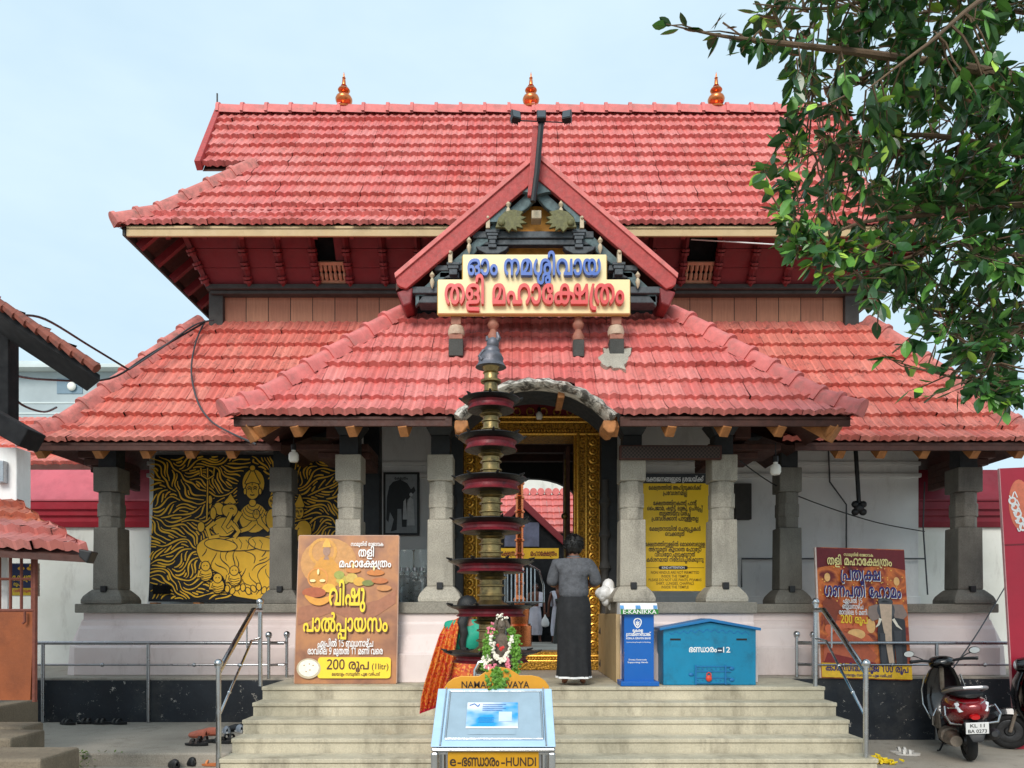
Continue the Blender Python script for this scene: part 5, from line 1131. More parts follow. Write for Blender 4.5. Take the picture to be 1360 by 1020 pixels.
		ridge_line(ridge_line(MB(), (S(sgn * (uw + 0.02)), Yu - 0.02, 6.82), (S(sgn * (uw - .414)), Yu + .36, 7.16), 2, 0.085), (S(sgn * (uw - .414)), Yu + .36, 7.16), (S(sgn * (uw - 1.15 * dbrk - 0.02)), Yu + dbrk, zb + 0.0), 4, 0.085).build('hip_cap', 'cap_moss', ur, smooth=True)
	rc = MB()
	ridge_line(rc, (S(-5.2), 12.5, 9.88), (S(5.2), 12.5, 9.88), 26, 0.12)
	rc.build('ridge_cap', 'cap', ur, smooth=True)
	for x in (-2.79, 0.315, 3.39):
		finial(ur, x, 12.5, 9.96, 0)
	MB().tube([(S(-5.2), 12.45, 9.9), (S(-5.2), 12.45, 10.2)], 0.014, 6).build('lightning_rod', 'black', ur)
	fb = MB()
	fb.box(S(-uw) + 0.10, S(uw) - 0.10, Yu + 0.04, Yu + 0.075, 6.685, 6.825)
	fb.build('fascia', 'fascia', ur, bevel=0.006)
	for sgn in (-1, 1):
		x = S(sgn * (uw - 0.06))
		MB().box(x - 0.02, x + 0.02, Yu + 0.05, 14.9, 6.70, 6.80).build('side_fascia', 'charcoal', ur, bevel=0.005)
		for i in range(8):
			y = Yu + 0.35 + i * 0.5
			q = min(1.0, (y - Yu) / 1.1)
			MB().beam((S(sgn * (uw - 0.12)), y, 6.68), (S(sgn * (uw - 0.12 - q)), y, 6.68 + 0.85 * q), 0.07, 0.1).build('rafter', 'red_wood', ur)
	for i in range(21):
		x = S(-5.0 + i * 0.5)
		MB().beam((x, Yu + 0.1, 6.72), (x, 10.7, 7.34), 0.06, 0.1).build('rafter', 'red_wood', ur)
	# ---------------- upper storey
	uwall = MB()
	uwall.box(S(-4.79), S(4.79), 11.2, 13.8, 5.6, 6.42)
	upw = uwall.build('upper_wall', 'plank', g)
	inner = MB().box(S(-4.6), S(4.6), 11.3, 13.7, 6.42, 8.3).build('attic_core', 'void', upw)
	for sgn in (-1, 1):
		x = S(sgn * 4.70)
		MB().box(x - 0.105, x + 0.105, 11.12, 11.33, 5.6, 6.36).build('corner_post', 'charcoal', upw, bevel=0.01)
	ld = MB()
	ld.box(S(-4.80), S(4.80), 11.0, 11.25, 6.352, 6.42)
	ld.box(S(-4.76), S(4.76), 11.06, 11.25, 6.30, 6.35)
	for sgn in (-1, 1):
		ld.box(min(S(sgn * 4.76), S(sgn * 4.6)), max(S(sgn * 4.76), S(sgn * 4.6)), 11.26, 13.9, 6.34, 6.415)
	ld.build('ledge', 'charcoal', upw, bevel=0.008)
	# slanted panels, split round the window openings
	yb, zbm, yt, zt = 11.06, 6.425, 10.46, 7.22
	sl = lambda x, q: (x, yb + (yt - yb) * q, zbm + (zt - zbm) * q)
	wins = [(-3.13, -2.73), (2.18, 2.60)]     # offsets from the axis
	q0, q1 = 0.30, 0.92
	spans = [(-4.77, -4.77), ]
	pn = MB()

	def panel(xa, xb, a, b, xa2=None, xb2=None):
		th = Vector((0, 0.045, 0.03))
		vs = [Vector(sl(S(xa), a)), Vector(sl(S(xb), a)), Vector(sl(S(xb if xb2 is None else xb2), b)), Vector(sl(S(xa if xa2 is None else xa2), b))]
		pn.add(vs + [p + th for p in vs], [(0, 1, 2, 3), (7, 6, 5, 4), (0, 4, 5, 1), (1, 5, 6, 2), (2, 6, 7, 3), (3, 7, 4, 0)])
	courses = [0.0, 0.24, 0.5, 0.76, 1.0]
	cuts = [-4.75, wins[0][0], wins[0][1], wins[1][0], wins[1][1], 4.75]
	for i in range(5):
		a, b = cuts[i], cuts[i + 1]
		if i in (1, 3):
			panel(a, b, 0.0, 0.03)
			panel(a, b, q1, 1.0)
			continue
		for c0, c1 in zip(courses, courses[1:]):
			f = lambda x, q: x + (math.copysign(0.25 * q, x) if abs(x) > 4.5 else 0)
			panel(f(a, c0), f(b, c0), c0, c1 - 0.006, f(a, c1), f(b, c1))
	sp = pn.build('slanted_screen', 'red_wood', g)
	for sgn in (-1, 1):
		s2 = MB()
		p = [(S(sgn * 4.76), 11.06, zbm), (S(sgn * 5.02), 10.46, zt), (S(sgn * 5.02), 14.5, zt), (S(sgn * 4.76), 13.95, zbm)]
		s2.add(p, [(0, 1, 2, 3)])
		s2.build('side_screen', 'red_wood', sp)
	offs = [-4.17, -3.67, -3.17, -2.69, -2.17, -1.67, 1.67, 2.14, 2.65, 3.16, 3.67, 4.17]
	for o in offs + [-4.78, 4.78]:
		edge = abs(o) > 4.7
		br = MB()
		oq = lambda q: Vector(sl(S(o + (math.copysign(0.25 * q, o) if edge else 0)), q)) + Vector((0, -0.035, -0.025))
		br.beam(oq(0.03), oq(1.0), 0.085, 0.075, up=(1, 0, 0)) if False else br.tube([oq(0.0), oq(1.0)], 0.046, 4)
		for q in (0.05, 0.10, 0.24, 0.29, 0.42, 0.47):
			br.tube([oq(q) + Vector((0, -0.012, -0.008)), oq(q + 0.035) + Vector((0, -0.012, -0.008))], 0.066, 8)
		br.build('bracket', 'red_strut', sp, smooth=True)
	for (a, b) in wins:
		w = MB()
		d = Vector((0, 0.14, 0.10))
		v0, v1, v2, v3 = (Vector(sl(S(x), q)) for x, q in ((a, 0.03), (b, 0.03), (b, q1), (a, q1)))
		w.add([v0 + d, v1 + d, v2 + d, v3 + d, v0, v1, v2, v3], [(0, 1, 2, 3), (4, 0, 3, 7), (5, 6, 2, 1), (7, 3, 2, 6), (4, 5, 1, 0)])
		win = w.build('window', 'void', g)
		bl = MB()
		bl.tube([sl(S(a), 0.30), sl(S(b), 0.30)], 0.032, 4)
		bl.tube([sl(S(a), 0.05), sl(S(b), 0.05)], 0.028, 4)
		for i in range(6):
			x = S(a + (b - a) * (i + 0.5) / 6)
			bl.tube([sl(x, 0.05), sl(x, 0.10), sl(x, 0.155), sl(x, 0.18), sl(x, 0.205), sl(x, 0.26), sl(x, 0.3)], [0.016, 0.028, 0.028, 0.014, 0.028, 0.028, 0.016], 8)
		bl.build('balustrade', 'tan_baluster', win, smooth=True)
		if a < 0:
			sh = MB()
			sh.add([Vector(sl(S(b - 0.14), 0.33)) + Vector((0, .03, .02)), Vector(sl(S(b), 0.33)) + Vector((0, .03, .02)), Vector(sl(S(b), q1)) + Vector((0, .03, .02)), Vector(sl(S(b - 0.14), q1)) + Vector((0, .03, .02))], [(0, 1, 2, 3)])
			sh.build('shutter', 'red_wood', win)
	gable(g)
	lower_storey(g)
	return g


def gable(g):
	S = lambda x: x + AX
	Yg = 9.24
	# roof of the dormer behind the bargeboards
	ax_, az = 0.305, PZ(213, Yg)
	fl, fr = P(525, 372, Yg), P(899, 372, Yg)
	roofm = MB()
	for foot in (fl, fr):
		roofm.add([(ax_, Yg + 0.05, az - 0.03), (foot.x, Yg + 0.05, foot.z - 0.02), (foot.x, 11.2, foot.z - 0.02), (ax_, 11.2, az - 0.03),
				 (ax_, Yg + 0.05, az - 0.12), (foot.x, Yg + 0.05, foot.z - 0.11), (foot.x, 11.2, foot.z - 0.11), (ax_, 11.2, az - 0.12)],
				 [(0, 1, 2, 3), (7, 6, 5, 4), (0, 4, 5, 1), (1, 5, 6, 2)])
	gb = roofm.build('gable', 'dark_wood', g)
	for sgn, foot in ((-1, fl), (1, fr)):
		b = MB()
		top = Vector((ax_, 0, az + 0.02))
		low = Vector((foot.x, 0, foot.z))
		d = (low - top)
		L = d.length
		d.normalize()
		nn = Vector((-d.z, 0, d.x)) * (1 if sgn < 0 else -1)
		if nn.z > 0: nn = -nn
		w = 0.20
		poly = [top, low - d * 0.04, low + nn * 0.03, low + d * 0.03 + nn * 0.08, low + d * 0.02 + nn * 0.13, low - d * 0.02 + nn * w, top + Vector((0, 0, -w * 1.42))]
		b.prism([(p.x, p.z) for p in poly], Yg - 0.075, Yg - 0.005)
		hb = b.build('bargeboard', 'barge', gb, bevel=0.008)
		b = MB()
		poly = [top + Vector((0, 0, 0.035)), low - d * 0.03 - nn * 0.03, low + nn * 0.02, top + Vector((0, 0, -0.035))]
		b.prism([(p.x, p.z) for p in poly], Yg - 0.10, Yg - 0.077)
		b.build('batten', 'cap', hb, bevel=0.004)
		# painted carved board inside the slope, scalloped lower edge
		c = MB()
		t2, l2 = top + Vector((0, 0, -0.30)), low + nn * 0.22 + Vector((-sgn * 0.10, 0, 0))
		edge = []
		N = 40
		for i in range(N + 1):
			q = i / N
			p = t2 + (l2 - t2) * q
			sc = 0.15 + 0.04 * abs(math.sin(q * PI * 6.5))
			edge.append(p + Vector((-sgn * 0.0, 0, -sc * (1 - 0.25 * q))))
		poly = [t2, *[t2 + (l2 - t2) * (i / 6) for i in range(1, 7)], *edge[::-1]]
		c.prism([(p.x, p.z) for p in poly], Yg + 0.02, Yg + 0.10)
		c.build('carved_board', 'blue_grey', gb, bevel=0.012)
		b = MB()
		poly = [low + Vector((-sgn * 0.02, 0, -0.16)), low + Vector((-sgn * 0.22, 0, -0.10)), low + Vector((-sgn * 0.20, 0, -0.3)), low + Vector((-sgn * 0.10, 0, -0.34))]
		b.prism([(p.x, p.z) for p in poly], Yg - 0.04, Yg + 0.5)
		b.build('corbel', 'red_strut', gb, bevel=0.02)
	# recessed back
	bk = MB()
	bk.add([(fl.x + 0.1, 9.72, 5.42), (fr.x - 0.1, 9.72, 5.42), (ax_, 9.72, az - 0.2)], [(0, 1, 2)])
	bk.build('gable_back', 'black_wood', gb)
	# round arched cove at the top with scrolls, ochre panel behind
	pan = MB()
	X = lambda u: PX(u, 9.5)
	Z = lambda v: PZ(v, 9.5)
	pts = [(X(672), Z(342)), (X(752), Z(342)), (X(752), Z(310)), *[(X(712 + 40 * math.cos(a)), Z(310 - 34 * math.sin(a))) for a in [i * PI / 10 for i in range(1, 10)]], (X(672), Z(310))]
	pan.prism(pts, 9.46, 9.5)
	pan.build('ochre_panel', 'ochre_panel', gb)
	cv = MB()
	outer = [(PX(712 + 66 * math.cos(a), 9.36), PZ(304 - 62 * math.sin(a), 9.36)) for a in [i * PI / 24 for i in range(25)]]
	inner = []
	for i in range(25):
		a = i * PI / 24
		k = 1 + 0.10 * math.cos(6 * a)
		inner.append((PX(712 + 46 * k * math.cos(a), 9.36), PZ(304 - 40 * k * math.sin(a), 9.36)))
	for i in range(24):
		cv.prism([outer[i], outer[i + 1], inner[i + 1], inner[i]], 9.19, 9.25)
	cv.build('carved_arch', 'blue_grey', gb)
	for sgn in (-1, 1):
		so = MB()
		leafy = [(54, 303), (50, 290), (42, 282), (30, 279), (17, 282), (21, 287), (13, 289), (19, 293), (12, 297), (21, 298), (17, 304), (26, 302), (25, 308), (32, 304), (36, 309), (42, 303)]
		so.prism([(PX(712 + sgn * a, 9.16), PZ(v, 9.16)) for a, v in leafy], 9.14, 9.185)
		so.ball(P(712 + sgn * 46, 295, 9.13), .045, .03, .045, 12, 8)
		so.build('scroll', 'olive', gb, bevel=.008)
	MB().box(PX(706, 9.2), PX(719, 9.2), 9.18, 9.34, PZ(291, 9.2), PZ(280, 9.2)).build('key_block', 'bone', gb, bevel=0.01)
	# beams and capitals
	bm = MB()
	bm.box(PX(628, 9.3), PX(788, 9.3), 9.24, 9.36, PZ(319, 9.3), PZ(310, 9.3))
	bm.box(PX(634, 9.3), PX(782, 9.3), 9.262, 9.36, PZ(327, 9.3), PZ(320, 9.3))
	bm.build('tie_beam', 'slate', gb, bevel=0.01)
	for u in (654, 769):
		cp = MB()
		w = 0.05
		for k, (v0, v1, hw) in enumerate(((305, 309, .085), (309.5, 313, .07), (313.5, 318, .055), (318.5, 324, .04), (324.5, 329, .05))):
			cp.box(PX(u, 9.2) - hw, PX(u, 9.2) + hw, 9.19, 9.30, PZ(v1, 9.2), PZ(v0, 9.2))
		cp.build('bracket', 'slate', gb, bevel=0.008)
		lo_ = MB()
		sgn = -1 if u < 712 else 1
		lo_.prism([(PX(u - 22, 9.3), PZ(331, 9.3)), (PX(u + 22, 9.3), PZ(331, 9.3)), (PX(u + 18, 9.3), PZ(336, 9.3)), (PX(u + 8, 9.3), PZ(341, 9.3)), (PX(u - 8, 9.3), PZ(341, 9.3)), (PX(u - 18, 9.3), PZ(336, 9.3))], 9.22, 9.34)
		lo_.build('bracket', 'slate', gb, bevel=0.01)
	for sgn in (-1, 1):
		u0, u1 = (578, 616) if sgn < 0 else (808, 846)
		b = MB()
		b.box(PX(u0, 9.3), PX(u1, 9.3), 9.24, 9.34, PZ(362, 9.3), PZ(355, 9.3))
		b.box(PX(u0 + 6, 9.3), PX(u1 - 6, 9.3), 9.26, 9.34, PZ(371, 9.3), PZ(363, 9.3))
		uc = 602 if sgn < 0 else 822
		for v0, v1, hw in ((348, 352, .08), (352.5, 357, .065), (357.5, 365, .05)):
			b.box(PX(uc, 9.2) - hw, PX(uc, 9.2) + hw, 9.19, 9.30, PZ(v1, 9.2), PZ(v0, 9.2))
		b.build('bracket', 'slate', gb, bevel=0.008)
	bs = MB()
	bs.box(PX(548, 9.3), PX(880, 9.3), 9.22, 9.36, PZ(393, 9.3), PZ(384, 9.3))
	bs.box(PX(556, 9.3), PX(872, 9.3), 9.26, 9.5, PZ(404, 9.3), PZ(394, 9.3))
	bs.build('base_beam', 'slate', gb, bevel=0.01)
	prof = [(0.0, -0.09), (0.018, -0.055), (0.03, -0.01), (0.024, 0.02), (0.012, 0.04), (0.022, 0.055), (0.034, 0.075), (0.02, 0.1), (0.008, 0.115), (0.0, 0.13)]
	for u, v in ((675, 280), (745, 280), (623, 328), (797, 328), (574, 374), (847, 374)):
		MB().lathe(prof, P(u, v, 9.18), 10).build('pendant', 'bone', gb, smooth=True)
	for u, v in ((648, 294), (773, 294), (598, 340), (823, 340)):
		p = P(u, v, 9.18)
		MB().box(p.x - 0.025, p.x + 0.025, p.y, p.y + 0.1, p.z - 0.08, p.z + 0.08).ball((p.x, p.y - 0.005, p.z + 0.045), 0.02).build('stud', 'bone', gb, bevel=0.006)
	# painted spire in front of the apex
	s = MB()
	s.beam(P(706, 262, 9.1), P(713, 168, 9.1), 0.10, 0.06, up=(0, 1, 0))
	s.build('spire', 'barge', gb, bevel=0.01)
	# short posts that stand on the porch roof under the board
	for u, wide in ((606, 1), (655, 0), (768, 0), (818, 1)):
		y = 9.02
		po = MB()
		x = PX(u, y)
		zr = PZ(470, y)
		po.m = 0
		w = 0.085 if wide else 0.065
		po.box(x - w, x + w, y - w, y + w, zr - 0.05, zr + 0.15)
		po.m = 1
		if wide:
			po.box(x - w * .95, x + w * .95, y - w * .95, y + w * .95, zr + 0.151, zr + 0.21)
			po.m = 2
			po.lathe([(w * 1.15, 0), (w * 1.2, 0.05), (w * 1.0, 0.11), (w * .7, 0.12)], (x, y, zr + 0.212), 12)
			po.m = 1
			po.box(x - w * .7, x + w * .7, y - w * .7, y + w * .7, zr + 0.33, zr + 0.62)
		else:
			po.lathe([(w, 0), (w * 1.15, 0.05), (w * .8, 0.10), (w * .55, 0.13), (w * 1.0, 0.17), (w * 1.1, 0.2), (w * .7, 0.25), (w * .8, 0.45)], (x, y, zr + 0.151), 12)
		po.build('stub_post', ['mossy_stone', 'salmon_paint', 'cream_paint'], gb, bevel=0.006, smooth=True)


def lower_storey(g):
	S = lambda x: x + AX
	ZS = 1.73
	# main plinth with mouldings, both sides of the passage
	for sgn in (-1, 1):
		xs = sorted((S(sgn * 6.0), S(sgn * 2.2)))
		pl = MB()
		prof = [(9.75, PL + 0.002), (9.75, PL + 0.36), (9.79, PL + 0.38), (9.86, PL + 0.60), (9.92, PL + 0.64), (9.92, PL + 0.70), (9.97, PL + 0.72), (9.97, 1.61), (10.9, 1.61), (10.9, PL + 0.002)]
		pl.prism_x(prof, *xs)
		p = pl.build('plinth', 'plinth', g, bevel=0.008)
		e = MB()
		x = S(sgn * 6.0)
		xe = x + sgn * 0.14
		e.loft([[(x, 9.751, PL + .002), (xe, 9.85, PL + .002), (xe, 10.9, PL + .002), (x, 10.9, PL + .002)],
				[(x, 9.80, PL + .37), (xe, 9.9, PL + .37), (xe, 10.9, PL + .37), (x, 10.9, PL + .37)],
				[(x, 9.96, PL + .72), (x + sgn * .03, 10.0, PL + .72), (x + sgn * .03, 10.9, PL + .72), (x, 10.9, PL + .72)]])
		e.build('plinth_end', 'plinth', p)
		sl = MB()
		xs2 = sorted((S(sgn * 6.08), S(sgn * 2.1)))
		sl.box(xs2[0], xs2[1], 9.9, 11.2, 1.612, ZS)
		sl.build('bench_slab', 'granite_base', p, bevel=0.012)
		# porch plinth
		a, b = (S(-2.52), S(-0.93)) if sgn < 0 else (S(0.93), S(2.52))
		pl = MB()
		prof = [(8.70, PL + 0.002), (8.70, PL + 0.33), (8.74, PL + 0.35), (8.80, PL + 0.52), (8.84, PL + 0.55), (8.84, PL + 0.68), (8.86, PL + 0.70), (8.86, 1.60), (9.748, 1.60), (9.748, PL + 0.002)]
		pl.prism_x(prof, a, b)
		p = pl.build('plinth', 'plinth', g, bevel=0.008)
		MB().box(a - 0.03, b + 0.03, 8.82, 9.896, 1.602, ZS + 0.005).build('bench_slab', 'granite_base', p, bevel=0.012)
		# inner cheek, plain timber boarding beside the door
		xi = S(sgn * 0.93)
		ck = MB().box(*sorted((xi - sgn * 0.003, xi - sgn * 0.05)), 8.72, 10.5, PL + 0.002, 1.6)
		ck.build('cheek_board', 'fascia', p, bevel=0.006)
	for o in (-5.72, -3.40, 3.38, 5.76):
		column(g, S(o), 10.15, 0.335 if abs(o) > 5 else 0.305, ZS + 0.001, 3.90, 'granite' if abs(o) > 4 else 'granite')
	for o in (-2.275, -1.18, 1.115, 2.205):
		column(g, S(o), 9.10, 0.312, ZS + 0.006, 3.83, 'granite_lt')
	for u in (495, 605, 808):
		x = PX(u, 10.4)
		MB().box(x - 0.11, x + 0.11, 10.3, 10.52, ZS if u < 600 else PL, 4.3).build('inner_post', 'black_wood', g, bevel=0.01)
	# timber plates above the pillars
	be = MB()
	be.box(S(-2.6), S(-1.0), 9.0, 9.2, 3.885, 4.08)
	be.box(S(1.0), S(2.6), 9.0, 9.2, 3.885, 4.08)
	be.build('wall_plate', 'black_wood', g, bevel=0.01)
	for sgn in (-1, 1):
		xs = sorted((S(sgn * 2.7), S(sgn * 6.1)))
		MB().box(xs[0], xs[1], 10.05, 10.25, 3.955, 4.15).build('wall_plate', 'black_wood', g, bevel=0.01)
		x = S(sgn * 2.5)
		MB().box(x - 0.1, x + 0.1, 9.21, 10.3, 3.75, 4.05).build('cross_beam', 'dark_wood', g, bevel=0.01)
		# stepped bracket under the porch corner
		b = MB()
		xo = S(sgn * 3.0)
		for k in range(3):
			xx = sorted((xo - sgn * 0.25 * k, xo - sgn * 0.9))
			b.box(xx[0], xx[1], 9.3 + 0.1 * k, 10.0, 3.70 - 0.08 * (k + 1), 3.70 - 0.08 * k - 0.002)
		b.build('corner_bracket', 'dark_wood', g, bevel=0.01)
		b = MB()
		xo = S(sgn * 6.1)
		for k in range(4):
			xx = sorted((xo - sgn * 0.07 * k, xo - sgn * 0.30))
			b.box(xx[0], xx[1], 10.0 + 0.03 * k, 11.1, 3.76 - 0.09 * (k + 1), 3.76 - 0.09 * k - 0.002)
		b.build('corner_bracket', 'dark_wood', g, bevel=0.01)
	# back wall of the verandah, left and right of the door
	wl_ = MB()
	for sgn in (-1, 1):
		xs = sorted((S(sgn * 5.72), S(sgn * 1.05)))
		wl_.box(xs[0], xs[1], 11.2, 11.45, 1.0, 5.5)
	wl_.box(S(-1.05), S(1.05), 11.2, 11.45, 4.3, 5.5)
	wl = wl_.build('verandah_wall', 'wall_white', g)
	co = MB()
	for sgn in (-1, 1):
		xs = sorted((S(sgn * 5.74), S(sgn * 1.05)))
		co.box(xs[0], xs[1], 11.14, 11.199, 3.62, 3.68)
		co.box(xs[0], xs[1], 11.16, 11.199, 3.80, 3.86)
		co.box(xs[0], xs[1], 11.17, 11.199, 1.735, 1.86)
	co.build('cornice', 'wall_white', wl, bevel=0.01)
	# passage behind the door
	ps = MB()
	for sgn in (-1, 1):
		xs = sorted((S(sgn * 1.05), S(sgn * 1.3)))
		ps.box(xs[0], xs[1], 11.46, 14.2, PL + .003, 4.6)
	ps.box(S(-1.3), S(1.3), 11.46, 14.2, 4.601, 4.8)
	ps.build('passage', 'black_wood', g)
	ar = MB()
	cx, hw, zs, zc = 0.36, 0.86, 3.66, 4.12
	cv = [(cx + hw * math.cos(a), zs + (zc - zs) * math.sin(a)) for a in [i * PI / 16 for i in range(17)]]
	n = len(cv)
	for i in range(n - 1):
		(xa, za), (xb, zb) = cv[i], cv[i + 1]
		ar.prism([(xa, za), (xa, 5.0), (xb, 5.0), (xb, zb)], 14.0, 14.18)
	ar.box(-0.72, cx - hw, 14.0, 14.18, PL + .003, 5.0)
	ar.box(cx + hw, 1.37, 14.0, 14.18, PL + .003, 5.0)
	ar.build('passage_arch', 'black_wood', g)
	for i in range(3):
		z = 4.22
		y = 11.9 + i * 0.7
		MB().box(S(-1.04), S(1.04), y, y + 0.14, 4.3, 4.46).build('ceiling_beam', 'dark_wood', g)
	# gilt door surround
	df = MB()
	yl = 10.66
	x0, x1, xi0, xi1 = -0.725, 1.27, -0.42, 0.965
	zt, zi = 4.40, 4.12
	df.box(x0, xi0 + .06, yl + 0.02, 11.19, PL + .26, zi)
	df.box(xi1 - .06, x1, yl + 0.02, 11.19, PL + .26, zi)
	df.box(x0, x1, yl + 0.03, 11.19, zi, zt)
	df.box(x0, x1, yl - 0.02, 11.19, PL + .003, PL + .13)
	df.box(x0 + .05, x1 - .05, yl + .005, 11.19, PL + .132, PL + .262)
	frm = df.build('door_frame', 'gold', g, bevel=0.012)
	mo = MB()
	for xa, w, yy, in ((x0 + .02, .02, yl), (x0 + .215, .02, yl - .005), (xi0 + .03, .025, yl - .01), (xi0 + .075, .016, yl),
					 (x1 - .02, .02, yl), (x1 - .215, .02, yl - .005), (xi1 - .03, .025, yl - .01), (xi1 - .075, .016, yl)):
		mo.tube([(xa, yy + 0.02, PL + .27), (xa, yy + 0.02, zi + .05)], w, 8)
	for z, w in ((zi + .03, .022), (zi + .20, .022), (zt - .01, .02), (PL + .06, .02), (PL + .2, .022), (PL + .13, .016)):
		mo.tube([(x0, yl + .02 - (0.02 if z < 2 else 0), z), (x1, yl + .02 - (0.02 if z < 2 else 0), z)], w, 8)
	for i in range(46):     # row of beads under the lintel
		x = x0 + .05 + i * (x1 - x0 - .1) / 45
		mo.ball((x, yl + 0.01, zi + .075), 0.017, n=6, m=4)
		if i % 2 == 0:
			mo.box(x - .02, x + .02, yl - 0.005, yl + .03, zi + .11, zi + .17)
		mo.ball((x, yl - 0.022, PL + .165), 0.014, n=6, m=4)
	mo.build('moulding', 'gold_bright', frm, smooth=True)
	ro = MB()
	for xa in (x0 + .12, x1 - .12):
		for i in range(24):
			z = PL + .36 + i * 0.125
			c = Vector((xa, yl + 0.01, z))
			ro.tube([c + Vector((.05 * math.cos(t), 0, .05 * math.sin(t))) for t in [k * PI / 5 for k in range(11)]], 0.015, 5, cap=False)
			ro.ball(c, 0.022, 0.02, 0.022, 8, 6)
			for sx in (-1, 1):
				ro.ball(c + Vector((sx * .07, 0, .062)), 0.016, 0.014, 0.016, 6, 4)
	ro.build('rosettes', 'gold_bright', frm, smooth=True)
	# timber frieze above the lintel
	fz = MB()
	fz.box(S(-1.05), S(1.05), 10.72, 10.8, 4.402, 4.62)
	fz.build('frieze', 'red_wood', frm)
	for i in range(9):
		x = -0.5 + i * 0.19
		MB().tube([(x + .05 * math.cos(t), 10.7, 4.47 + .05 * math.sin(t)) for t in [k * PI / 5 for k in range(11)]], 0.012, 5, cap=False).build('frieze_ring', 'gold', frm, smooth=True)
	# leaf of the open door at the right with brass fittings
	dl = MB().box(xi1 - .16, xi1 - .10, 11.2, 11.9, PL + .27, 4.1)
	d = dl.build('door_leaf', 'dark_wood', g, bevel=0.006)
	MB().tube([(xi1 - .175, 11.22, 1.9), (xi1 - .175, 11.22, 3.9)], 0.018, 8).ball((xi1 - .185, 11.2, 3.05), 0.05).build('bolt', 'brass', d, smooth=True)
	# carved side posts next to the door
	for x in (PX(615, 10.3) - 0.16, PX(803, 10.3)):
		pr = [(0.05, 0)]
		z = 0
		while z < 2.6:
			pr += [(0.05, z + .05), (0.085, z + .1), (0.07, z + .16), (0.05, z + .2), (0.05, z + .42)]
			z += 0.44
		MB().lathe(pr, (x, 10.28, PL + 0.003), 12).build('carved_post', 'charcoal', g, smooth=True)
# ---------------------------------------------------------------- yard walls, neighbouring buildings, inner court
def yard_walls():
	for sgn, m1, m2, lab in ((-1, 'pink_coping', 'crimson', 'white yard wall with pink sloping coping left of the mural'),
							 (1, 'maroon', 'crimson', 'white yard wall with maroon coping behind the right end pillar')):
		x0, x1 = sorted((AX + sgn * 5.6, AX + sgn * 16))
		t = thing('yard_wall', lab, 'wall', ((x0 + x1) / 2, 11.7, PL))
		MB().box(x0, x1, 11.55, 11.9, PL, 2.92).build('wall_face', 'wall_yard', t)
		b = MB()
		b.prism_x([(11.50, 2.922), (11.46, 3.0), (11.46, 3.08), (11.42, 3.09), (11.42, 3.17), (11.38, 3.18), (11.38, 3.30), (11.9, 3.30), (11.9, 2.922)], x0, x1)
		b.build('band', m2 if sgn < 0 else 'maroon', t, bevel=0.006)
		c = MB()
		c.prism_x([(11.36, 3.302), (11.36, 3.33), (11.72, 3.84), (11.9, 3.84), (11.9, 3.302)], x0, x1)
		c.build('coping', m1, t, bevel=0.006)
	# tile roof showing above the left coping
	h = thing('tiled_shed', 'low shed with pink tiles peeping over the left yard wall', 'shed', (-8.0, 13.5, PL))
	m = MB()
	roof_face(m, lambda a, d, z: (a, 12.6 + d, z), [(0, 4.1), (1.6, 5.3)], 6, lambda d: -12.0, lambda d: -7.1, seed=41, sub=3)
	m.build('roof', 'tile_low', h)
	MB().box(-12, -7.2, 13.2, 16, PL, 4.4).build('wall', 'wall_yard', h)


def far_building():
	Y = 62.0
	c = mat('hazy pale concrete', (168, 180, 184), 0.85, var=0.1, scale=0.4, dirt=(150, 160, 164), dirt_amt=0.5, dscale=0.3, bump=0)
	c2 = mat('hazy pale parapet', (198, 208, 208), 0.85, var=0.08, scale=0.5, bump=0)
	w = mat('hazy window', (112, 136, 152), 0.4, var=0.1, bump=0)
	b = thing('concrete_building', 'pale unfinished concrete block far beyond the left roof', 'building', (PX(90, Y), Y, 0))
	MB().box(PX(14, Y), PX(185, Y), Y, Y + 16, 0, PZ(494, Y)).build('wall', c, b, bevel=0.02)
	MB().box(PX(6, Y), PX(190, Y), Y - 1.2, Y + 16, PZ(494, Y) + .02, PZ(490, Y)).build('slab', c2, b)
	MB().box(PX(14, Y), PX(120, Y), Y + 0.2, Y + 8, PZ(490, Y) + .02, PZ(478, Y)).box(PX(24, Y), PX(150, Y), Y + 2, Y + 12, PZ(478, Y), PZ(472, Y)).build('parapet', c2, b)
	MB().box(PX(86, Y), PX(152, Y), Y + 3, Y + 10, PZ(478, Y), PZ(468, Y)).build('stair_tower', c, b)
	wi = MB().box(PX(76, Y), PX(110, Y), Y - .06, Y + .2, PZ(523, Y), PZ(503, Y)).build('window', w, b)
	MB().ball(P(95, 513, Y - 0.2), 0.36, 0.2, 0.36).build('lamp', 'bulb', wi, smooth=True)
	for i in range(6):
		MB().box(PX(18 + i * 28, Y), PX(20 + i * 28, Y), Y + 4, Y + 4.1, PZ(478, Y), PZ(468 - (i % 3) * 3, Y)).build('starter_bar', c, b)
	for i in range(3):
		MB().box(PX(14, Y), PX(185, Y), Y - .05, Y + .1, PZ(535 + i * 14, Y) - .06, PZ(535 + i * 14, Y) + .06).build('course_line', c2, b)


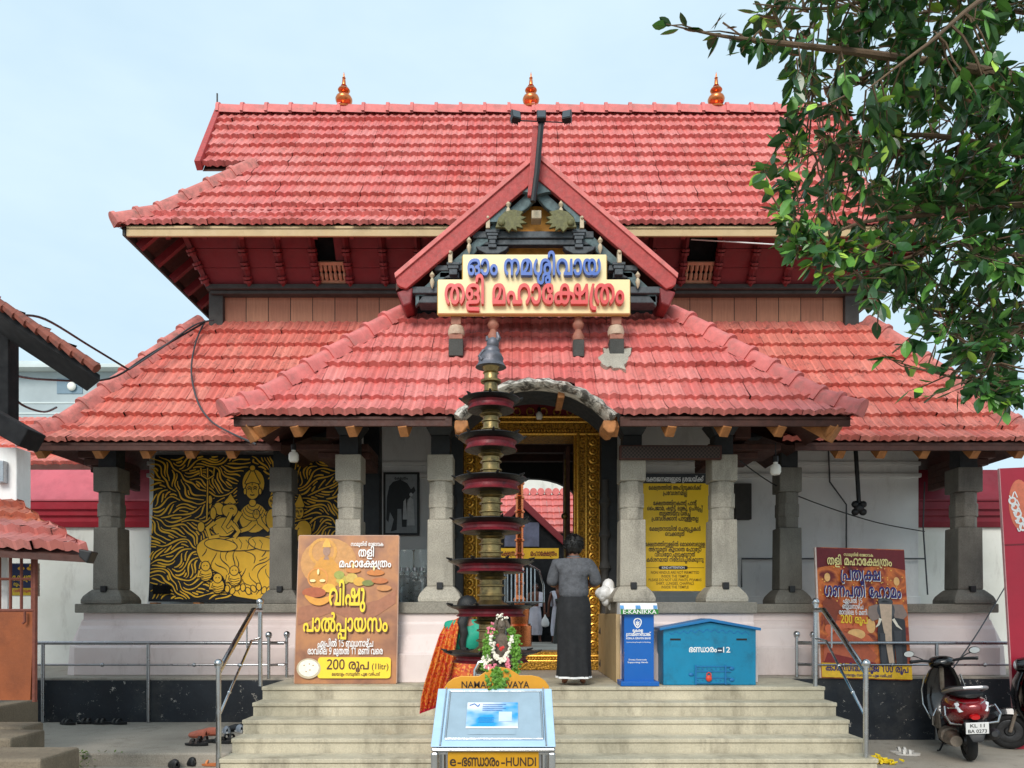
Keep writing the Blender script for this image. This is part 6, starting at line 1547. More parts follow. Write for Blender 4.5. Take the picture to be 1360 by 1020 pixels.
def left_house():
	"""small tiled house at the left edge, its eaves facing the yard"""
	sh = lambda y, y0: (y - y0) * -0.86
	h = thing('tiled_house', 'old tiled house cut off by the left edge with brown tile eaves', 'house', (-4.9, 6.6, 0))
	# upper roof: slopes down to the right
	a, b = P(-726, -70, 6.4), P(128, 489, 6.4)
	m = MB()
	L = (b - a)
	prof = [(0, b.z), (abs(L.x), a.z)]
	roof_face(m, lambda s, d, z: (b.x - d + sh(s, 6.4), s, z), prof, 26, lambda d: 6.4, lambda d: 6.72, seed=51, sub=3)
	up = m.build('upper_roof', 'tile_old', h)
	sf = MB()
	sf.add([(b.x + .02, 6.42, b.z - .05), (a.x, 6.42, a.z - .05), (a.x - .28, 6.72, a.z - .05), (b.x - .26, 6.72, b.z - .05),
			(b.x + .02, 6.42, b.z - .10), (a.x, 6.42, a.z - .11), (a.x - .28, 6.72, a.z - .11), (b.x - .26, 6.72, b.z - .10)], [(0, 1, 2, 3), (7, 6, 5, 4), (0, 3, 7, 4), (0, 4, 5, 1)])
	sf.build('soffit', 'void', up)
	# verge tiles along the front edge
	vt = MB()
	n = 56
	for i in range(n):
		p = a + (b - a) * (i / n)
		q = a + (b - a) * ((i + 1.15) / n)
		vt.tube([p + Vector((0, -.02, .02)), q + Vector((0, -.02, .0))], [0.036, 0.046], 7)
	vt.build('verge_tiles', 'tile_old_v', up, smooth=True)
	MB().box(PX(-4, 6.7), PX(11, 6.7), 6.7, 6.85, PZ(562, 6.7), PZ(420, 6.7)).build('post', 'void', h, bevel=0.008)
	MB().prism([(-9, 0.01), (-4.78, 0.01), (-4.78, 4.36), (-9, 7.1)], 6.87, 7.02).build('upper_wall', 'wall_white', h)
	# dark lower beam sloping out
	bb = MB()
	bb.beam(P(-30, 545, 6.5), P(44, 586, 6.5), 0.25, 0.17, up=(0.4, 0, 1))
	bb.build('lean_to_beam', 'void', h, bevel=0.01)
	MB().prism([(-9, PZ(672, 6.6)), (PX(22, 6.6), PZ(672, 6.6)), (PX(22, 6.6), PZ(594, 6.6)), (-9, PZ(594, 6.6))], 6.6, 6.8).build('wall', 'wall_white', h, bevel=0.01)
	MB().box(PX(-6, 6.55), PX(6, 6.55), 6.53, 6.598, PZ(641, 6.55), PZ(612, 6.55)).build('meter_box', 'steel_dull', h, bevel=0.006)
	# lean-to roofs in two banks, sloping to the front
	def bank(Y0, ve, vt, dy, u1, u1t, rows, seed, m, name, drop):
		z0, z1 = PZ(ve, Y0), PZ(vt, Y0 + dy)
		xe, xt = PX(u1, Y0), PX(u1t, Y0 + dy)
		mb = MB()
		pl = lambda a, d, z: (a, Y0 + d, z - drop * (a - xe))
		roof_face(mb, pl, [(0, z0), (dy, z1)], rows, lambda d: -6.6, lambda d: xe + (xt - xe) * d / dy, seed=seed, sub=4)
		o = mb.build(name, m, h)
		sf = MB()
		q = [pl(-6.6, .02, z0 - .03), pl(xe - .02, .02, z0 - .03), pl(xt, dy, z1 - .05), pl(-6.6, dy, z1 - .05)]
		sf.add(q + [(x, y, z - .05) for x, y, z in q], [(0, 1, 2, 3), (7, 6, 5, 4), (0, 4, 5, 1), (1, 5, 6, 2), (2, 6, 7, 3)])
		sf.build('soffit', 'dark_wood', o)
		return o, pl(xe, 0, z0)
	bank(6.15, 706, 668, .55, 72, 18, 3, 55, 'tile_orange', 'lean_to_roof', .06)
	lr, b = bank(5.65, 733, 700, .5, 118, 66, 2, 58, 'tile_pale', 'lower_roof', .06)
	b = Vector(b)
	sp = MB()
	sp.prism([(b.x - .05, b.z + .02), (b.x + .05, b.z - .0), (b.x + .01, b.z - .09), (b.x - .05, b.z - .04)], 5.6, 5.7)
	sp.build('spout', 'black', lr, bevel=0.01)
	# grille door
	Y = 5.85
	g = thing('grille_gate', 'rusty brown sheet metal gate with upright bars at the left edge', 'gate', (PX(0, Y), Y, 0.6))
	gm = MB()
	gm.add([P(-60, 812, Y), P(45, 812, Y), P(40, 930, Y), P(-60, 930, Y)], [(3, 2, 1, 0)])
	v = gm.v[:]
	gm.add([(p[0], p[1] + .03, p[2]) for p in v], [(0, 1, 2, 3)])
	gm.add([v[1], v[2], (v[2][0], v[2][1] + .03, v[2][2]), (v[1][0], v[1][1] + .03, v[1][2])], [(0, 1, 2, 3)])
	gm.build('sheet_panel', 'rust_gate', g)
	for i in range(7):
		u = -44 + i * 14.5
		MB().tube([P(u, 812, Y + .015), P(u, 728, Y + .015)], 0.012, 6).build('bar', 'rust_bar', g)
	fr = MB()
	fr.tube([P(46, 932, Y + .015), P(47, 728, Y + .015)], 0.02, 6)
	fr.tube([P(-60, 769, Y + .015), P(46, 769, Y + .015)], 0.012, 6)
	fr.tube([P(-60, 811, Y + .01), P(46, 811, Y + .01)], 0.016, 6)
	fr.build('frame', 'rust_bar', g)
	MB().tube([P(33, 812, Y - .03), P(33, 826, Y - .03), P(30, 828, Y - .03)], 0.01, 6).build('latch', 'rust_bar', g)
	MB().box(PX(-60, 6.05), PX(12, 6.05), 6.03, 6.07, PZ(811, 6.05), PZ(728, 6.05)).build('inner_board', 'wall_white', h)
	# notice behind the bars
	Y = 6.6
	n = thing('notice_board', 'navy and yellow notice hanging behind the rusty bars', 'notice', (PX(30, Y), Y, PZ(765, Y)))
	MB().box(PX(14, Y), PX(50, Y), Y, Y + .03, PZ(792, Y), PZ(748, Y)).build('frame', 'steel_dull', n)
	nb = mat('navy print', (22, 44, 96), 0.5, var=0.08, bump=0)
	MB().box(PX(15.5, Y), PX(48, Y), Y - .006, Y - .001, PZ(790, Y), PZ(749, Y)).build('sheet', nb, n)
	MB().box(PX(15.5, Y), PX(48, Y), Y - .011, Y - .0075, PZ(791, Y), PZ(781, Y)).build('yellow_strip', 'yellow_txt', n)
	for u in (28, 40):
		p = P(u, 755, Y - .013)
		MB().disc(p.x, p.z, .03, .016, p.y).disc(p.x, p.z + .02, .008, .018, p.y).build('lamp_emblem', 'gold_paint', n)
	lettering([('ക്ഷേത്രം', PX(33, Y), PZ(771, Y), 0.075, -0.2), ('രൂപ', PX(24, Y), PZ(778, Y), 0.045, -0.06)], 'yellow_txt', n, Y - .014, local=False)
	lettering([('വഴിപാടുകൾ', PX(33, Y), PZ(779.5, Y) - .045, 0.035, -0.18)], 'red_letter', n, Y - .014, local=False)
	# steps in the bottom left corner
	s = thing('corner_steps', 'worn grey cement steps in the bottom left corner', 'steps', (-4.2, 5.9, 0))
	for (u1, v0, v1, ya, yb) in ((-15, 932, 955, 6.6, 7.3), (30, 957, 982, 6.3, 6.59), (14, 972, 1000, 5.85, 6.29), (54, 1000, 1040, 5.35, 5.84)):
		x1 = PX(u1, ya)
		MB().box(-8, x1, ya, yb, 0.002, PZ(v0 + 8, ya)).build('step', 'old_step', s, bevel=0.02)
	wd = MB()
	rr = random.Random(9)
	for i in range(150):
		x, y = PX(98 + rr.uniform(-6, 70), 7.15), 7.2 + rr.gauss(0, 0.05)
		z = .02 if y < 7.29 else .252
		if rr.random() < .5:
			x, y, z = -4.15 + rr.gauss(0, .07), 7.25 + rr.gauss(0, .05), rr.uniform(.1, .28)
			if y > 7.28: y = 7.27
		a, l = rr.uniform(0, 6.28), rr.uniform(.015, .04)
		d = Vector((math.cos(a) * l, math.sin(a) * l, rr.uniform(.2, .9) * l))
		n = Vector((-math.sin(a), math.cos(a), 0)) * l * .35
		c = Vector((x, y, z))
		wd.add([c, c + d * .5 + n, c + d, c + d * .5 - n], [(0, 1, 2, 3)])
	wd.build('weeds', 'weed', kind='stuff')


def inner_court():
	t = thing('inner_shrine', 'tiled inner shrine hall with dark gable seen through the doorway', 'building', (0.5, 24, PL))
	m = MB()
	roof_face(m, lambda a, d, z: (a, 22.0 + d, z), [(0, 3.95), (1.9, 5.38)], 6, lambda d: -3.0, lambda d: 5.0, seed=61, sub=3, tw=.36)
	r = m.build('roof', 'tile', t)
	for i in range(18):
		MB().tube([(-1.2 + i * .235, 23.8, 5.46), (-1.2 + i * .235, 24.0, 5.46)], 0.115, 12).build('ridge_end', 'cap', r, smooth=True)
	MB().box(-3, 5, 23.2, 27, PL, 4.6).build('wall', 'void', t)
	MB().box(-6, 9, 27.1, 27.4, PL, 8.2).build('rear_wall', 'wall_yard', t)
	Y = 21.2
	ap = P(694, 661, Y)
	gb = MB()
	for sgn, (u, v) in ((-1, (628, 722)), (1, (764, 728))):
		f = P(u, v, Y)
		gb.prism([(ap.x, ap.z), (f.x, f.z), (f.x, f.z - .22), (ap.x, ap.z - .26)], Y, Y + .1)
	gb.build('bargeboard', 'red_wood', t, bevel=.01)
	f0, f1 = P(628, 722, Y + .15), P(764, 728, Y + .15)
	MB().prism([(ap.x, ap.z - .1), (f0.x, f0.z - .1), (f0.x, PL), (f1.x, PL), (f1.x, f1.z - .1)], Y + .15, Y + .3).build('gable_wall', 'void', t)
	Yp = 21.3
	for u0, u1, c in ((652, 664, (74, 110, 120)), (670, 716, (92, 96, 118))):
		MB().box(PX(u0, Yp), PX(u1, Yp), Yp - .03, Yp + .02, PZ(726, Yp), PZ(694, Yp)).build('picture', mat('faded picture', c, 0.5, var=.5, scale=3, bump=0), t)
	sg = thing('shrine_sign', 'long yellow sign with maroon lettering under the inner gable', 'sign', (PX(702, 20.6), 20.6, PZ(735, 20.6)))
	MB().box(PX(655, 20.6), PX(742, 20.6), 20.6, 20.66, PZ(742, 20.6), PZ(728, 20.6)).build('board', 'gold_paint', sg)
	lettering([('ക്ഷേത്രം', PX(676, 20.6), PZ(738, 20.6), .2, -.42), ('മഹാക്ഷേത്രം', PX(722, 20.6), PZ(738, 20.6), .2, -.72)], 'maroon', sg, 20.59, local=False)
	fp = thing('flagpole', 'tall ringed copper temple flagpole beyond the doorway', 'flagpole', (PX(690, 18.5), 18.5, PL))
	pr = [(0.3, 0), (0.3, .5), (.22, .55), (.25, .9), (.12, 1.0), (.16, 1.15), (.1, 1.25)]
	z = 1.25
	while z < 7:
		pr += [(.095, z), (.095, z + .26), (.125, z + .28), (.125, z + .32), (.095, z + .34)]
		z += .35
	MB().lathe(pr, (PX(690, 18.5), 18.5, PL), 16).build('shaft', 'copper', fp, smooth=True)
	# silver queue barrier
	q = thing('queue_barrier', 'silver curved queue railing in the inner courtyard', 'railing', (PX(700, 17), 17.0, PL))
	b = MB()
	Y = 17.0
	b.tube([P(671, 848, Y), P(671, 754, Y), P(700, 748, Y), P(716, 758, Y), P(722, 778, Y), P(722, 800, Y)], .022, 8)
	b.tube([P(671, 800, Y), P(722, 800, Y)], .018, 8)
	for i in range(8):
		u = 674 + i * 5.2
		b.tube([P(u, 800, Y), P(u, 754, Y)], .012, 6)
	b.build('rails', 'steel', q, smooth=True)
	lm = thing('oil_lamp', 'small burning oil lamp beside the priest', 'lamp', P(696, 815, 19))
	MB().lathe([(.12, 0), (.04, .1), (.04, .45), (.16, .5), (.17, .55)], (PX(696, 19), 19, PL), 12).build('stand', 'brass', lm, smooth=True)
	fm = NT('flame')
	fm.b.inputs['Emission Color'].default_value = (1, .55, .15, 1)
	fm.b.inputs['Emission Strength'].default_value = 4
	MB().ball((PX(696, 19), 19, PL + .62), .025, .025, .06).build('flame', fm.done((1, .6, .2, 1)), lm, smooth=True)
	dk = thing('stone_altar', 'low dark stone altar in front of the inner shrine', 'altar', (PX(760, 20), 20.0, PL))
	MB().box(PX(735, 20), PX(790, 20), 20, 20.8, PL + .002, PL + 1.1, top=(.8, .8)).box(PX(738, 20), PX(786, 20), 19.95, 20.7, PL + 1.1, PL + 1.2).build('block', 'mossy_stone', dk, bevel=.02)


# ---------------------------------------------------------------- things on the facade
def facade_things():
	# name board over the entrance
	Y = 8.93
	s = thing('sign_board', 'stepped cream name board with blue and red Malayalam letters under the gable', 'sign', (PX(709, Y), Y, PZ(418, Y)))
	b = MB()
	X0, X1, x0, x1 = PX(582, Y), PX(836, Y), PX(615, Y), PX(805, Y)
	zt, zm, zb = PZ(340, Y), PZ(373, Y), PZ(418, Y)
	b.prism([(X0, zb), (X1, zb), (X1, zm), (x1, zm), (x1, zt), (x0, zt), (x0, zm), (X0, zm)], Y - .04, Y + .06)
	b.build('board', 'sign_cream', s, bevel=.006)
	rim = MB()
	e = .012
	pts = [(X0, zb), (X1, zb), (X1, zm), (x1, zm), (x1, zt), (x0, zt), (x0, zm), (X0, zm), (X0, zb)]
	for p, q in zip(pts, pts[1:]):
		rim.beam((p[0], Y + .03, p[1]), (q[0], Y + .03, q[1]), .075, .02, up=(0, 1, 0)) if False else rim.tube([(p[0], Y + .01, p[1]), (q[0], Y + .01, q[1])], .013, 4)
	rim.build('rim', 'sign_edge', s)
	lettering([('ഓം നമശ്ശിവായ', PX(709, Y), PZ(370, Y), .325, -(PX(797, Y) - PX(622, Y)))], 'blue_letter', s, Y - .075, .033, local=False)
	lettering([('തളി മഹാക്ഷേത്രം', PX(709.5, Y), PZ(407.5, Y), .40, -(PX(828, Y) - PX(592, Y)))], 'red_letter', s, Y - .075, .033, local=False)
	# floodlights on a pole
	f = thing('floodlight_mast', 'leaning black pole carrying three small floodlights above the gable', 'floodlight', P(709, 268, 9.02))
	MB().tube([P(708, 268, 9.02), P(713, 230, 9.02), P(719, 163, 9.02)], .034, 8).build('pole', 'black', f, smooth=True)
	MB().tube([P(684, 160, 9.02), P(757, 163, 9.02)], .007, 6).build('crossbar', 'black', f)
	for u, rz in ((685, .35), (719, 0.0), (753, -.3)):
		p = P(u, 154, 8.98)
		m = MB()
		mx = Matrix.Translation(p) @ Matrix.Rotation(rz, 4, 'Z') @ Matrix.Rotation(-.35, 4, 'X')
		m.obox(mx, .11, .05, .13)
		m.obox(mx @ Matrix.Translation((0, .04, 0)), .08, .04, .1)
		for k in range(5):
			m.obox(mx @ Matrix.Translation((-.04 + k * .02, .065, 0)), .006, .03, .1)
		fl = m.build('floodlight', 'black_plastic', f, bevel=.006)
		MB().obox(mx @ Matrix.Translation((0, -.028, 0)), .09, .006, .105).build('lens', 'lens', fl)
	# light bulbs
	for (u, v0, v1, Y, lab) in ((390, 596, 614, 9.0, 'white bulb hanging under the left corner of the porch roof'),
								(1030, 612, 631, 9.0, 'white bulb hanging under the right corner of the porch roof'),
								(716, 545, 557, 10.2, 'white bulb hanging in the entrance arch')):
		t = thing('light_bulb', lab, 'bulb', P(u, v0, Y))
		h = (v1 - v0) * Y / F
		p = P(u, v1, Y)
		MB().lathe([(0, 0), (h * .28, 0.02 * h), (h * .37, h * .2), (h * .37, h * .55), (h * .28, h * .72), (h * .16, h * .76), (h * .16, h)], p, 16).build('globe', 'bulb', t, smooth=True)
		MB().lathe([(h * .2, 0), (h * .2, h * .4), (h * .1, h * .5)], P(u, v0 + 2, Y), 10).tube([P(u, v0 - 2, Y), P(u, v0 - 24, Y)], .006, 5).build('holder', 'black', t)
	# lattice strip light over the yellow notice
	Y = 8.86
	l = thing('led_strip_sign', 'long dark display strip fixed across two pillars above the yellow notice', 'display', (PX(891, Y), Y, PZ(600, Y)))
	MB().box(PX(823, Y), PX(959, Y), Y, Y + .07, PZ(610, Y), PZ(591, Y)).build('case', 'dark_wood', l, bevel=.008)
	MB().box(PX(826, Y), PX(956, Y), Y - .006, Y - .001, PZ(608, Y), PZ(593, Y)).build('grid', 'led', l)
	# grey meter box and pipe on the right wall
	t = thing('junction_box', 'flat grey junction box on the right verandah wall', 'box', P(988, 668, 11.1))
	MB().box(PX(976, 11.1), PX(998, 11.1), 11.08, 11.197, PZ(690, 11.1), PZ(642, 11.1)).build('case', 'charcoal', t, bevel=.01)
	t = thing('hanging_bracket', 'black rod with a cross shaped bracket hanging before the right wall', 'bracket', P(1137, 590, 10.4))
	MB().tube([P(1135, 575, 10.4), P(1141, 672, 10.4)], .03, 8).build('rod', 'black', t)
	c = MB()
	p = P(1141, 675, 10.38)
	for k in range(4):
		a = PI / 4 + k * PI / 2
		c.ball(p + Vector((math.cos(a) * .075, 0, math.sin(a) * .075)), .055, .04, .05, 10, 6)
	c.ball(p, .07, .05, .07)
	c.build('cross', 'black', t, smooth=True)
	# conduits on the verandah wall
	for i, (pts, lab) in enumerate(((((1100, 590), (1102, 640), (1124, 670), (1124, 790)), 'thin conduit bent down the right verandah wall'),
									(((985, 780), (985, 742), (1228, 742)), 'thin conduit running along the right verandah wall'),
									(((1228, 640), (1226, 700), (1232, 790)), 'thin conduit at the outer end of the right wall'))):
		o = MB().tube([P(u, v, 11.12) for u, v in pts], .012, 6).build('conduit', 'cable')
		tag(o, lab, 'conduit')


def cables():
	def cable(pts, r, lab, m='cable', grp=None, name='cable'):
		P3 = [Vector(p) for p in pts]
		out = []
		for i in range(len(P3) - 1):
			p0, p1, p2, p3 = P3[max(i - 1, 0)], P3[i], P3[i + 1], P3[min(i + 2, len(P3) - 1)]
			for k in range(6):
				t = k / 6
				out.append(0.5 * ((2 * p1) + (p2 - p0) * t + (2 * p0 - 5 * p1 + 4 * p2 - p3) * t * t + (3 * p1 - p0 - 3 * p2 + p3) * t ** 3))
		out.append(P3[-1])
		o = MB().tube(out, r, 6).build(name, m, smooth=True)
		tag(o, lab, 'cable', grp)
	cable([P(22, 419, 7.4), P(60, 424, 8), P(120, 460, 9.2), P(171, 491, 9.85)], .013, 'black cable arching from the left house to the roof hip', 'black')
	cable([P(12, 497, 7.2), P(60, 504, 8.4), P(145, 503, 9.7), P(200, 470, 10.2), P(272, 428, 10.9)], .013, 'black cable sagging low before the far concrete building', 'black')
	cable([P(171, 491, 9.85), P(215, 462, 10.3), P(258, 432, 10.8), P(284, 425, 11.05)], .012, 'grey cable lying up along the left roof hip')
	cable([P(12, 520, 7), P(30, 538, 7.6), P(58, 547, 8.6), P(75, 541, 9.3)], .012, 'short dark cable below the others at the left house', 'black')

	def on_low(u, v):
		k = (HZ - v) / F
		Y = (4.02 - 9.71 * 1.289 - EYE) / (k - 1.289)
		if Y < 9.71:
			Y = (3.75 - 9.35 * .75 - EYE) / (k - .75)
		return P(u, v, Y) + Vector((0, -.07, .06))
	cable([on_low(275, 434), on_low(263, 462), on_low(257, 500), on_low(265, 540), on_low(282, 566), on_low(305, 581), P(340, 590, 9.2)], .013, 'grey cable drooping down the tiles of the left lower roof')
	cable([P(918, 318, 10.4), P(985, 322, 10.2), P(1085, 328, 9.9)], .008, 'thin pale wire strung below the right upper eave', 'white')
	cable([P(965, 598, 9.3), P(1040, 650, 10.2), P(1150, 690, 10.9), P(1228, 706, 11.1)], .008, 'thin dark wire slanting across the right verandah', 'black')
	cable([P(1262, 893, 9.1), P(1300, 838, 9.4), P(1345, 762, 10.5)], .008, 'thin slanting guy wire behind the red scooter', 'cable')
# ---------------------------------------------------------------- painted and printed boards
M['tile_old_v'] = mat('old verge tile', (136, 76, 62), 0.8, var=0.35, scale=9, dirt=(58, 50, 46), dirt_amt=0.7, dscale=7)
M['old_step'] = stone_mat('mossy cement', (150, 136, 116), (112, 100, 84), 0.4, stain=0.6)
M['weed'] = mat('small weeds', (92, 116, 44), 0.7, var=0.3, bump=0)
M['lens'] = mat('floodlight glass', (70, 78, 84), 0.12, var=0.1, bump=0)


def _led():
	t = NT('led lattice')
	v = t.node('ShaderNodeTexChecker')
	t.l.new(t.P(), v.inputs[0])
	v.inputs['Scale'].default_value = 46
	v.inputs['Color1'].default_value = srgb(78, 62, 54)
	v.inputs['Color2'].default_value = srgb(36, 30, 28)
	return t.done(v.outputs[0], 0.5)


M['led'] = _led()


def mural():
	Y = 10.92
	q = lambda u, v: (PX(u, Y), PZ(v, Y))
	t = thing('mural_panel', 'large black mural board with flowing gold deities behind the left pillars', 'mural', (PX(326, Y), Y, PZ(797, Y)))
	MB().prism([q(206, 604), q(452, 604), q(452, 799), q(197, 799)], Y, Y + .05).build('board', 'mural_black', t)
	r = random.Random(3)

	def angle(u, v):
		dx, dy = 334 - u, 700 - v
		sg = 1 if u < 336 else -1
		base = math.atan2(dy * 0.5 + 6, abs(dx) + 24)
		w = 1.0 * math.sin(v / 11.0 + 0.9 * math.sin(u / 15.0)) + 0.7 * math.sin(u / 9.0 - v / 21.0) + 0.45 * math.sin((u + 1.7 * v) / 6.5)
		up = -1.15 * max(0, 1 - (v - 600) / 95.0) * min(1, max(0, (60 - abs(dx)) / 60 + .25))
		a = base + 0.8 * w + up
		return a if sg > 0 else PI - a

	def flow(mb, inside, sep, wid, y, ang, n=900, L=46):
		"""evenly spaced wavy lines, kept sep apart"""
		cell = {}

		def near(u, v, own):
			i, j = int(u / sep), int(v / sep)
			for x in (i - 1, i, i + 1):
				for z in (j - 1, j, j + 1):
					for (a, b, o) in cell.get((x, z), ()):
						if o != own and (a - u) ** 2 + (b - v) ** 2 < sep * sep * .8: return True
			return False
		for s in range(n):
			u0, v0 = r.uniform(199, 452), r.uniform(605, 796)
			if not inside(u0, v0) or near(u0, v0, s): continue
			halves = []
			for sg in (1, -1):
				u, v, pts = u0, v0, []
				for i in range(L):
					a = ang(u, v)
					u, v = u + math.cos(a) * 1.7 * sg, v + math.sin(a) * 1.7 * sg
					if not inside(u, v) or near(u, v, s): break
					pts.append((u, v))
				halves.append(pts)
			pts = halves[1][::-1] + [(u0, v0)] + halves[0]
			if len(pts) < 5: continue
			for u, v in pts:
				cell.setdefault((int(u / sep), int(v / sep)), []).append((u, v, s))
			m = len(pts)
			mb.ribbon([q(*p) for p in pts], [wid * (.3 + .7 * math.sin(PI * (i + .5) / m) ** .5) * (1 + .25 * math.sin(i / 3.1 + s)) * Y / F for i in range(m)], Y - y - (s % 7) * .0001)
	g = MB()
	body = lambda u, v: ((u - 330) / 47) ** 2 + ((v - 730) / 64) ** 2 < 1 or ((u - 337) / 22) ** 2 + ((v - 655) / 36) ** 2 < 1
	flow(g, lambda u, v: 199 < u < 451 and 606 < v < 796 and not body(u, v), 3.15, 1.95, .0025, angle, 4200)
	g.build('gold_lines', 'gold_paint', t)
	# seated group painted in layers, each gold shape with a black outline
	f, k = MB(), MB()
	lay = [.006]

	def smooth(pts):
		n, out = len(pts), []
		for i in range(n):
			p0, p1, p2, p3 = pts[i - 1], pts[i], pts[(i + 1) % n], pts[(i + 2) % n]
			for j in range(4):
				s = j / 4
				out.append([0.5 * (2 * p1[c] + (p2[c] - p0[c]) * s + (2 * p0[c] - 5 * p1[c] + 4 * p2[c] - p3[c]) * s * s + (3 * p1[c] - p0[c] - 3 * p2[c] + p3[c]) * s ** 3) for c in (0, 1)])
		return out

	def shape(pts):
		lay[0] += .0005
		y = Y - lay[0]
		f.flat([q(*p) for p in pts], y)
		k.ribbon([q(*p) for p in pts + pts[:1]], 1.15 * Y / F, y - .0002)

	def oval(u, v, a, b, rot=0.0):
		shape([(u + a * math.cos(t) * math.cos(rot) - b * math.sin(t) * math.sin(rot), v + a * math.cos(t) * math.sin(rot) + b * math.sin(t) * math.cos(rot)) for t in [j * PI / 11 for j in range(22)]])

	def limb(pts, w):
		lay[0] += .0006
		n = len(pts)
		k.ribbon([q(*p) for p in pts], (w + 2.2) * Y / F, Y - lay[0])
		f.ribbon([q(*p) for p in pts], w * Y / F, Y - lay[0] - .0002)

	def bl(pts, w=1.1, o=.0006):
		k.ribbon([q(*p) for p in pts], w * Y / F, Y - lay[0] - o)
	shape(smooth([(262, 724), (284, 712), (330, 716), (364, 712), (367, 740), (366, 793), (322, 794), (304, 786), (296, 766), (280, 756), (266, 744)]))
	flow(k, lambda u, v: 268 < u < 365 and 728 < v < 790, 4.0, 1.3, lay[0] + .0004, lambda u, v: PI / 2 + .8 * math.sin(v / 7.0 + u / 13.0) + .5 * math.sin(u / 6.0), 500, 22)
	lay[0] += .0015
	for i in range(9):
		oval(302 + i * 7, 782 + 3 * math.sin(i * 1.9), 3.4, 5, .5 * math.sin(i))
	oval(337, 642, 15, 19)
	flow(k, lambda u, v: ((u - 337) / 15) ** 2 + ((v - 642) / 19) ** 2 < 1, 3.4, 1.5, lay[0] + .0004, lambda u, v: math.atan2(v - 652, u - 337) + .6, 200, 10)
	lay[0] += .0015
	oval(337, 688, 19, 20)
	for j in range(4):
		bl([(337 - (8 + j * 2.6) * math.cos(t), 672 + j * 2.5 + (6 + j * 2.2) * math.sin(t)) for t in [i * PI / 10 for i in range(11)]], .9)
	oval(322, 722, 33, 9.5, -.06); oval(350, 722, 20, 9, .2)
	for j in range(6):
		bl([(300 + j * 9, 716 + (j % 2)), (304 + j * 9, 722), (302 + j * 9, 729)], .8)
	limb([(320, 680), (312, 694), (318, 706), (330, 702), (338, 694)], 6)
	limb([(354, 680), (362, 692), (356, 704), (346, 694), (343, 684)], 6)
	oval(341, 683, 4.5, 6.5)
	bl([(339, 677), (339, 684)], .7); bl([(341, 676), (341, 684)], .7); bl([(343, 677), (343, 684)], .7)
	oval(336, 668, 5, 5); oval(336, 651, 9.6, 12.6)
	oval(326, 653, 2.2, 4.5); oval(346, 653, 2.2, 4.5)
	shape(smooth([(326, 643), (330, 634), (336, 624), (342, 634), (346, 643), (336, 641)]))
	oval(336, 622, 4, 4)
	# elephant headed figure and attendants on the left
	oval(298, 700, 15, 13); oval(294, 724, 22, 8, .12)
	limb([(286, 694), (276, 702), (280, 714), (292, 712)], 5)
	limb([(310, 696), (318, 706), (312, 714)], 5)
	oval(292, 676, 7, 9, -.4); oval(306, 678, 10.5, 9.5)
	limb([(308, 682), (303, 692), (298, 700), (303, 706), (309, 702)], 5)
	bl([(306, 676), (309, 675), (311, 677)], 1.5); bl([(299, 672), (306, 668), (313, 671)], 1.0)
	shape(smooth([(298, 669), (304, 660), (307, 656), (311, 661), (314, 669)]))
	oval(284, 682, 4.2, 8.5); oval(268, 700, 5, 7); oval(280, 664, 3.2, 6)
	for c in ((274, 752), (312, 758), (290, 768)):
		oval(c[0], c[1] + 10, 9, 10); oval(c[0], c[1], 6, 6.5); bl([(c[0] - 3, c[1]), (c[0] - 1, c[1] - 1)], 1); bl([(c[0] + 1, c[1] - 1), (c[0] + 3, c[1])], 1)
		limb([(c[0] - 8, c[1] + 6), (c[0] - 10, c[1] + 14), (c[0] - 3, c[1] + 13)], 3)
		for j in range(3):
			bl([(c[0] - 7, c[1] + 10 + 3 * j), (c[0], c[1] + 12 + 3 * j), (c[0] + 7, c[1] + 10 + 3 * j)], .8)
	# companion on the right, half behind the pillar
	oval(404, 706, 11, 15); oval(362, 690, 8, 14); oval(398, 681, 6.5, 9); oval(363, 667, 6, 8.5)
	shape(smooth([(391, 674), (395, 664), (399, 656), (403, 665), (405, 674)]))
	limb([(396, 700), (390, 710), (398, 716)], 4)
	for u, v, s in ((336, 651, 1.0), (363, 667, .62), (398, 681, .7)):
		for e in (-1, 1):
			bl([(u + e * 6.5 * s, v - 3 * s), (u + e * 3.5 * s, v - 4.6 * s), (u + e * 1.5 * s, v - 3 * s)], 1.0)
			bl([(u + e * 6 * s, v - .5 * s), (u + e * 3.6 * s, v - 1.8 * s), (u + e * 1.6 * s, v - .3 * s)], 1.4)
		bl([(u - .5 * s, v - 3 * s), (u - 1 * s, v + 3 * s), (u + 1 * s, v + 3.5 * s)], .7)
		bl([(u - 3 * s, v + 6.5 * s), (u, v + 7.3 * s), (u + 3 * s, v + 6.5 * s)], 1.5)
		bl([(u, v - 10 * s), (u, v - 6 * s)], .9)
	# trident above the group
	limb([(276, 690), (277, 650), (277, 622)], 1.6)
	limb([(268, 622), (269, 632), (277, 637), (285, 632), (286, 622)], 1.8)
	f.build('gold_figures', 'gold_paint', t)
	k.build('black_outlines', 'mural_black', t)
	x0, z0 = q(204, 789)
	x1, z1 = q(227, 777)
	pl = MB().box(x0, x1, Y - .03, Y - .011, z0, z1).build('name_plate', 'black_gloss', t)
	lettering([('G.S. SHANKAR', (x0 + x1) / 2 + .05, z0 + .03, .035, .16)], 'white', t, Y - .032, local=False) if False else None
	for u in (207, 264):
		x, z = q(u, 800)
		MB().box(x - .05, x + .05, Y - .08, Y + .06, z - .045, z - .002).build('foot', 'rafter_end', t)


def board_thing(name, label, cat, uc, vb, Y, tilt, roll=0.0):
	"""a standing board: local x right, z up, -y to the front; returns thing and px->local map"""
	t = thing(name, label, cat, P(uc, vb, Y), (-tilt, roll, 0))
	k = Y / F
	return t, (lambda u: (u - uc) * k), (lambda v: (vb - v) * k), k


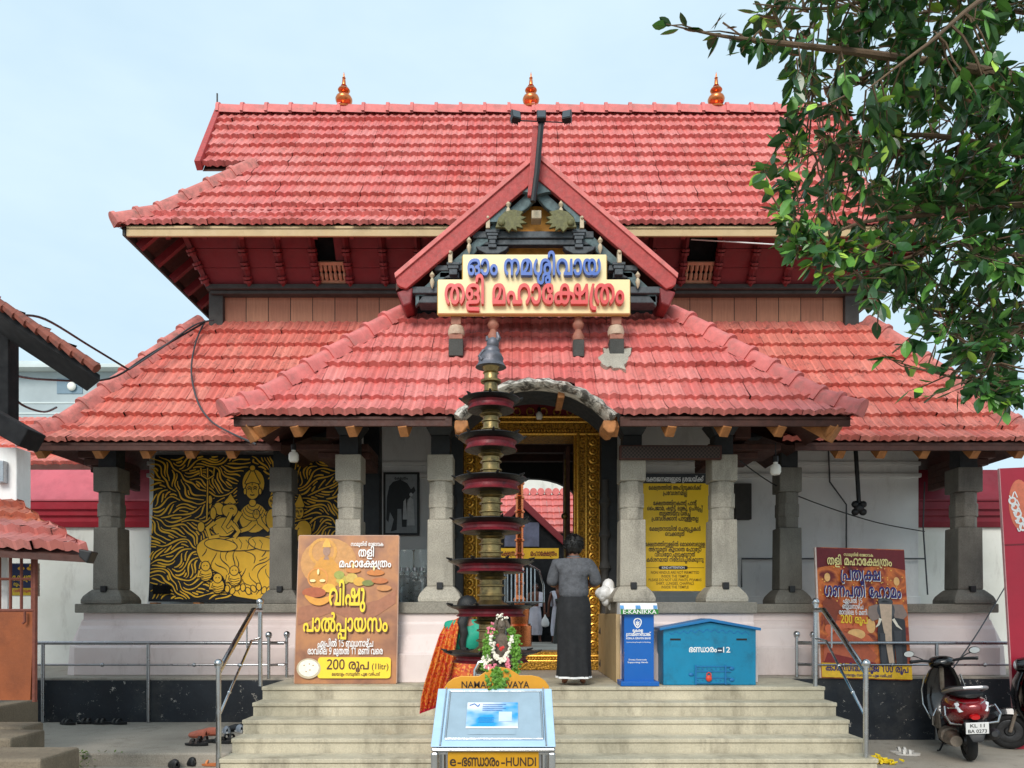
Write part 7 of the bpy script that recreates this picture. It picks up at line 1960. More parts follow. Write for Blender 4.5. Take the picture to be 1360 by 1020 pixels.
def poster_mat(name, cols, scale=2.2, seed=0.0):
	"""printed photo background: soft colour areas"""
	t = NT(name)
	tc = t.node('ShaderNodeTexCoord').outputs['Object']
	mp = t.node('ShaderNodeMapping')
	t.l.new(tc, mp.inputs[0])
	mp.inputs['Location'].default_value = (seed, 0, seed * .7)
	n1 = t.noise(scale, 4, 0.55, vec=mp.outputs[0], dist=.4)
	r = t.node('ShaderNodeValToRGB')
	t.l.new(n1, r.inputs[0])
	els = r.color_ramp.elements
	els[0].position, els[0].color = 0.28, srgb(*cols[0])
	els[1].position, els[1].color = 0.72, srgb(*cols[-1])
	for i, c in enumerate(cols[1:-1]):
		e = els.new(0.28 + 0.44 * (i + 1) / (len(cols) - 1))
		e.color = srgb(*c)
	return t.done(r.outputs[0], 0.42)


def colr(rgb, rough=0.5):
	key = 'print %d %d %d' % rgb
	if key not in M:
		M[key] = mat(key, rgb, rough, var=0.16, scale=18, bump=0)
	return key


def vishu_poster():
	t, X, Z, k = board_thing('festival_poster', 'tall brown and gold festival poster leaning on the left porch pillar', 'poster', 458.5, 908, 8.56, .115)
	M['vp_bg'] = poster_mat('brown festive print', [(120, 78, 56), (156, 104, 74), (186, 126, 78), (150, 96, 70)], 2.4)
	MB().box(X(391), X(526), 0, .03, 0, Z(708) ).build('panel', 'vp_bg', t, local=True)
	e = MB()
	for a, b in (((391, 908), (526, 908)), ((391, 708), (526, 708)), ((391, 908), (391, 708)), ((526, 908), (526, 708))):
		e.tube([(X(a[0]), .012, Z(a[1]) + (.008 if a[1] > 900 else 0)), (X(b[0]), .012, Z(b[1]) + (.008 if b[1] > 900 else 0))], .012, 6)
	e.build('frame', colr((196, 160, 140)), t, local=True)
	L = [0]

	def art(name, fn, rgb):
		L[0] += .0012
		mb = MB()
		fn(mb, -.003 - L[0])
		mb.build(name, colr(rgb), t, local=True)
	D = lambda mb, u, v, a, b, y, n=20: mb.disc(X(u), Z(v), a * k, b * k, y, n)
	art('print_glow', lambda m, y: [D(m, 432, 745, 38, 34, y)], (206, 148, 84))
	art('print_drape', lambda m, y: m.flat([(X(u), Z(v)) for u, v in ((393, 806), (420, 800), (460, 806), (500, 796), (524, 782), (524, 800), (480, 830), (440, 812), (393, 830))], y), (166, 106, 76))
	art('print_halo', lambda m, y: [m.ring(X(424), Z(730), 15 * k, 19 * k, y, 26)] + [D(m, 424 + 17 * math.cos(a), 730 - 17 * math.sin(a), 2.4, 2.4, y - .0004, 8) for a in [i * PI / 11 for i in range(22)]], (222, 160, 70))
	art('print_robe', lambda m, y: m.flat([(X(u), Z(v)) for u, v in ((414, 748), (422, 737), (436, 737), (446, 750), (450, 770), (438, 782), (412, 780), (406, 764))], y), (214, 150, 56))
	art('print_face', lambda m, y: [D(m, 429, 729, 5, 7, y), m.flat([(X(427), Z(736)), (X(431), Z(736)), (X(433), Z(741)), (X(425), Z(741))], y)], (168, 130, 110))
	art('print_crown', lambda m, y: m.flat([(X(423), Z(724)), (X(435), Z(724)), (X(433), Z(717)), (X(429), Z(711)), (X(425), Z(717))], y), (236, 180, 76))
	art('print_arch', lambda m, y: [m.ring(X(418), Z(766), 12 * k, 14 * k, y, 22)], (226, 150, 70))
	for (u, v, a, b, c) in ((452, 769, 9, 6, (196, 176, 72)), (464, 766, 8, 6.5, (214, 180, 84)), (447, 762, 7, 5.5, (158, 164, 74)), (474, 771, 8, 6, (222, 168, 62)),
							(486, 773, 8, 4, (120, 128, 60)), (496, 759, 12, 4, (206, 124, 52)), (466, 756, 10, 3.4, (210, 130, 60)), (502, 770, 11, 4, (190, 110, 56)), (434, 780, 9, 6, (232, 180, 62)),
							(414, 786, 16, 7, (176, 88, 48)), (508, 780, 10, 4, (204, 138, 78))):
		art('print_fruit', (lambda u, v, a, b: lambda m, y: D(m, u, v, a, b, y))(u, v, a, b), c)
	art('print_banana', lambda m, y: m.ribbon([(X(402 + i * 4.2), Z(790 + 9 * math.sin(i / 9 * PI))) for i in range(10)], [k * w for w in (2, 5, 8, 9, 9.5, 9.5, 9, 8, 5, 2)], y), (226, 156, 58))
	art('print_flame', lambda m, y: [D(m, 466, 750, 1.4, 3.5, y, 10), D(m, 494, 753, 1.4, 3.5, y, 10), D(m, 419, 758, 1.6, 4, y, 10), D(m, 412, 770, 4, 2, y, 10), D(m, 425, 770, 4, 2, y, 10)], (255, 232, 170))
	y = -.024
	lettering([('സാമൂതിരി രാജാവക', X(484), Z(722.5), 7.5 * k, -44 * k), ('തളി', X(483), Z(737), 17 * k, -21 * k), ('മഹാക്ഷേത്രം', X(482), Z(751.5), 15.5 * k, -70 * k)], 'white', t, y)
	M['shadow_print'] = mat('dark brown print', (88, 50, 20), .5, bump=0)
	big = [('വിഷു', X(459), Z(803), 40 * k, -49 * k), ('പാൽപ്പായസം', X(457.5), Z(838.5), 32 * k, -113 * k)]
	lettering([(a, b + 1.1 * k, c - 1.2 * k, d, e) for a, b, c, d, e in big], 'shadow_print', t, y)
	lettering(big, 'yellow_txt', t, y - .003)
	lettering([('ഏപ്രിൽ 15 ബുധനാഴ്ച', X(458), Z(858.8), 13 * k, -74 * k), ('രാവിലെ 9 മുതൽ 11 മണി വരെ', X(458), Z(869), 12.5 * k, -100 * k)], 'white', t, y)
	r = 4
	m = MB()
	pts = []
	for cx, cy, a0 in ((515, 877, 0), (426, 877, 90), (426, 897, 180), (515, 897, 270)):
		pts += [(X(cx + r * math.cos(math.radians(a0 + j * 30))), Z(cy - r * math.sin(math.radians(a0 + j * 30)))) for j in range(4)]
	m.flat(pts, y)
	m.build('price_box', 'yellow_txt', t, local=True)
	MB().disc(X(410), Z(888), 16 * k, 13.5 * k, y - .002, 30).build('bowl_rim', colr((206, 190, 160)), t, local=True)
	MB().disc(X(410), Z(887.5), 13.5 * k, 11.2 * k, y - .0035, 30).build('bowl_milk', colr((244, 240, 226)), t, local=True)
	m = MB()
	for u, v in ((404, 884), (412, 890), (407, 892), (416, 884), (411, 882)):
		D(m, u, v, 1.1, .8, y - .005, 8)
	m.build('bowl_nuts', colr((188, 150, 96)), t, local=True)
	lettering([('200 രൂപ', X(462), Z(889), 18 * k, -56 * k), ('(1litr)', X(505), Z(889), 11 * k, -22 * k)], 'shadow_print', t, y - .003)
	lettering([('മലയാളം സമ്പൂർണ പൂജ വഴിപാട്', X(473), Z(897.5), 6 * k, -64 * k)], 'shadow_print', t, y - .003)


def homam_poster():
	t, X, Z, k = board_thing('festival_poster', 'dark red fire ritual poster with a tusked elephant standing on the right ledge', 'poster', 1151, 902, 9.50, .17, .03)
	M['hp_bg'] = poster_mat('fiery print', [(92, 18, 18), (150, 44, 22), (224, 120, 50), (120, 30, 22), (82, 16, 20)], 3.0, 3.3)
	u0, u1, vt = 1091, 1211, 723
	MB().box(X(u0), X(u1), 0, .03, 0, Z(vt)).build('panel', 'hp_bg', t, local=True)
	MB().box(X(u0) - .022, X(u0) - .001, -.002, .034, 0, Z(vt)).build('edge', colr((222, 200, 190)), t, local=True)
	L = [0]

	def art(name, fn, rgb):
		L[0] += .0012
		mb = MB()
		fn(mb, -.003 - L[0])
		return mb.build(name, colr(rgb), t, local=True)
	D = lambda mb, u, v, a, b, y, n=20: mb.disc(X(u), Z(v), a * k, b * k, y, n)
	poly = lambda mb, pts, y: mb.flat([(X(u), Z(v)) for u, v in pts], y)
	art('print_top', lambda m, y: poly(m, ((u0, 724), (u1, 724), (u1, 752), (1180, 746), (1150, 750), (1120, 746), (u0, 752)), y), (110, 14, 26))
	art('print_fire', lambda m, y: [D(m, 1130, 858, 34, 24, y), D(m, 1118, 836, 20, 12, y), D(m, 1150, 832, 14, 10, y)], (224, 110, 66))
	art('print_embers', lambda m, y: [D(m, 1126, 862, 22, 12, y), D(m, 1140, 842, 12, 7, y), D(m, 1104, 765, 4, 6, y), D(m, 1198, 768, 4, 6, y), D(m, 1160, 830, 6, 10, y)], (246, 190, 120))
	rr = random.Random(6)
	art('print_sparks', lambda m, y: [D(m, rr.uniform(1094, 1208), rr.uniform(750, 800), 1, 1, y, 6) for i in range(70)], (250, 190, 90))
	art('print_priest', lambda m, y: [poly(m, ((1096, 800), (1104, 792), (1112, 796), (1122, 806), (1128, 800), (1126, 812), (1116, 816), (1112, 830), (1098, 830)), y), D(m, 1106, 790, 4, 5.5, y)], (140, 60, 34))
	art('print_pile', lambda m, y: poly(m, ((1094, 880), (1096, 850), (1120, 838), (1146, 848), (1166, 870), (1160, 882)), y), (196, 96, 62))
	art('print_cloth', lambda m, y: poly(m, ((1094, 884), (1100, 868), (1130, 874), (1164, 880), (1164, 884)), y), (140, 34, 30))
	# elephant seen from the front
	art('print_elephant_body', lambda m, y: poly(m, ((1172, 812), (1196, 806), (1206, 822), (1206, 884), (1198, 884), (1196, 860), (1190, 860), (1190, 884), (1170, 884), (1168, 840)), y), (52, 52, 56))
	art('print_elephant_ear', lambda m, y: [poly(m, ((1170, 800), (1158, 804), (1156, 816), (1162, 824), (1172, 820)), y), poly(m, ((1190, 800), (1204, 800), (1210, 814), (1204, 820), (1192, 818)), y)], (150, 128, 118))
	art('print_elephant_head', lambda m, y: [D(m, 1181, 808, 12, 13, y), D(m, 1181, 797, 10, 6, y)], (84, 84, 88))
	art('print_elephant_trunk', lambda m, y: m.ribbon([(X(u), Z(v)) for u, v in ((1181, 800), (1181, 820), (1182, 840), (1183, 860), (1185, 880))], [k * w for w in (17, 14, 10, 8, 7)], y), (214, 184, 158))
	art('print_elephant_tusk', lambda m, y: [m.ribbon([(X(u), Z(v)) for u, v in ((1173, 820), (1170, 828), (1166, 832))], [4 * k, 3 * k, 1 * k], y), m.ribbon([(X(u), Z(v)) for u, v in ((1190, 820), (1195, 829), (1201, 834))], [4 * k, 3.4 * k, 1 * k], y)], (246, 234, 214))
	art('print_elephant_leg', lambda m, y: [poly(m, ((1171, 840), (1178, 840), (1178, 884), (1171, 884)), y), poly(m, ((1190, 836), (1200, 836), (1199, 884), (1191, 884)), y)], (70, 70, 74))
	art('print_strip', lambda m, y: poly(m, ((u0, 901), (u1, 901), (u1, 882), (u0, 882)), y), (244, 194, 44))
	y = -.026
	M['cream_print'] = mat('cream print', (246, 226, 150), .5, bump=0)
	M['navy_print'] = mat('deep blue print', (44, 34, 110), .5, bump=0)
	lettering([('സാമൂതിരി രാജാവക', X(1147), Z(735), 6 * k, -40 * k), ('തളി മഹാക്ഷേത്രം', X(1148), Z(747.5), 17 * k, -88 * k)], 'cream_print', t, y)
	big = [('പ്രത്യക്ഷ', X(1148), Z(768), 24 * k, -54 * k), ('ഗണപതി ഹോമം', X(1150), Z(791), 25 * k, -104 * k)]
	lettering([(a, b + .9 * k, c - .9 * k, d * 1.03, e) for a, b, c, d, e in big], 'white', t, y)
	lettering(big, 'navy_print', t, y - .003)
	lettering([('ഏപ്രിൽ 15', X(1136), Z(800), 9.5 * k, -26 * k), ('ബുധനാഴ്ച', X(1136), Z(808), 9.5 * k, -28 * k), ('രാവിലെ 6 മണി', X(1136), Z(816), 9.5 * k, -38 * k)], 'white', t, y)
	lettering([('200 രൂപ', X(1137), Z(827.5), 15 * k, -36 * k)], 'yellow_txt', t, y)
	lettering([('കാര്യസിദ്ധി പൂജ 100 രൂപ', X(1151), Z(892), 13 * k, -110 * k), ('മലയാളം സമ്പൂർണ പൂജ വഴിപാട്', X(1151), Z(899), 5 * k, -66 * k)], 'navy_print', t, y)


def red_banner():
	t, X, Z, k = board_thing('red_banner', 'tall crimson banner leaning at the right edge behind the black scooter', 'banner', 1398, 1000, 8.9, .02, -.045)
	M['rb'] = mat('crimson vinyl', (176, 30, 54), .4, var=.12, scale=2, bump=0)
	MB().box(X(1350), X(1450), 0, .03, 0, Z(618)).build('panel', 'rb', t, local=True)
	MB().box(X(1349), X(1349.9), -.003, .033, 0, Z(618)).build('edge', colr((214, 160, 160)), t, local=True)
	m = MB()
	for i in range(5):
		m.ring(X(1364 + i * 3), Z(662 + i * 9), 3 * k, 5.5 * k, -.004 - i * .0006, 14)
		m.ribbon([(X(1360 + i * 2 + j * 1.5), Z(655 + i * 11 + 5 * math.sin(j))) for j in range(8)], 1.6 * k, -.008 - i * .0006)
	m.build('white_scroll', 'white', t, local=True)
	MB().disc(X(1374), Z(668), 15 * k, 34 * k, -.002, 24).build('glow', colr((222, 120, 90)), t, local=True)
	MB().box(X(1350.5), X(1449), -.004, -.001, Z(722), Z(720)).build('seam', colr((120, 20, 34)), t, local=True)


def yellow_notice():
	Y = 9.75
	t = thing('notice_board', 'yellow temple rules notice with black lettering between two right porch pillars', 'notice', P(896, 787, Y))
	x0, x1, zb, zt, zh = PX(851, Y), PX(941, Y), PZ(785, Y), PZ(629, Y), PZ(642, Y)
	MB().box(x0, x1, Y, Y + .04, zb, zh).build('panel', 'yellow', t)
	MB().box(x0, x1, Y - .003, Y + .04, zh + .001, zt).build('header', colr((52, 56, 62)), t)
	k = Y / F
	c = 896.5
	W = lambda txt, v, h, w, uc=c: (txt, PX(uc, Y), PZ(v, Y), h * k, -w * k)
	lettering([W('ഭക്തജനങ്ങളുടെ ശ്രദ്ധയ്ക്ക്', 639.5, 9.5, 76)], 'white', t, Y - .006, local=False)
	L = [('ക്ഷേത്രത്തിൽ അഹിന്ദുക്കൾക്ക്', 650.5, 70), ('പ്രവേശനമില്ല', 657.5, 32), ('ക്ഷേത്രത്തിനകത്ത് പാന്റ്', 671, 58), ('പൈജാമ, ഷർട്ട്, ലുങ്കി, ചെരുപ്പ്', 677.8, 74), ('തുടങ്ങിയവ ധരിച്ച്', 684.6, 42),
		 ('പ്രവേശിക്കാൻ പാടുള്ളതല്ല', 691.4, 62), ('ക്ഷേത്രനടയിൽ ചെരുപ്പുകൾ', 705, 68), ('വെക്കരുത്', 711.8, 26), ('ക്ഷേത്രത്തിനുള്ളിൽ മൊബൈലുള്ള', 725.5, 80), ('അനുമതി കൂടാതെ ഫോട്ടോ', 732.3, 70),
		 ('വീഡിയോ എടുക്കുന്നത്', 739.1, 54), ('കർശനമായി നിരോധിച്ചിരിക്കുന്നു', 746, 76)]
	lettering([W(a, v, 8.2, w) for a, v, w in L], 'black', t, Y - .003, local=False)
	p = MB()
	r = 2.4
	pts = []
	for cx, a0 in ((911, -90), (877, 90)):
		pts += [(PX(cx + r * math.cos(math.radians(a0 + j * 30)), Y), PZ(754 - r * math.sin(math.radians(a0 + j * 30)), Y)) for j in range(7)]
	p.flat(pts, Y - .003)
	p.ribbon([(PX(858, Y), PZ(754, Y)), (PX(935, Y), PZ(754, Y))], .5 * k, Y - .002)
	p.build('caption_bar', 'black', t)
	lettering([W('KIND ATTENTION', 755.3, 4.2, 30, 894)], 'white', t, Y - .006, local=False)
	E = [('NON HINDUS ARE NOT PERMITTED', 762, 64), ('INSIDE THE TEMPLE', 767, 36), ('PLEASE DO NOT USE PANTS, PYJAMAS', 771.8, 70), ('SHIRT, LUNGIES, CHAPPALS', 776.6, 50), ('INSIDE THE TEMPLE', 781.4, 36)]
	lettering([W(a, v, 5, w) for a, v, w in E], colr((110, 84, 20)), t, Y - .003, local=False)


def elephant_photo():
	Y = 11.12
	t = thing('framed_photo', 'framed black and white photograph of an elephant on the left verandah wall', 'picture', P(533, 710, Y))
	q = lambda u, v: (PX(u, Y), PZ(v, Y))
	x0, z0 = q(509, 711)
	x1, z1 = q(557, 627)
	MB().box(x0, x1, Y, Y + .04, z0, z1).build('frame', 'black', t, bevel=.006)
	MB().box(x0 + .035, x1 - .035, Y - .004, Y - .001, z0 + .035, z1 - .035).build('print', colr((150, 156, 160)), t)
	dk, lt = MB(), MB()
	f = lambda mb, pts, y: mb.flat([q(*p) for p in pts], Y - y)
	f(dk, ((513, 690), (514, 660), (517, 646), (522, 640), (532, 637), (541, 642), (546, 650), (550, 646), (552, 652), (545, 660), (541, 664), (540, 700), (534, 700), (533, 676), (528, 676), (527, 704), (519, 706), (523, 690), (518, 680), (516, 694)), .006)
	dk.build('elephant_print', colr((44, 48, 52)), t)
	f(lt, ((541, 698), (541, 668), (545, 660), (549, 664), (551, 698)), .009)
	f(lt, ((535, 690), (536, 666), (539, 662), (541, 690)), .008)
	lt.disc(q(546, 657)[0], q(546, 657)[1], .025, .03, Y - .009, 10)
	lt.build('men_print', colr((200, 204, 206)), t)
	lettering([('ക്ഷേത്രം', PX(533, Y), PZ(637, Y), .06, -.2)], 'black', t, Y - .006, local=False)


def water_bottles():
	Y = 9.45
	for u, hgt, r, zoff, lab in ((533, 44, .085, 0, 'clear upright water bottle nearest the left pillar'), (541, 44, .085, 0, 'clear water bottle second from the left on the bench'),
								 (551, 44, .085, 0, 'clear water bottle third from the left on the bench'), (560, 40, .085, 0, 'clear water bottle at the right end of the bench row')):
		t = thing('water_bottle', lab, 'bottle', (PX(u, Y), Y, 1.737), 0, 'clear bottles on the bench')
		MB().lathe([(0, 0), (r * .92, 0), (r, .02), (r, .1), (r * .92, .12), (r, .14), (r, .24), (r * .9, .28), (r * .4, .34), (r * .3, .36), (r * .3, .4)], (PX(u, Y), Y, 1.738), 14).build('body', 'glass', t, smooth=True)
		MB().lathe([(r * .36, 0), (r * .36, .04), (0, .04)], (PX(u, Y), Y, 2.139), 10).build('cap', 'steel_dull', t, smooth=True)
	for u, lab in ((539, 'upturned round dispenser jar left on top of the bottles'), (560, 'upturned round dispenser jar right on top of the bottles')):
		t = thing('dispenser_jar', lab, 'jar', (PX(u, Y + .14), Y + .14, 1.737), 0, 'dispenser jars behind the bottles')
		MB().lathe([(.11, 0), (.11, .3), (.05, .33)], (PX(u, Y + .14), Y + .14, 1.738), 14).build('stand', 'steel_dull', t, smooth=True)
		MB().lathe([(.03, 0), (.05, .04), (.1, .08), (.115, .14), (.115, .3), (.1, .34), (0, .35)], (PX(u, Y + .14), Y + .14, 2.07), 16).build('jar', 'glass', t, smooth=True)
	y = 9.6
	o = MB()
	rr = random.Random(2)
	c = P(806, 786, 9.35)
	for i in range(14):
		a = rr.uniform(0, 6.28)
		o.ball(c + Vector((math.cos(a) * .06, rr.uniform(-.05, .05), rr.uniform(-.16, .13))), rr.uniform(.05, .09), None, rr.uniform(.06, .1), 8, 6)
	o.build('plastic_bag', 'white', smooth=True)
	tag(bpy.data.objects['plastic_bag'], 'crumpled white plastic bag hung by the right side of the door', 'bag')


# ---------------------------------------------------------------- collection boxes and kiosk
def donation_box():
	Y = 8.40
	t = thing('donation_box', 'bright blue gabled metal donation box numbered 12 with a red padlock', 'donation box', (PX(942, Y), Y, PL))
	M['dblue'] = mat('turquoise enamel', (0, 128, 168), .42, var=.12, scale=3, dirt=(26, 76, 100), dirt_amt=.6, dscale=5, bump=.08)
	M['dblue2'] = mat('blue enamel lid', (20, 110, 170), .45, var=.12, scale=4, bump=.05)
	x0, x1 = PX(881, Y), PX(1004, Y)
	zt = PZ(836, Y)
	za = PZ(826.5, Y)
	xm = (x0 + x1) / 2
	b = MB()
	b.prism([(x0, PL + .004), (x1, PL + .004), (x1, zt), (xm, za), (x0, zt)], Y, Y + .36)
	body = b.build('body', 'dblue', t, bevel=.006)
	l = MB()
	e, th = .045, .03
	l.prism([(x0 - e, zt - .012), (xm, za + .008), (x1 + e, zt - .012), (x1 + e, zt + th - .012), (xm, za + th + .012), (x0 - e, zt + th - .012)], Y - .04, Y + .4)
	l.build('lid', 'dblue2', t, bevel=.005)
	for u in (897, 985):
		MB().box(PX(u - 7, Y), PX(u + 7, Y), Y - .003, Y + .01, PZ(850.5, Y), PZ(848, Y)).build('slot', 'black', body)
	w = MB()
	for i in range(52):
		u = 890 + i * 2.05
		v = 839.5 + 1.6 * math.sin(i * 1.25) - (3.6 * (1 - abs(u - 942) / 54))
		w.ball(P(u, v + 1.5, Y - .001), .008, .004, .008, 6, 4)
	w.build('beading', 'dblue2', body)
	d = MB()
	d.box(PX(924, Y), PX(963, Y), Y - .012, Y - .001, PZ(908, Y), PZ(884, Y))
	door = d.build('door', 'dblue', t, bevel=.003)
	h = MB()
	for v in (885, 891.5, 900, 907):
		h.box(PX(923, Y), PX(970, Y), Y - .02, Y - .0125, PZ(v + .7, Y), PZ(v - .3, Y))
	for u in (923.5, 963):
		h.box(PX(u - .9, Y), PX(u + .9, Y), Y - .024, Y - .0125, PZ(909, Y), PZ(883, Y))
	for u, v in ((918, 896), (972, 888), (972, 903)):
		h.ball(P(u, v, Y - .004), .03, .012, .02, 10, 6)
	for i in range(14):
		h.ball(P(927 + (i % 7) * 6, 888 if i < 7 else 903.5, Y - .014), .009, .006, .009, 6, 4)
	h.build('hinge', 'dblue2', door)
	pk = MB()
	pk.ball(P(941.5, 901, Y - .035), .034, .018, .036, 14, 8)
	pk.tube([P(938.5, 898, Y - .03), P(939, 894.5, Y - .03), P(941.5, 893, Y - .03), P(944, 894.5, Y - .03), P(944.5, 898, Y - .03)], .006, 6)
	o = pk.build('padlock', colr((214, 70, 44)), None, smooth=True)
	tag(o, 'small red padlock hanging on the blue donation box door', 'padlock')
	k = Y / F
	lettering([('ഭണ്ഡാരം', PX(933.5, Y), PZ(866, Y), 11.5 * k, -37 * k), ('-', PX(956, Y), PZ(866.5, Y), 12 * k, -5 * k), ('12', PX(965, Y), PZ(866.5, Y), 10.5 * k, -9.5 * k)], 'white', body, Y - .003, local=False)
	MB().box(PX(952.5, Y), PX(960, Y), Y - .002, Y + .001, PZ(867, Y), PZ(860, Y)).build('patch', colr((10, 60, 90)), body)


def offering_stand():
	Y = 8.30
	t = thing('offering_stand', 'slim bright blue payment stand reading E-KANIKKA beside the blue box', 'stand', (PX(848, Y), Y, PL))
	M['eblue'] = mat('cobalt print', (0, 92, 176), .4, var=.04, bump=0)
	M['egreen'] = mat('green print', (40, 124, 46), .45, var=.05, bump=0)
	M['sky_print'] = mat('sky print', (92, 154, 210), .45, var=.25, scale=9, bump=0)
	MB().box(PX(829, Y), PX(868.5, Y), Y, Y + .22, PL + .05, PZ(816, Y)).build('column', 'eblue', t, bevel=.004)
	MB().box(PX(824, Y), PX(874.5, Y), Y - .05, Y + .27, PL + .004, PL + .055).build('base', 'eblue', t, bevel=.006)
	hd = MB()
	hd.box(PX(823, Y), PX(873.5, Y), Y - .05, Y + .26, PZ(816, Y) + .001, PZ(801, Y), top=(.97, .6))
	head = hd.build('head', 'white', t, bevel=.004)
	MB().box(PX(823.3, Y), PX(873.2, Y), Y - .056, Y - .05, PZ(815.6, Y), PZ(809.4, Y)).build('name_strip', 'egreen', head)
	for u0, u1 in ((823, 828), (843.5, 850), (867, 872)):
		MB().add([(PX(u0, Y), Y - .045, PZ(808.6, Y)), (PX(u1, Y), Y - .045, PZ(808.6, Y)), (PX(u1, Y), Y - .018, PZ(804, Y)), (PX(u0, Y), Y - .018, PZ(804, Y))], [(0, 1, 2, 3)]).build('sky_panel', 'sky_print', head)
	k = Y / F
	lettering([('E-KANIKKA', PX(848.5, Y), PZ(815, Y), 7.6 * k, -44 * k)], 'white', head, Y - .06, local=False)
	e = MB()
	x, z = PX(846.8, Y), PZ(827.5, Y)
	drop = [(x + .038 * math.sin(a) * (1 - .35 * math.cos(a)), z - .05 * math.cos(a)) for a in [i * PI / 12 for i in range(25)]]
	e.ribbon(drop, .012, Y - .003)
	e.ribbon([(x, z - .045), (x, z + .03)], .006, Y - .003)
	for s in (-1, 1):
		for j in range(2):
			e.ribbon([(x, z - .03 + j * .022), (x + s * .012, z - .015 + j * .022), (x + s * .02, z + .004 + j * .018)], [.004, .012, .003], Y - .0034)
	e.build('drop_emblem', 'white', t)
	lettering([('കേരള', PX(847, Y), PZ(839.3, Y), 6 * k, -14 * k), ('ഗ്രാമീണബാങ്ക്', PX(848, Y), PZ(844.5, Y), 6.6 * k, -33 * k), ('KERALA GRAMIN BANK', PX(848, Y), PZ(849, Y), 3.8 * k, -33 * k),
			 ('Connecting People to Banking', PX(848, Y), PZ(853.5, Y), 1.8 * k, -32 * k), ('Donate Generously', PX(847, Y), PZ(877, Y), 2.8 * k, -24 * k), ('Supporting Hands', PX(847, Y), PZ(880.5, Y), 2.8 * k, -27 * k)], 'white', t, Y - .003, local=False)


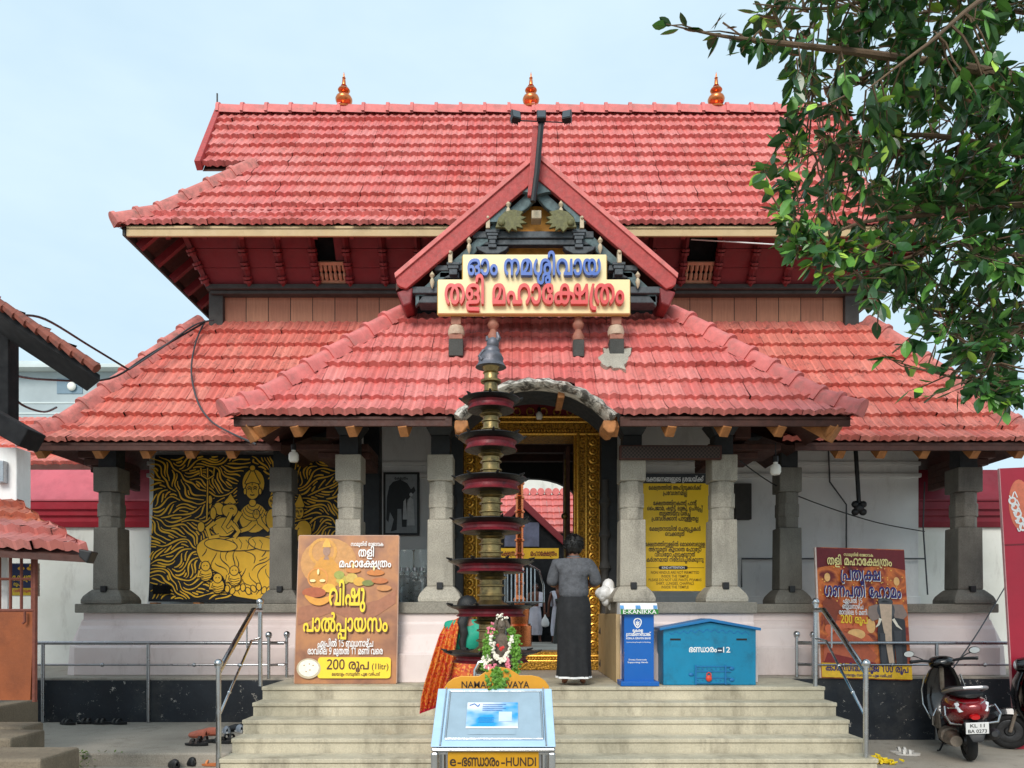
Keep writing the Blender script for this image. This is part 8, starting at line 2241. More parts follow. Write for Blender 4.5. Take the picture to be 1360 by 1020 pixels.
def hundi_kiosk():
	t = thing('hundi_kiosk', 'steel framed electronic offering kiosk with sloping glass top in the foreground', 'kiosk', (-.08, 3.3, 0))
	M['film'] = mat('pale blue protective film', (172, 202, 228), .4, var=.08, scale=9, bump=.1, bscale=30)
	M['kglass'] = mat('grey display glass', (150, 170, 184), .1, var=.12, scale=7, bump=.02)
	M['kplate'] = mat('gold lacquer plate', (206, 150, 22), .35, .25, var=.12, scale=8, bump=0)
	M['orange_plate'] = mat('amber lacquer plate', (214, 150, 40), .38, .1, var=.08, scale=8, bump=0)
	yf, zf = 3.12, 1.052
	yb, zb = 3.44, 1.258
	x0, x1 = PX(572, yf), PX(738, yf)
	# sloping head
	hd = MB()
	hd.prism_x([(yf, zf), (yf, zf - .006), (yb, zf - .006), (yb, zb)], x0, x1)
	h = hd.build('head', 'film', t, bevel=.006)
	n = Vector((0, -(zb - zf), yb - yf)).normalized()
	S = lambda a, b, l=0.0: Vector((x0 + (x1 - x0) * a, yf + (yb - yf) * b, zf + (zb - zf) * b)) + n * l
	q = lambda mb, a0, a1, b0, b1, l: mb.add([S(a0, b0, l), S(a1, b0, l), S(a1, b1, l), S(a0, b1, l)], [(0, 1, 2, 3)])
	q(MB(), .11, .90, .10, .93, .003).build('glass', 'kglass', h)
	fr = MB()
	for a, b in (((.11, .10), (.90, .10)), ((.90, .10), (.90, .93)), ((.90, .93), (.11, .93)), ((.11, .93), (.11, .10))):
		fr.tube([S(*a, .004), S(*b, .004)], .005, 6)
	for a in (.075, .925):
		fr.tube([S(a, 0.0, .003), S(a, 1.0, .003)], .004, 6)
	fr.build('bezel', 'steel', h)
	# card lying behind the glass: sky print, no code
	cd = MB()
	q(cd, .27, .70, .30, .72, .006)
	c = cd.build('card', 'card', t)
	q(MB(), .27, .70, .27, .299, .006).build('card_edge', 'white', c)
	q(MB(), .54, .65, .38, .55, .0075).build('card_panel', colr((196, 214, 226)), c)
	b = MB()
	pts = [(.29, .66), (.33, .69), (.36, .64), (.375, .68)]
	for p, r_ in zip(pts, pts[1:]):
		b.beam(S(*p, .0085), S(*r_, .0085), .004, .001, up=n)
	for j in range(4):
		b.beam(S(.40, .68 - j * .035, .0085), S(.60 - .03 * (j % 2), .68 - j * .035, .0085), .0022, .001, up=n)
	for j in range(3):
		b.beam(S(.37, .44 - j * .035, .0085), S(.50, .44 - j * .035, .0085), .0016, .001, up=n)
	b.build('print_marks', colr((60, 110, 170)), c)
	q(MB(), .29, .68, .17, .26, .005).build('slot_plate', 'kglass', h)
	# lower cabinet: bright steel frame and gold name plate
	fz = zf - .008
	cab = MB()
	cab.box(x0 + .03, x1 - .03, yf + .045, 3.50, .06, fz)
	cb = cab.build('cabinet', 'steel_dull', t, bevel=.006)
	f = MB()
	f.box(x0, x1, yf, yf + .04, fz - .018, fz - .001)
	for x in (x0, x1 - .03):
		f.box(x, x + .03, yf + .002, yf + .04, .03, fz - .02)
	for x in (x0, x1 - .03):
		f.box(x, x + .03, 3.46, 3.50, .03, fz - .002)
	f.box(x0 + .032, x1 - .032, yf + .004, yf + .04, .04, .08)
	f.build('frame', 'steel', t, bevel=.008)
	i = MB()
	i.tube([(x0 + .045, yf + .035, fz - .022), (x0 + .045, yf + .035, .1)], .012, 8)
	i.tube([(x1 - .045, yf + .035, fz - .022), (x1 - .045, yf + .035, .1)], .012, 8)
	i.tube([(x0 + .03, yf + .03, fz - .026), (x1 - .03, yf + .03, fz - .026)], .009, 8)
	i.build('trim', 'steel', t, smooth=True)
	zp = PZ(1000, yf)
	np_ = MB().box(PX(594, yf), PX(716, yf), yf + .02, yf + .043, zp - .15, zp).build('name_plate', 'kplate', t, bevel=.003)
	k = yf / F
	lettering([('e', PX(601, yf), PZ(1018.5, yf), 20 * k, -8.5 * k), ('-', PX(609.5, yf), PZ(1018.5, yf), 17 * k, -5 * k), ('ഭണ്ഡാരം', PX(638, yf), PZ(1018.5, yf), 20 * k, -50 * k), ('-', PX(668, yf), PZ(1018.5, yf), 17 * k, -5 * k),
			 ('HUNDI', PX(692, yf), PZ(1018.5, yf), 16.5 * k, -40 * k)], 'dark_print', np_, yf + .018, local=False)
	# back plaque with arched top
	Y = 3.46
	pts = [(PX(590, Y), PZ(918, Y)), (PX(729, Y), PZ(918, Y))]
	arc = [(729, 911), (724, 904), (716, 899), (706, 897), (690, 897), (684, 893), (676, 888), (665, 886), (652, 888), (642, 894), (636, 898), (612, 898), (602, 901), (595, 906), (590, 913)]
	pl = MB().prism(pts + [(PX(u, Y), PZ(v, Y)) for u, v in arc], Y, Y + .012).build('plaque', 'orange_plate', t, bevel=.002)
	k = Y / F
	lettering([('NAMAH SHIVAYA', PX(658, Y), PZ(913.5, Y), 12.5 * k, -90 * k)], 'dark_print', pl, Y - .003, local=False)
	ar = MB()
	for s in (-1, 1):
		u = 658 + s * 27
		ar.tube([P(u, 915, 3.52), P(u, 890, 3.52), P(u - s * 5, 880, 3.52), P(u - s * 18, 878, 3.52)], .009, 8)
	ar.box(PX(632, 3.5), PX(684, 3.5), 3.49, 3.60, PZ(899, 3.5), PZ(895, 3.5))
	ar.build('shelf', 'steel', t, smooth=True)
	return t


def idol():
	"""small seated stone figure with a flower garland on the shelf behind the plaque"""
	c = Vector((PX(666, 3.545), 3.545, PZ(895, 3.5) + .001))
	t = thing('deity_statue', 'small seated stone deity on the kiosk behind the amber plaque', 'statue', c)
	s = MB()
	s.lathe([(.07, 0), (.075, .012), (.06, .02), (.066, .035), (.05, .045)], (0, 0, 0), 18, 1.0, .7)
	s.build('pedestal', 'idol', t, local=True, smooth=True)
	J = [(0, 0, .075, .036, .03), (0, 0, .12, .032, .026), (0, 0, .155, .036, .026), (0, 0, .182, .014), (0, -.004, .20, .02), (0, -.006, .222, .023), (0, -.002, .243, .017), (0, 0, .262, .008),
		 (-.045, -.01, .06, .022), (-.085, -.02, .055, .016), (-.03, -.05, .052, .013), (.045, -.01, .06, .022), (.085, -.02, .055, .016), (.03, -.05, .052, .013),
		 (-.05, 0, .16, .015), (-.068, -.006, .115, .012), (-.055, -.045, .082, .01), (-.045, -.06, .08, .009), (.05, 0, .16, .015), (.068, -.006, .115, .012), (.05, -.045, .11, .01), (.047, -.055, .14, .009)]
	E = [(0, 1), (1, 2), (2, 3), (3, 4), (4, 5), (5, 6), (6, 7), (0, 8), (8, 9), (9, 10), (0, 11), (11, 12), (12, 13), (2, 14), (14, 15), (15, 16), (16, 17), (2, 18), (18, 19), (19, 20), (20, 21)]
	b = skin('body', J, E, 'idol', t)
	h = MB()
	for sx in (-1, 1):
		h.ball((sx * .009, -.027, .224), .003, .002, .002, 8, 5)
		h.ball((sx * .024, -.002, .222), .005, .005, .01, 8, 5)
		h.tube([(sx * .02, .002, .25), (sx * .032, .004, .22), (sx * .036, .006, .18)], [.008, .01, .006], 7)
	h.tube([(0, -.027, .226), (0, -.033, .217)], [.003, .005], 6)
	h.tube([(-.008, -.026, .208), (.008, -.026, .208)], .0025, 6)
	h.build('face', 'idol', t, local=True, smooth=True)
	# garland: white, pink and green, hanging in a loop with a leafy tail
	g = thing('flower_garland', 'green white and pink flower garland draped on the small statue', 'garland', c)
	rr = random.Random(12)
	loop = []
	for i in range(64):
		a = -PI * .12 + (PI * 1.24) * i / 63
		loop.append(Vector((-.072 * math.cos(a) * (1.0 if True else 1), -.055 - .03 * math.sin(a), .195 - .165 * max(0, math.sin(a)) if 0 <= a <= PI else .195 + .05 * abs(math.sin(a)))))
	W, Pk, G = MB(), MB(), MB()

	def petalball(mb, p, r):
		for j in range(4):
			o = Vector((rr.gauss(0, 1), rr.gauss(0, 1), rr.gauss(0, 1))).normalized() * r * .6
			mb.ball(p + o, r * .62, None, None, 6, 4)

	def leaf(mb, p, l):
		d = Vector((rr.gauss(0, 1), rr.gauss(0, .6) - .5, rr.gauss(0, 1))).normalized()
		sd = d.cross(Vector((0, 1, .2))).normalized() * l * .32
		mb.add([p, p + d * l * .5 + sd, p + d * l, p + d * l * .5 - sd, p + d * l * .5 + Vector((0, -l * .12, 0))], [(0, 4, 1), (1, 4, 2), (2, 4, 3), (3, 4, 0)])
	# outer strings on both sides
	for sx in (-1, 1):
		for i in range(46):
			z = .205 - i * .0042
			x = sx * (.042 + .026 * math.sin(min(1, i / 30) * PI * .6)) + rr.gauss(0, .006)
			y = -.035 - .02 * math.sin(i / 45 * PI)
			for _ in range(5):
				leaf(G, Vector((x + rr.gauss(0, .007), y + rr.gauss(0, .006), z + rr.gauss(0, .004))), rr.uniform(.015, .026))
	for i in range(60):     # inner white U
		a = PI * i / 59
		p = Vector((-.046 * math.cos(a) + rr.gauss(0, .004), -.062 + rr.gauss(0, .004), .175 - .11 * math.sin(a) + rr.gauss(0, .004)))
		petalball(W, p, rr.uniform(.007, .011))
	for i in range(18):
		petalball(W, Vector((-.066 + rr.gauss(0, .012), -.06, .085 - i * .0035)), .009)
		petalball(Pk, Vector((.032 + rr.gauss(0, .007), -.066, .07 - i * .005)), .009)
		petalball(Pk, Vector((-.045 + rr.gauss(0, .014), -.066, .04 - i * .003)), .009)
	for i in range(10):
		petalball(Pk, Vector((-.05 + rr.gauss(0, .007), -.05, .2 + rr.gauss(0, .014))), .008)
	for i in range(14):
		petalball(W, Vector((rr.gauss(0, .02), -.01 + rr.gauss(0, .006), .262 + rr.gauss(0, .008))), .006)
	for i in range(95):     # leafy tail in front of the plaque
		z = .02 - i * .0011
		leaf(G, Vector((-.016 + rr.gauss(0, .017), -.095 + rr.gauss(0, .006), z)), rr.uniform(.02, .036))
	W.build('white_flowers', 'petal_white', g, local=True, smooth=True)
	Pk.build('pink_flowers', 'petal_pink', g, local=True, smooth=True)
	G.build('leaves', 'garland_leaf', g, local=True)
	rd = MB()
	for i in range(6):
		petalball(rd, Vector((rr.gauss(0, .008), -.072, .12 + rr.gauss(0, .008))), .008)
	rd.build('red_flower', colr((206, 50, 44)), g, local=True, smooth=True)


M['idol'] = stone_mat('brown soapstone', (120, 104, 88), (84, 72, 62), .5, .6)
M['petal_white'] = mat('jasmine white', (238, 232, 214), .6, var=.06, bump=0)
M['petal_pink'] = mat('pink petal', (226, 128, 146), .6, var=.15, scale=60, bump=0)
M['garland_leaf'] = mat('basil green', (104, 152, 52), .5, var=.35, scale=60, bump=0)
M['dark_print'] = mat('dark brown lettering', (48, 30, 12), .5, var=.05, bump=0)


def _card():
	t = NT('sky print card')
	tc = t.node('ShaderNodeNewGeometry').outputs['Position']
	n = t.noise(5.0, 3, .5, vec=t.scale(tc, 1, 1, 2.2))
	return t.done(t.ramp(n, .38, .6, srgb(34, 150, 214), srgb(222, 226, 240)), .35)


M['card'] = _card()


def lamp_stand():
	"""tiered bronze temple lamp"""
	Y = 4.80
	c = Vector((PX(652, Y), Y, 0))
	t = thing('temple_lamp', 'tall seven tiered bronze temple lamp with vermilion dishes in front of the door', 'lamp', c)
	z = lambda v: PZ(v, Y)
	k = Y / F
	tiers = [(534, 39), (584, 43.5), (639, 48), (695, 51), (748, 56.5), (807, 57.5), (868, 62.5)]
	bot = [551, 605, 659, 713, 766, 824, 884]
	prevb = 488
	stem_r = [9, 10.5, 12, 13, 13.5, 15, 16]
	for i, ((v, r), vb) in enumerate(zip(tiers, bot)):
		# stem above this dish
		s = MB()
		za, zb_ = z(v - 1), z(prevb)
		h = zb_ - za
		sr = stem_r[i] * k
		prof = [(sr * 1.9, 0), (sr * 1.75, .04 * h), (sr * 1.25, .12 * h), (sr, .2 * h), (sr * 1.02, .3 * h), (sr * 1.22, .32 * h), (sr * 1.22, .36 * h), (sr, .38 * h), (sr * .98, .58 * h), (sr * 1.2, .6 * h), (sr * 1.2, .64 * h), (sr, .66 * h),
				(sr * 1.0, .78 * h), (sr * 1.35, .82 * h), (sr * 1.45, .87 * h), (sr * 1.2, .9 * h), (sr * 1.1, 1.0 * h)]
		if i == 0:
			prof = [(sr * 1.7, 0), (sr * 1.3, .06 * h), (sr, .1 * h), (sr * 1.02, .26 * h), (sr * 1.15, .28 * h), (sr * 1.15, .3 * h), (sr, .32 * h), (sr, .52 * h), (sr * 1.5, .55 * h), (sr * 1.55, .6 * h), (sr * 1.1, .63 * h), (sr, .68 * h), (sr, .8 * h), (sr * 1.2, .83 * h), (sr * 1.0, .86 * h), (sr * 1.3, 1.0 * h)]
		s.lathe(prof, (c.x, c.y, za), 24)
		s.build('stem', 'brass', t, smooth=True)
		# dish: black spiked rim, red belly
		R = r * k
		d = MB()
		zr = z(v - 3)
		hh = (z(v - 3) - z(vb)) * .74
		n = 48
		rings = []
		for (rr, dz, spike) in ((.25, -.05 * hh, 0), (.86, -.02 * hh, 0), (.99, .02 * hh, 1), (1.0, -.05 * hh, 1), (.9, -.25 * hh, 0), (.84, -.34 * hh, 0)):
			rings.append([(c.x + R * (rr + (.014 if spike and j % 6 == 0 else 0)) * math.cos(2 * PI * j / n), c.y + R * (rr + (.014 if spike and j % 6 == 0 else 0)) * math.sin(2 * PI * j / n),
						 zr + dz + (.012 * k * 10 / 48 if spike and j % 6 == 0 else 0)) for j in range(n)])
		d.loft(rings)
		dish = d.build('dish', 'lamp_black', t, smooth=True)
		b = MB()
		b.lathe([(R * .6, zr - .95 * hh), (R * .79, zr - 1.0 * hh), (R * .80, zr - .93 * hh), (R * .74, zr - .75 * hh), (R * .735, zr - .55 * hh), (R * .80, zr - .36 * hh), (R * .78, zr - .33 * hh)], (c.x, c.y, 0), 40)
		b.build('belly', 'lamp_red', dish, smooth=True)
		u_ = MB()
		u_.lathe([(R * .2, zr - 1.03 * hh), (R * .78, zr - 1.01 * hh), (R * .70, zr - .97 * hh)], (c.x, c.y, 0), 32)
		u_.build('underside', 'lamp_black', dish, smooth=True)
		sp = MB()
		for j in range(8):
			a = 2 * PI * j / 8 + .1 * i
			sp.tube([(c.x + R * .97 * math.cos(a), c.y + R * .97 * math.sin(a), zr), (c.x + R * 1.1 * math.cos(a), c.y + R * 1.1 * math.sin(a), zr + .012)], [.012, .004], 6)
		sp.build('spout', 'lamp_black', dish)
		prevb = v - 3 + (vb - v + 3) * .74
	# base down to the ground
	zb = z(880)
	MB().lathe([(.36, 0), (.36, .04), (.3, .06), (.27, .14), (.2, .2), (.13, .26), (.085, .36), (.08, zb - .2), (.12, zb - .1), (.08, zb)], (c.x, c.y, 0), 32).build('base', 'brass', t, smooth=True)
	# figure on top: squat bird-like figure with a turned-up snout
	f = MB()
	zt = z(488)
	f.lathe([(.10, 0), (.085, .02), (.078, .04), (.082, .055), (.07, .08), (.05, .1)], (c.x, c.y, zt), 18, 1.0, .9)
	f.ball((c.x + .004, c.y, zt + .095), .055, .05, .05, 14, 10)
	f.ball((c.x + .012, c.y, zt + .15), .04, .038, .042, 14, 10)
	f.tube([(c.x + .03, c.y, zt + .16), (c.x + .05, c.y - .01, zt + .185), (c.x + .04, c.y - .01, zt + .22)], [.02, .016, .008], 8)
	f.tube([(c.x - .02, c.y, zt + .17), (c.x - .026, c.y, zt + .2)], [.014, .006], 8)
	f.tube([(c.x - .04, c.y - .03, zt + .1), (c.x - .07, c.y - .03, zt + .06), (c.x - .05, c.y - .05, zt + .03)], .014, 8)
	f.build('crest_figure', 'lead', t, smooth=True)


M['lead'] = mat('dull lead grey', (104, 104, 112), .5, .5, var=.35, scale=18, dirt=(50, 48, 50), dirt_amt=.5, dscale=14, bump=.2)
# ---------------------------------------------------------------- people
def hand_joints(J, E, wi, wrist, d, side, s=1.0, curl=.35, up=Vector((0, 0, 1))):
	"""add a palm, four fingers and a thumb to a skeleton; d: finger direction"""
	d = Vector(d).normalized()
	sd = d.cross(up).normalized() * side
	n = d.cross(sd).normalized()
	w = Vector(wrist)
	palm = len(J)
	J.append((*(w + d * .05 * s), .03 * s, .014 * s))
	E.append((wi, palm))
	for k, (o, L) in enumerate(((-.03, .062), (-.01, .074), (.011, .07), (.031, .054))):
		a = len(J)
		p0 = w + d * .088 * s + sd * o * s
		p1 = p0 + (d + n * curl * .4) * L * .5 * s
		p2 = p1 + (d + n * curl) * L * .5 * s
		J += [(*p0, .0105 * s), (*p1, .009 * s), (*p2, .0075 * s)]
		E += [(palm, a), (a, a + 1), (a + 1, a + 2)]
	a = len(J)
	p0 = w + d * .03 * s - sd * .034 * s
	p1 = p0 + (d * .8 - sd * .45) * .035 * s
	p2 = p1 + (d * .95 - sd * .1) * .03 * s
	J += [(*p0, .013 * s), (*p1, .0105 * s), (*p2, .008 * s)]
	E += [(palm, a), (a, a + 1), (a + 1, a + 2)]


def face(parent, c, r, m, f=1):
	"""nose, eyes, mouth, ears on a head at c looking along f*Y"""
	x, y, z = c
	a = MB()
	a.tube([(x, y + f * r * .92, z + .01), (x, y + f * r * 1.14, z - .022), (x, y + f * r * .98, z - .03)], [.009, .014, .008], 8)
	for s in (-1, 1):
		a.ball((x + s * r * .93, y - f * .005, z - .012), .012, .016, .028, 8, 6)
	a.tube([(x - .022, y + f * r * .93, z - .052), (x, y + f * r * .98, z - .05), (x + .022, y + f * r * .93, z - .052)], .007, 6)
	fo = a.build('face', m, parent, local=True, smooth=True)
	e = MB()
	for s in (-1, 1):
		e.ball((x + s * .031, y + f * r * .9, z + .014), .013, .008, .008, 8, 6)
	e.build('eyes', 'bulb', parent, local=True, smooth=True)
	b = MB()
	for s in (-1, 1):
		b.ball((x + s * .031, y + f * r * .955, z + .014), .006, .005, .006, 8, 6)
		b.tube([(x + s * .016, y + f * r * .95, z + .035), (x + s * .046, y + f * r * .88, z + .036)], .004, 5)
	b.build('brows', 'hair', parent, local=True, smooth=True)


def ell_ring(cx, cy, z, rx, ry, n=28, fold=0.0, nf=9, ph=0.0, tw=0.0):
	return [(cx + (rx + fold * math.sin(nf * 2 * PI * k / n + ph)) * math.cos(2 * PI * k / n + tw), cy + (ry + fold * math.sin(nf * 2 * PI * k / n + ph)) * math.sin(2 * PI * k / n + tw), z) for k in range(n)]


def man():
	Y = 8.44
	t = thing('person', 'man seen from behind in dark grey shirt and long black wrap at the entrance', 'man', (PX(762, Y), Y, PL + .002), (0, 0, math.radians(-5)))
	J = [(0, 0, .90, .13, .10), (0, 0, 1.03, .125, .095), (0, -.005, 1.2, .15, .10), (0, 0, 1.34, .135, .09), (0, .01, 1.425, .055), (0, .02, 1.475, .062), (0, .03, 1.55, .088, .098), (0, .025, 1.615, .078, .085), (0, .02, 1.66, .045),
		 (-.09, 0, .80, .09), (-.10, .01, .45, .062), (-.10, -.01, .09, .042), (-.10, .05, .045, .038), (-.115, .15, .025, .026),
		 (.09, 0, .80, .09), (.10, .01, .45, .062), (.10, -.01, .09, .042), (.10, .05, .045, .038), (.115, .15, .025, .026),
		 (-.185, 0, 1.355, .062), (-.245, .02, 1.12, .045), (-.10, .21, 1.16, .034), (.185, 0, 1.355, .062), (.25, .02, 1.12, .045), (.10, .21, 1.16, .034)]
	E = [(i, i + 1) for i in range(8)] + [(0, 9), (9, 10), (10, 11), (11, 12), (12, 13), (0, 14), (14, 15), (15, 16), (16, 17), (17, 18), (3, 19), (19, 20), (20, 21), (3, 22), (22, 23), (23, 24)]
	hand_joints(J, E, 21, J[21][:3], (.5, .35, .75), -1)
	hand_joints(J, E, 24, J[24][:3], (-.5, .35, .75), 1)
	skin('body', J, E, 'skin', t)
	face(t, (0, .03, 1.545), .095, 'skin')
	# hair: short, full cap
	h = MB()
	rr = random.Random(5)
	rings = []
	for zz, k in ((1.465, .45), (1.49, .80), (1.53, .99), (1.575, 1.04), (1.62, .98), (1.655, .78), (1.682, .42), (1.69, .05)):
		rings.append([(0.101 * k * math.cos(a) * (1 + .03 * math.sin(5 * a + zz * 60)), .012 + .108 * k * math.sin(a) * (1 if math.sin(a) < 0 else (.75 if zz < 1.6 else .95)) * (1 + .03 * math.sin(7 * a)), zz + .008 * math.sin(6 * a)) for a in [i * PI / 12 for i in range(24)]])
	h.loft(rings)
	for _ in range(300):
		a, q = rr.uniform(0, 6.28), rr.uniform(0, 1)
		z = 1.53 + q * .15
		k = math.sqrt(max(.05, 1 - ((z - 1.56) / .13) ** 2))
		p = Vector((.1 * k * math.cos(a), .012 + .105 * k * math.sin(a), z))
		if p.y > .06 and z < 1.6: continue
		d = Vector((p.x * 2, p.y * 2, .1)).normalized()
		h.tube([p, p + d * .022 + Vector((rr.gauss(0, .009), rr.gauss(0, .009), rr.gauss(-.008, .008)))], [.008, .002], 4)
	h.build('hair', 'hair', t, local=True)
	M['shirt'] = mat('mottled charcoal shirt', (86, 88, 94), .75, var=.35, scale=20, dirt=(40, 42, 46), dirt_amt=.85, dscale=8, bump=1.0, bscale=11)
	# shirt: one garment with short sleeves
	S = [(0, 0, .93, .188, .15), (0, -.005, 1.08, .182, .135), (0, -.008, 1.22, .188, .13), (0, 0, 1.345, .165, .105), (0, .008, 1.415, .085, .075),
		 (-.19, 0, 1.345, .085), (-.232, .015, 1.2, .08), (-.248, .03, 1.10, .075), (.19, 0, 1.345, .085), (.235, .015, 1.2, .08), (.252, .03, 1.10, .075)]
	skin('shirt', S, [(0, 1), (1, 2), (2, 3), (3, 4), (3, 5), (5, 6), (6, 7), (3, 8), (8, 9), (9, 10)], 'shirt', t)
	c = MB()
	c.loft([ell_ring(0, .005, 1.405, .082, .078), ell_ring(0, .008, 1.445, .07, .066), ell_ring(0, .008, 1.446, .06, .056), ell_ring(0, .005, 1.41, .06, .056)])
	c.build('collar', 'shirt', t, local=True, smooth=True)
	w = MB()
	M['wrap'] = mat('black cotton wrap', (30, 31, 34), .85, var=.25, scale=8, bump=.35, bscale=14)
	ZS = [(.985, .165, .125, 0), (.9, .185, .145, .002), (.75, .19, .15, .004), (.5, .185, .15, .010), (.25, .182, .15, .015), (.085, .186, .155, .02)]
	w.loft([ell_ring(0, .0, z, a, b, 36, f, 7, z * 2) for z, a, b, f in ZS] + [ell_ring(0, 0, .08, .172, .14, 36, .02, 7), ell_ring(0, 0, .3, .165, .132, 36)], cap=False)
	wr = w.build('wrap_skirt', 'wrap', t, local=True, smooth=True)
	b = MB()
	b.loft([ell_ring(0, 0, .10, .189, .158, 36, .02, 7), ell_ring(0, 0, .078, .19, .159, 36, .02, 7)], cap=False)
	b.build('hem_border', 'white', wr, local=True, smooth=True)


def woman():
	Y = 7.12
	t = thing('person', 'woman in orange red saree and green blouse standing behind the bronze lamp', 'woman', (PX(620, Y), Y, .242), (0, 0, math.radians(-8)))
	H = .93
	J = [(0, 0, .86, .14, .11), (0, 0, .98, .115, .09), (0, -.01, 1.12, .135, .095), (0, .0, 1.235, .12, .08), (0, .02, 1.31, .045), (0, .035, 1.35, .055), (0, .05, 1.415, .08, .088), (0, .045, 1.47, .07, .078), (0, .04, 1.51, .04),
		 (-.085, 0, .76, .095), (-.09, .01, .42, .06), (-.09, -.01, .085, .036), (-.09, .05, .04, .034), (-.10, .14, .022, .024), (.085, 0, .76, .095), (.09, .01, .42, .06), (.09, -.01, .085, .036), (.09, .05, .04, .034), (.10, .14, .022, .024),
		 (-.16, 0, 1.24, .055), (-.20, .03, 1.02, .042), (-.07, .20, 1.05, .03), (.16, 0, 1.24, .055), (.205, .03, 1.02, .042), (.07, .20, 1.05, .03)]
	E = [(i, i + 1) for i in range(8)] + [(0, 9), (9, 10), (10, 11), (11, 12), (12, 13), (0, 14), (14, 15), (15, 16), (16, 17), (17, 18), (3, 19), (19, 20), (20, 21), (3, 22), (22, 23), (23, 24)]
	hand_joints(J, E, 21, J[21][:3], (.5, .35, .75), -1, .9)
	hand_joints(J, E, 24, J[24][:3], (-.5, .35, .75), 1, .9)
	skin('body', J, E, 'skin', t)
	face(t, (0, .05, 1.41), .086, 'skin')
	h = MB()
	rings = []
	for zz, k in ((1.34, .4), (1.37, .85), (1.41, 1.02), (1.45, 1.04), (1.49, .9), (1.52, .6), (1.535, .05)):
		rings.append([(.096 * k * math.cos(a), .03 + .10 * k * math.sin(a) * (1 if math.sin(a) < 0 else .7), zz) for a in [i * PI / 10 for i in range(20)]])
	h.loft(rings)
	pts = [(-.01 + .008 * math.sin(i * 1.1), -.055 - .075 * min(1, i / 4), 1.40 - i * .032) for i in range(17)]
	h.tube(pts, [(.05 - .0018 * i) * (1 + .13 * math.sin(i * 2.1)) if i < 15 else .012 for i in range(17)], 10, flat=.55)
	h.build('hair', 'hair', t, local=True, smooth=True)
	M['blouse'] = mat('sea green blouse', (16, 150, 122), .65, var=.15, scale=14, bump=.2, bscale=40)
	S = [(0, -.002, .985, .132, .105), (0, -.01, 1.1, .152, .112), (0, 0, 1.235, .137, .095), (0, .015, 1.295, .07, .06), (-.165, 0, 1.235, .072), (-.19, .02, 1.09, .062), (.165, 0, 1.235, .072), (.195, .02, 1.09, .062)]
	skin('blouse', S, [(0, 1), (1, 2), (2, 3), (2, 4), (4, 5), (2, 6), (6, 7)], 'blouse', t)
	tn = NT('printed orange red saree')
	v = tn.node('ShaderNodeTexVoronoi')
	tn.l.new(tn.P(), v.inputs['Vector'])
	v.inputs['Scale'].default_value = 38
	base = tn.ramp(tn.noise(6, 4), .35, .65, srgb(190, 42, 34), srgb(204, 96, 30))
	col = tn.mix(tn.ramp(v.outputs['Distance'], .30, .22), base, srgb(222, 156, 56)) if False else tn.mix(tn.ramp(tn.noise(44, 3, .6), .5, .58), base, srgb(222, 150, 60))
	col = tn.mix(tn.ramp(tn.noise(30, 2, .5), .6, .66), col, srgb(150, 22, 40))
	tn.bump(tn.noise(30, 3), .2)
	M['saree'] = tn.done(col, .6)
	M['saree_border'] = mat('crimson saree border', (196, 44, 66), .6, var=.2, scale=30, bump=.1)
	w = MB()
	ZS = [(1.0, .137, .11, 0), (.93, .158, .13, .003), (.82, .182, .15, .004), (.6, .185, .155, .008), (.3, .20, .17, .014), (.04, .225, .195, .02)]
	w.loft([ell_ring(0, .0, z, a, b, 40, f, 8, z * 2) for z, a, b, f in ZS] + [ell_ring(0, 0, .04, .21, .18, 40, .02, 8)], cap=False)
	sr = w.build('saree_skirt', 'saree', t, local=True, smooth=True)
	# end of the saree thrown over the left shoulder, hanging wide on her left side
	p = MB()
	rows = []
	path = [((.02, .13, 1.13), (-.12, .13, 1.02), 0), ((-.02, .07, 1.30), (-.175, .06, 1.22), .004), ((-.035, -.03, 1.335), (-.2, -.01, 1.265), .006), ((-.045, -.115, 1.26), (-.245, -.07, 1.16), .010), ((-.06, -.145, 1.12), (-.29, -.10, 1.0), .014),
			((-.085, -.15, .95), (-.335, -.11, .84), .018), ((-.12, -.155, .80), (-.375, -.12, .70), .02), ((-.16, -.155, .66), (-.405, -.125, .56), .02), ((-.22, -.15, .52), (-.415, -.13, .445), .018)]
	n = 44
	for a, b, f in path:
		a, b = Vector(a), Vector(b)
		rows.append([a + (b - a) * (k / n) + Vector((0, -f * 1.5 * (1.1 + math.sin(k / n * 9 * PI)), 0)) for k in range(n + 1)])
	for i in range(len(rows) - 1):
		for th in (0, 1):
			pass
	rows_b = [[q + Vector((0, .008, 0)) for q in r_] for r_ in rows]
	rings = [r_ + rb[::-1] for r_, rb in zip(rows, rows_b)]
	p.loft(rings)
	dr = p.build('saree_drape', 'saree', t, local=True, smooth=True)
	bd = MB()
	lo, lo2 = rows[-1], rows[-2]
	ends = [q + (q - q2) * .18 for q, q2 in zip(lo, lo2)]
	bd.loft([[q + Vector((0, -.003, 0)) for q in lo] + [q + Vector((0, .009, 0)) for q in lo][::-1], [q + Vector((0, -.003, 0)) for q in ends] + [q + Vector((0, .009, 0)) for q in ends][::-1]])
	bd.build('saree_border', 'saree_border', dr, local=True, smooth=True)


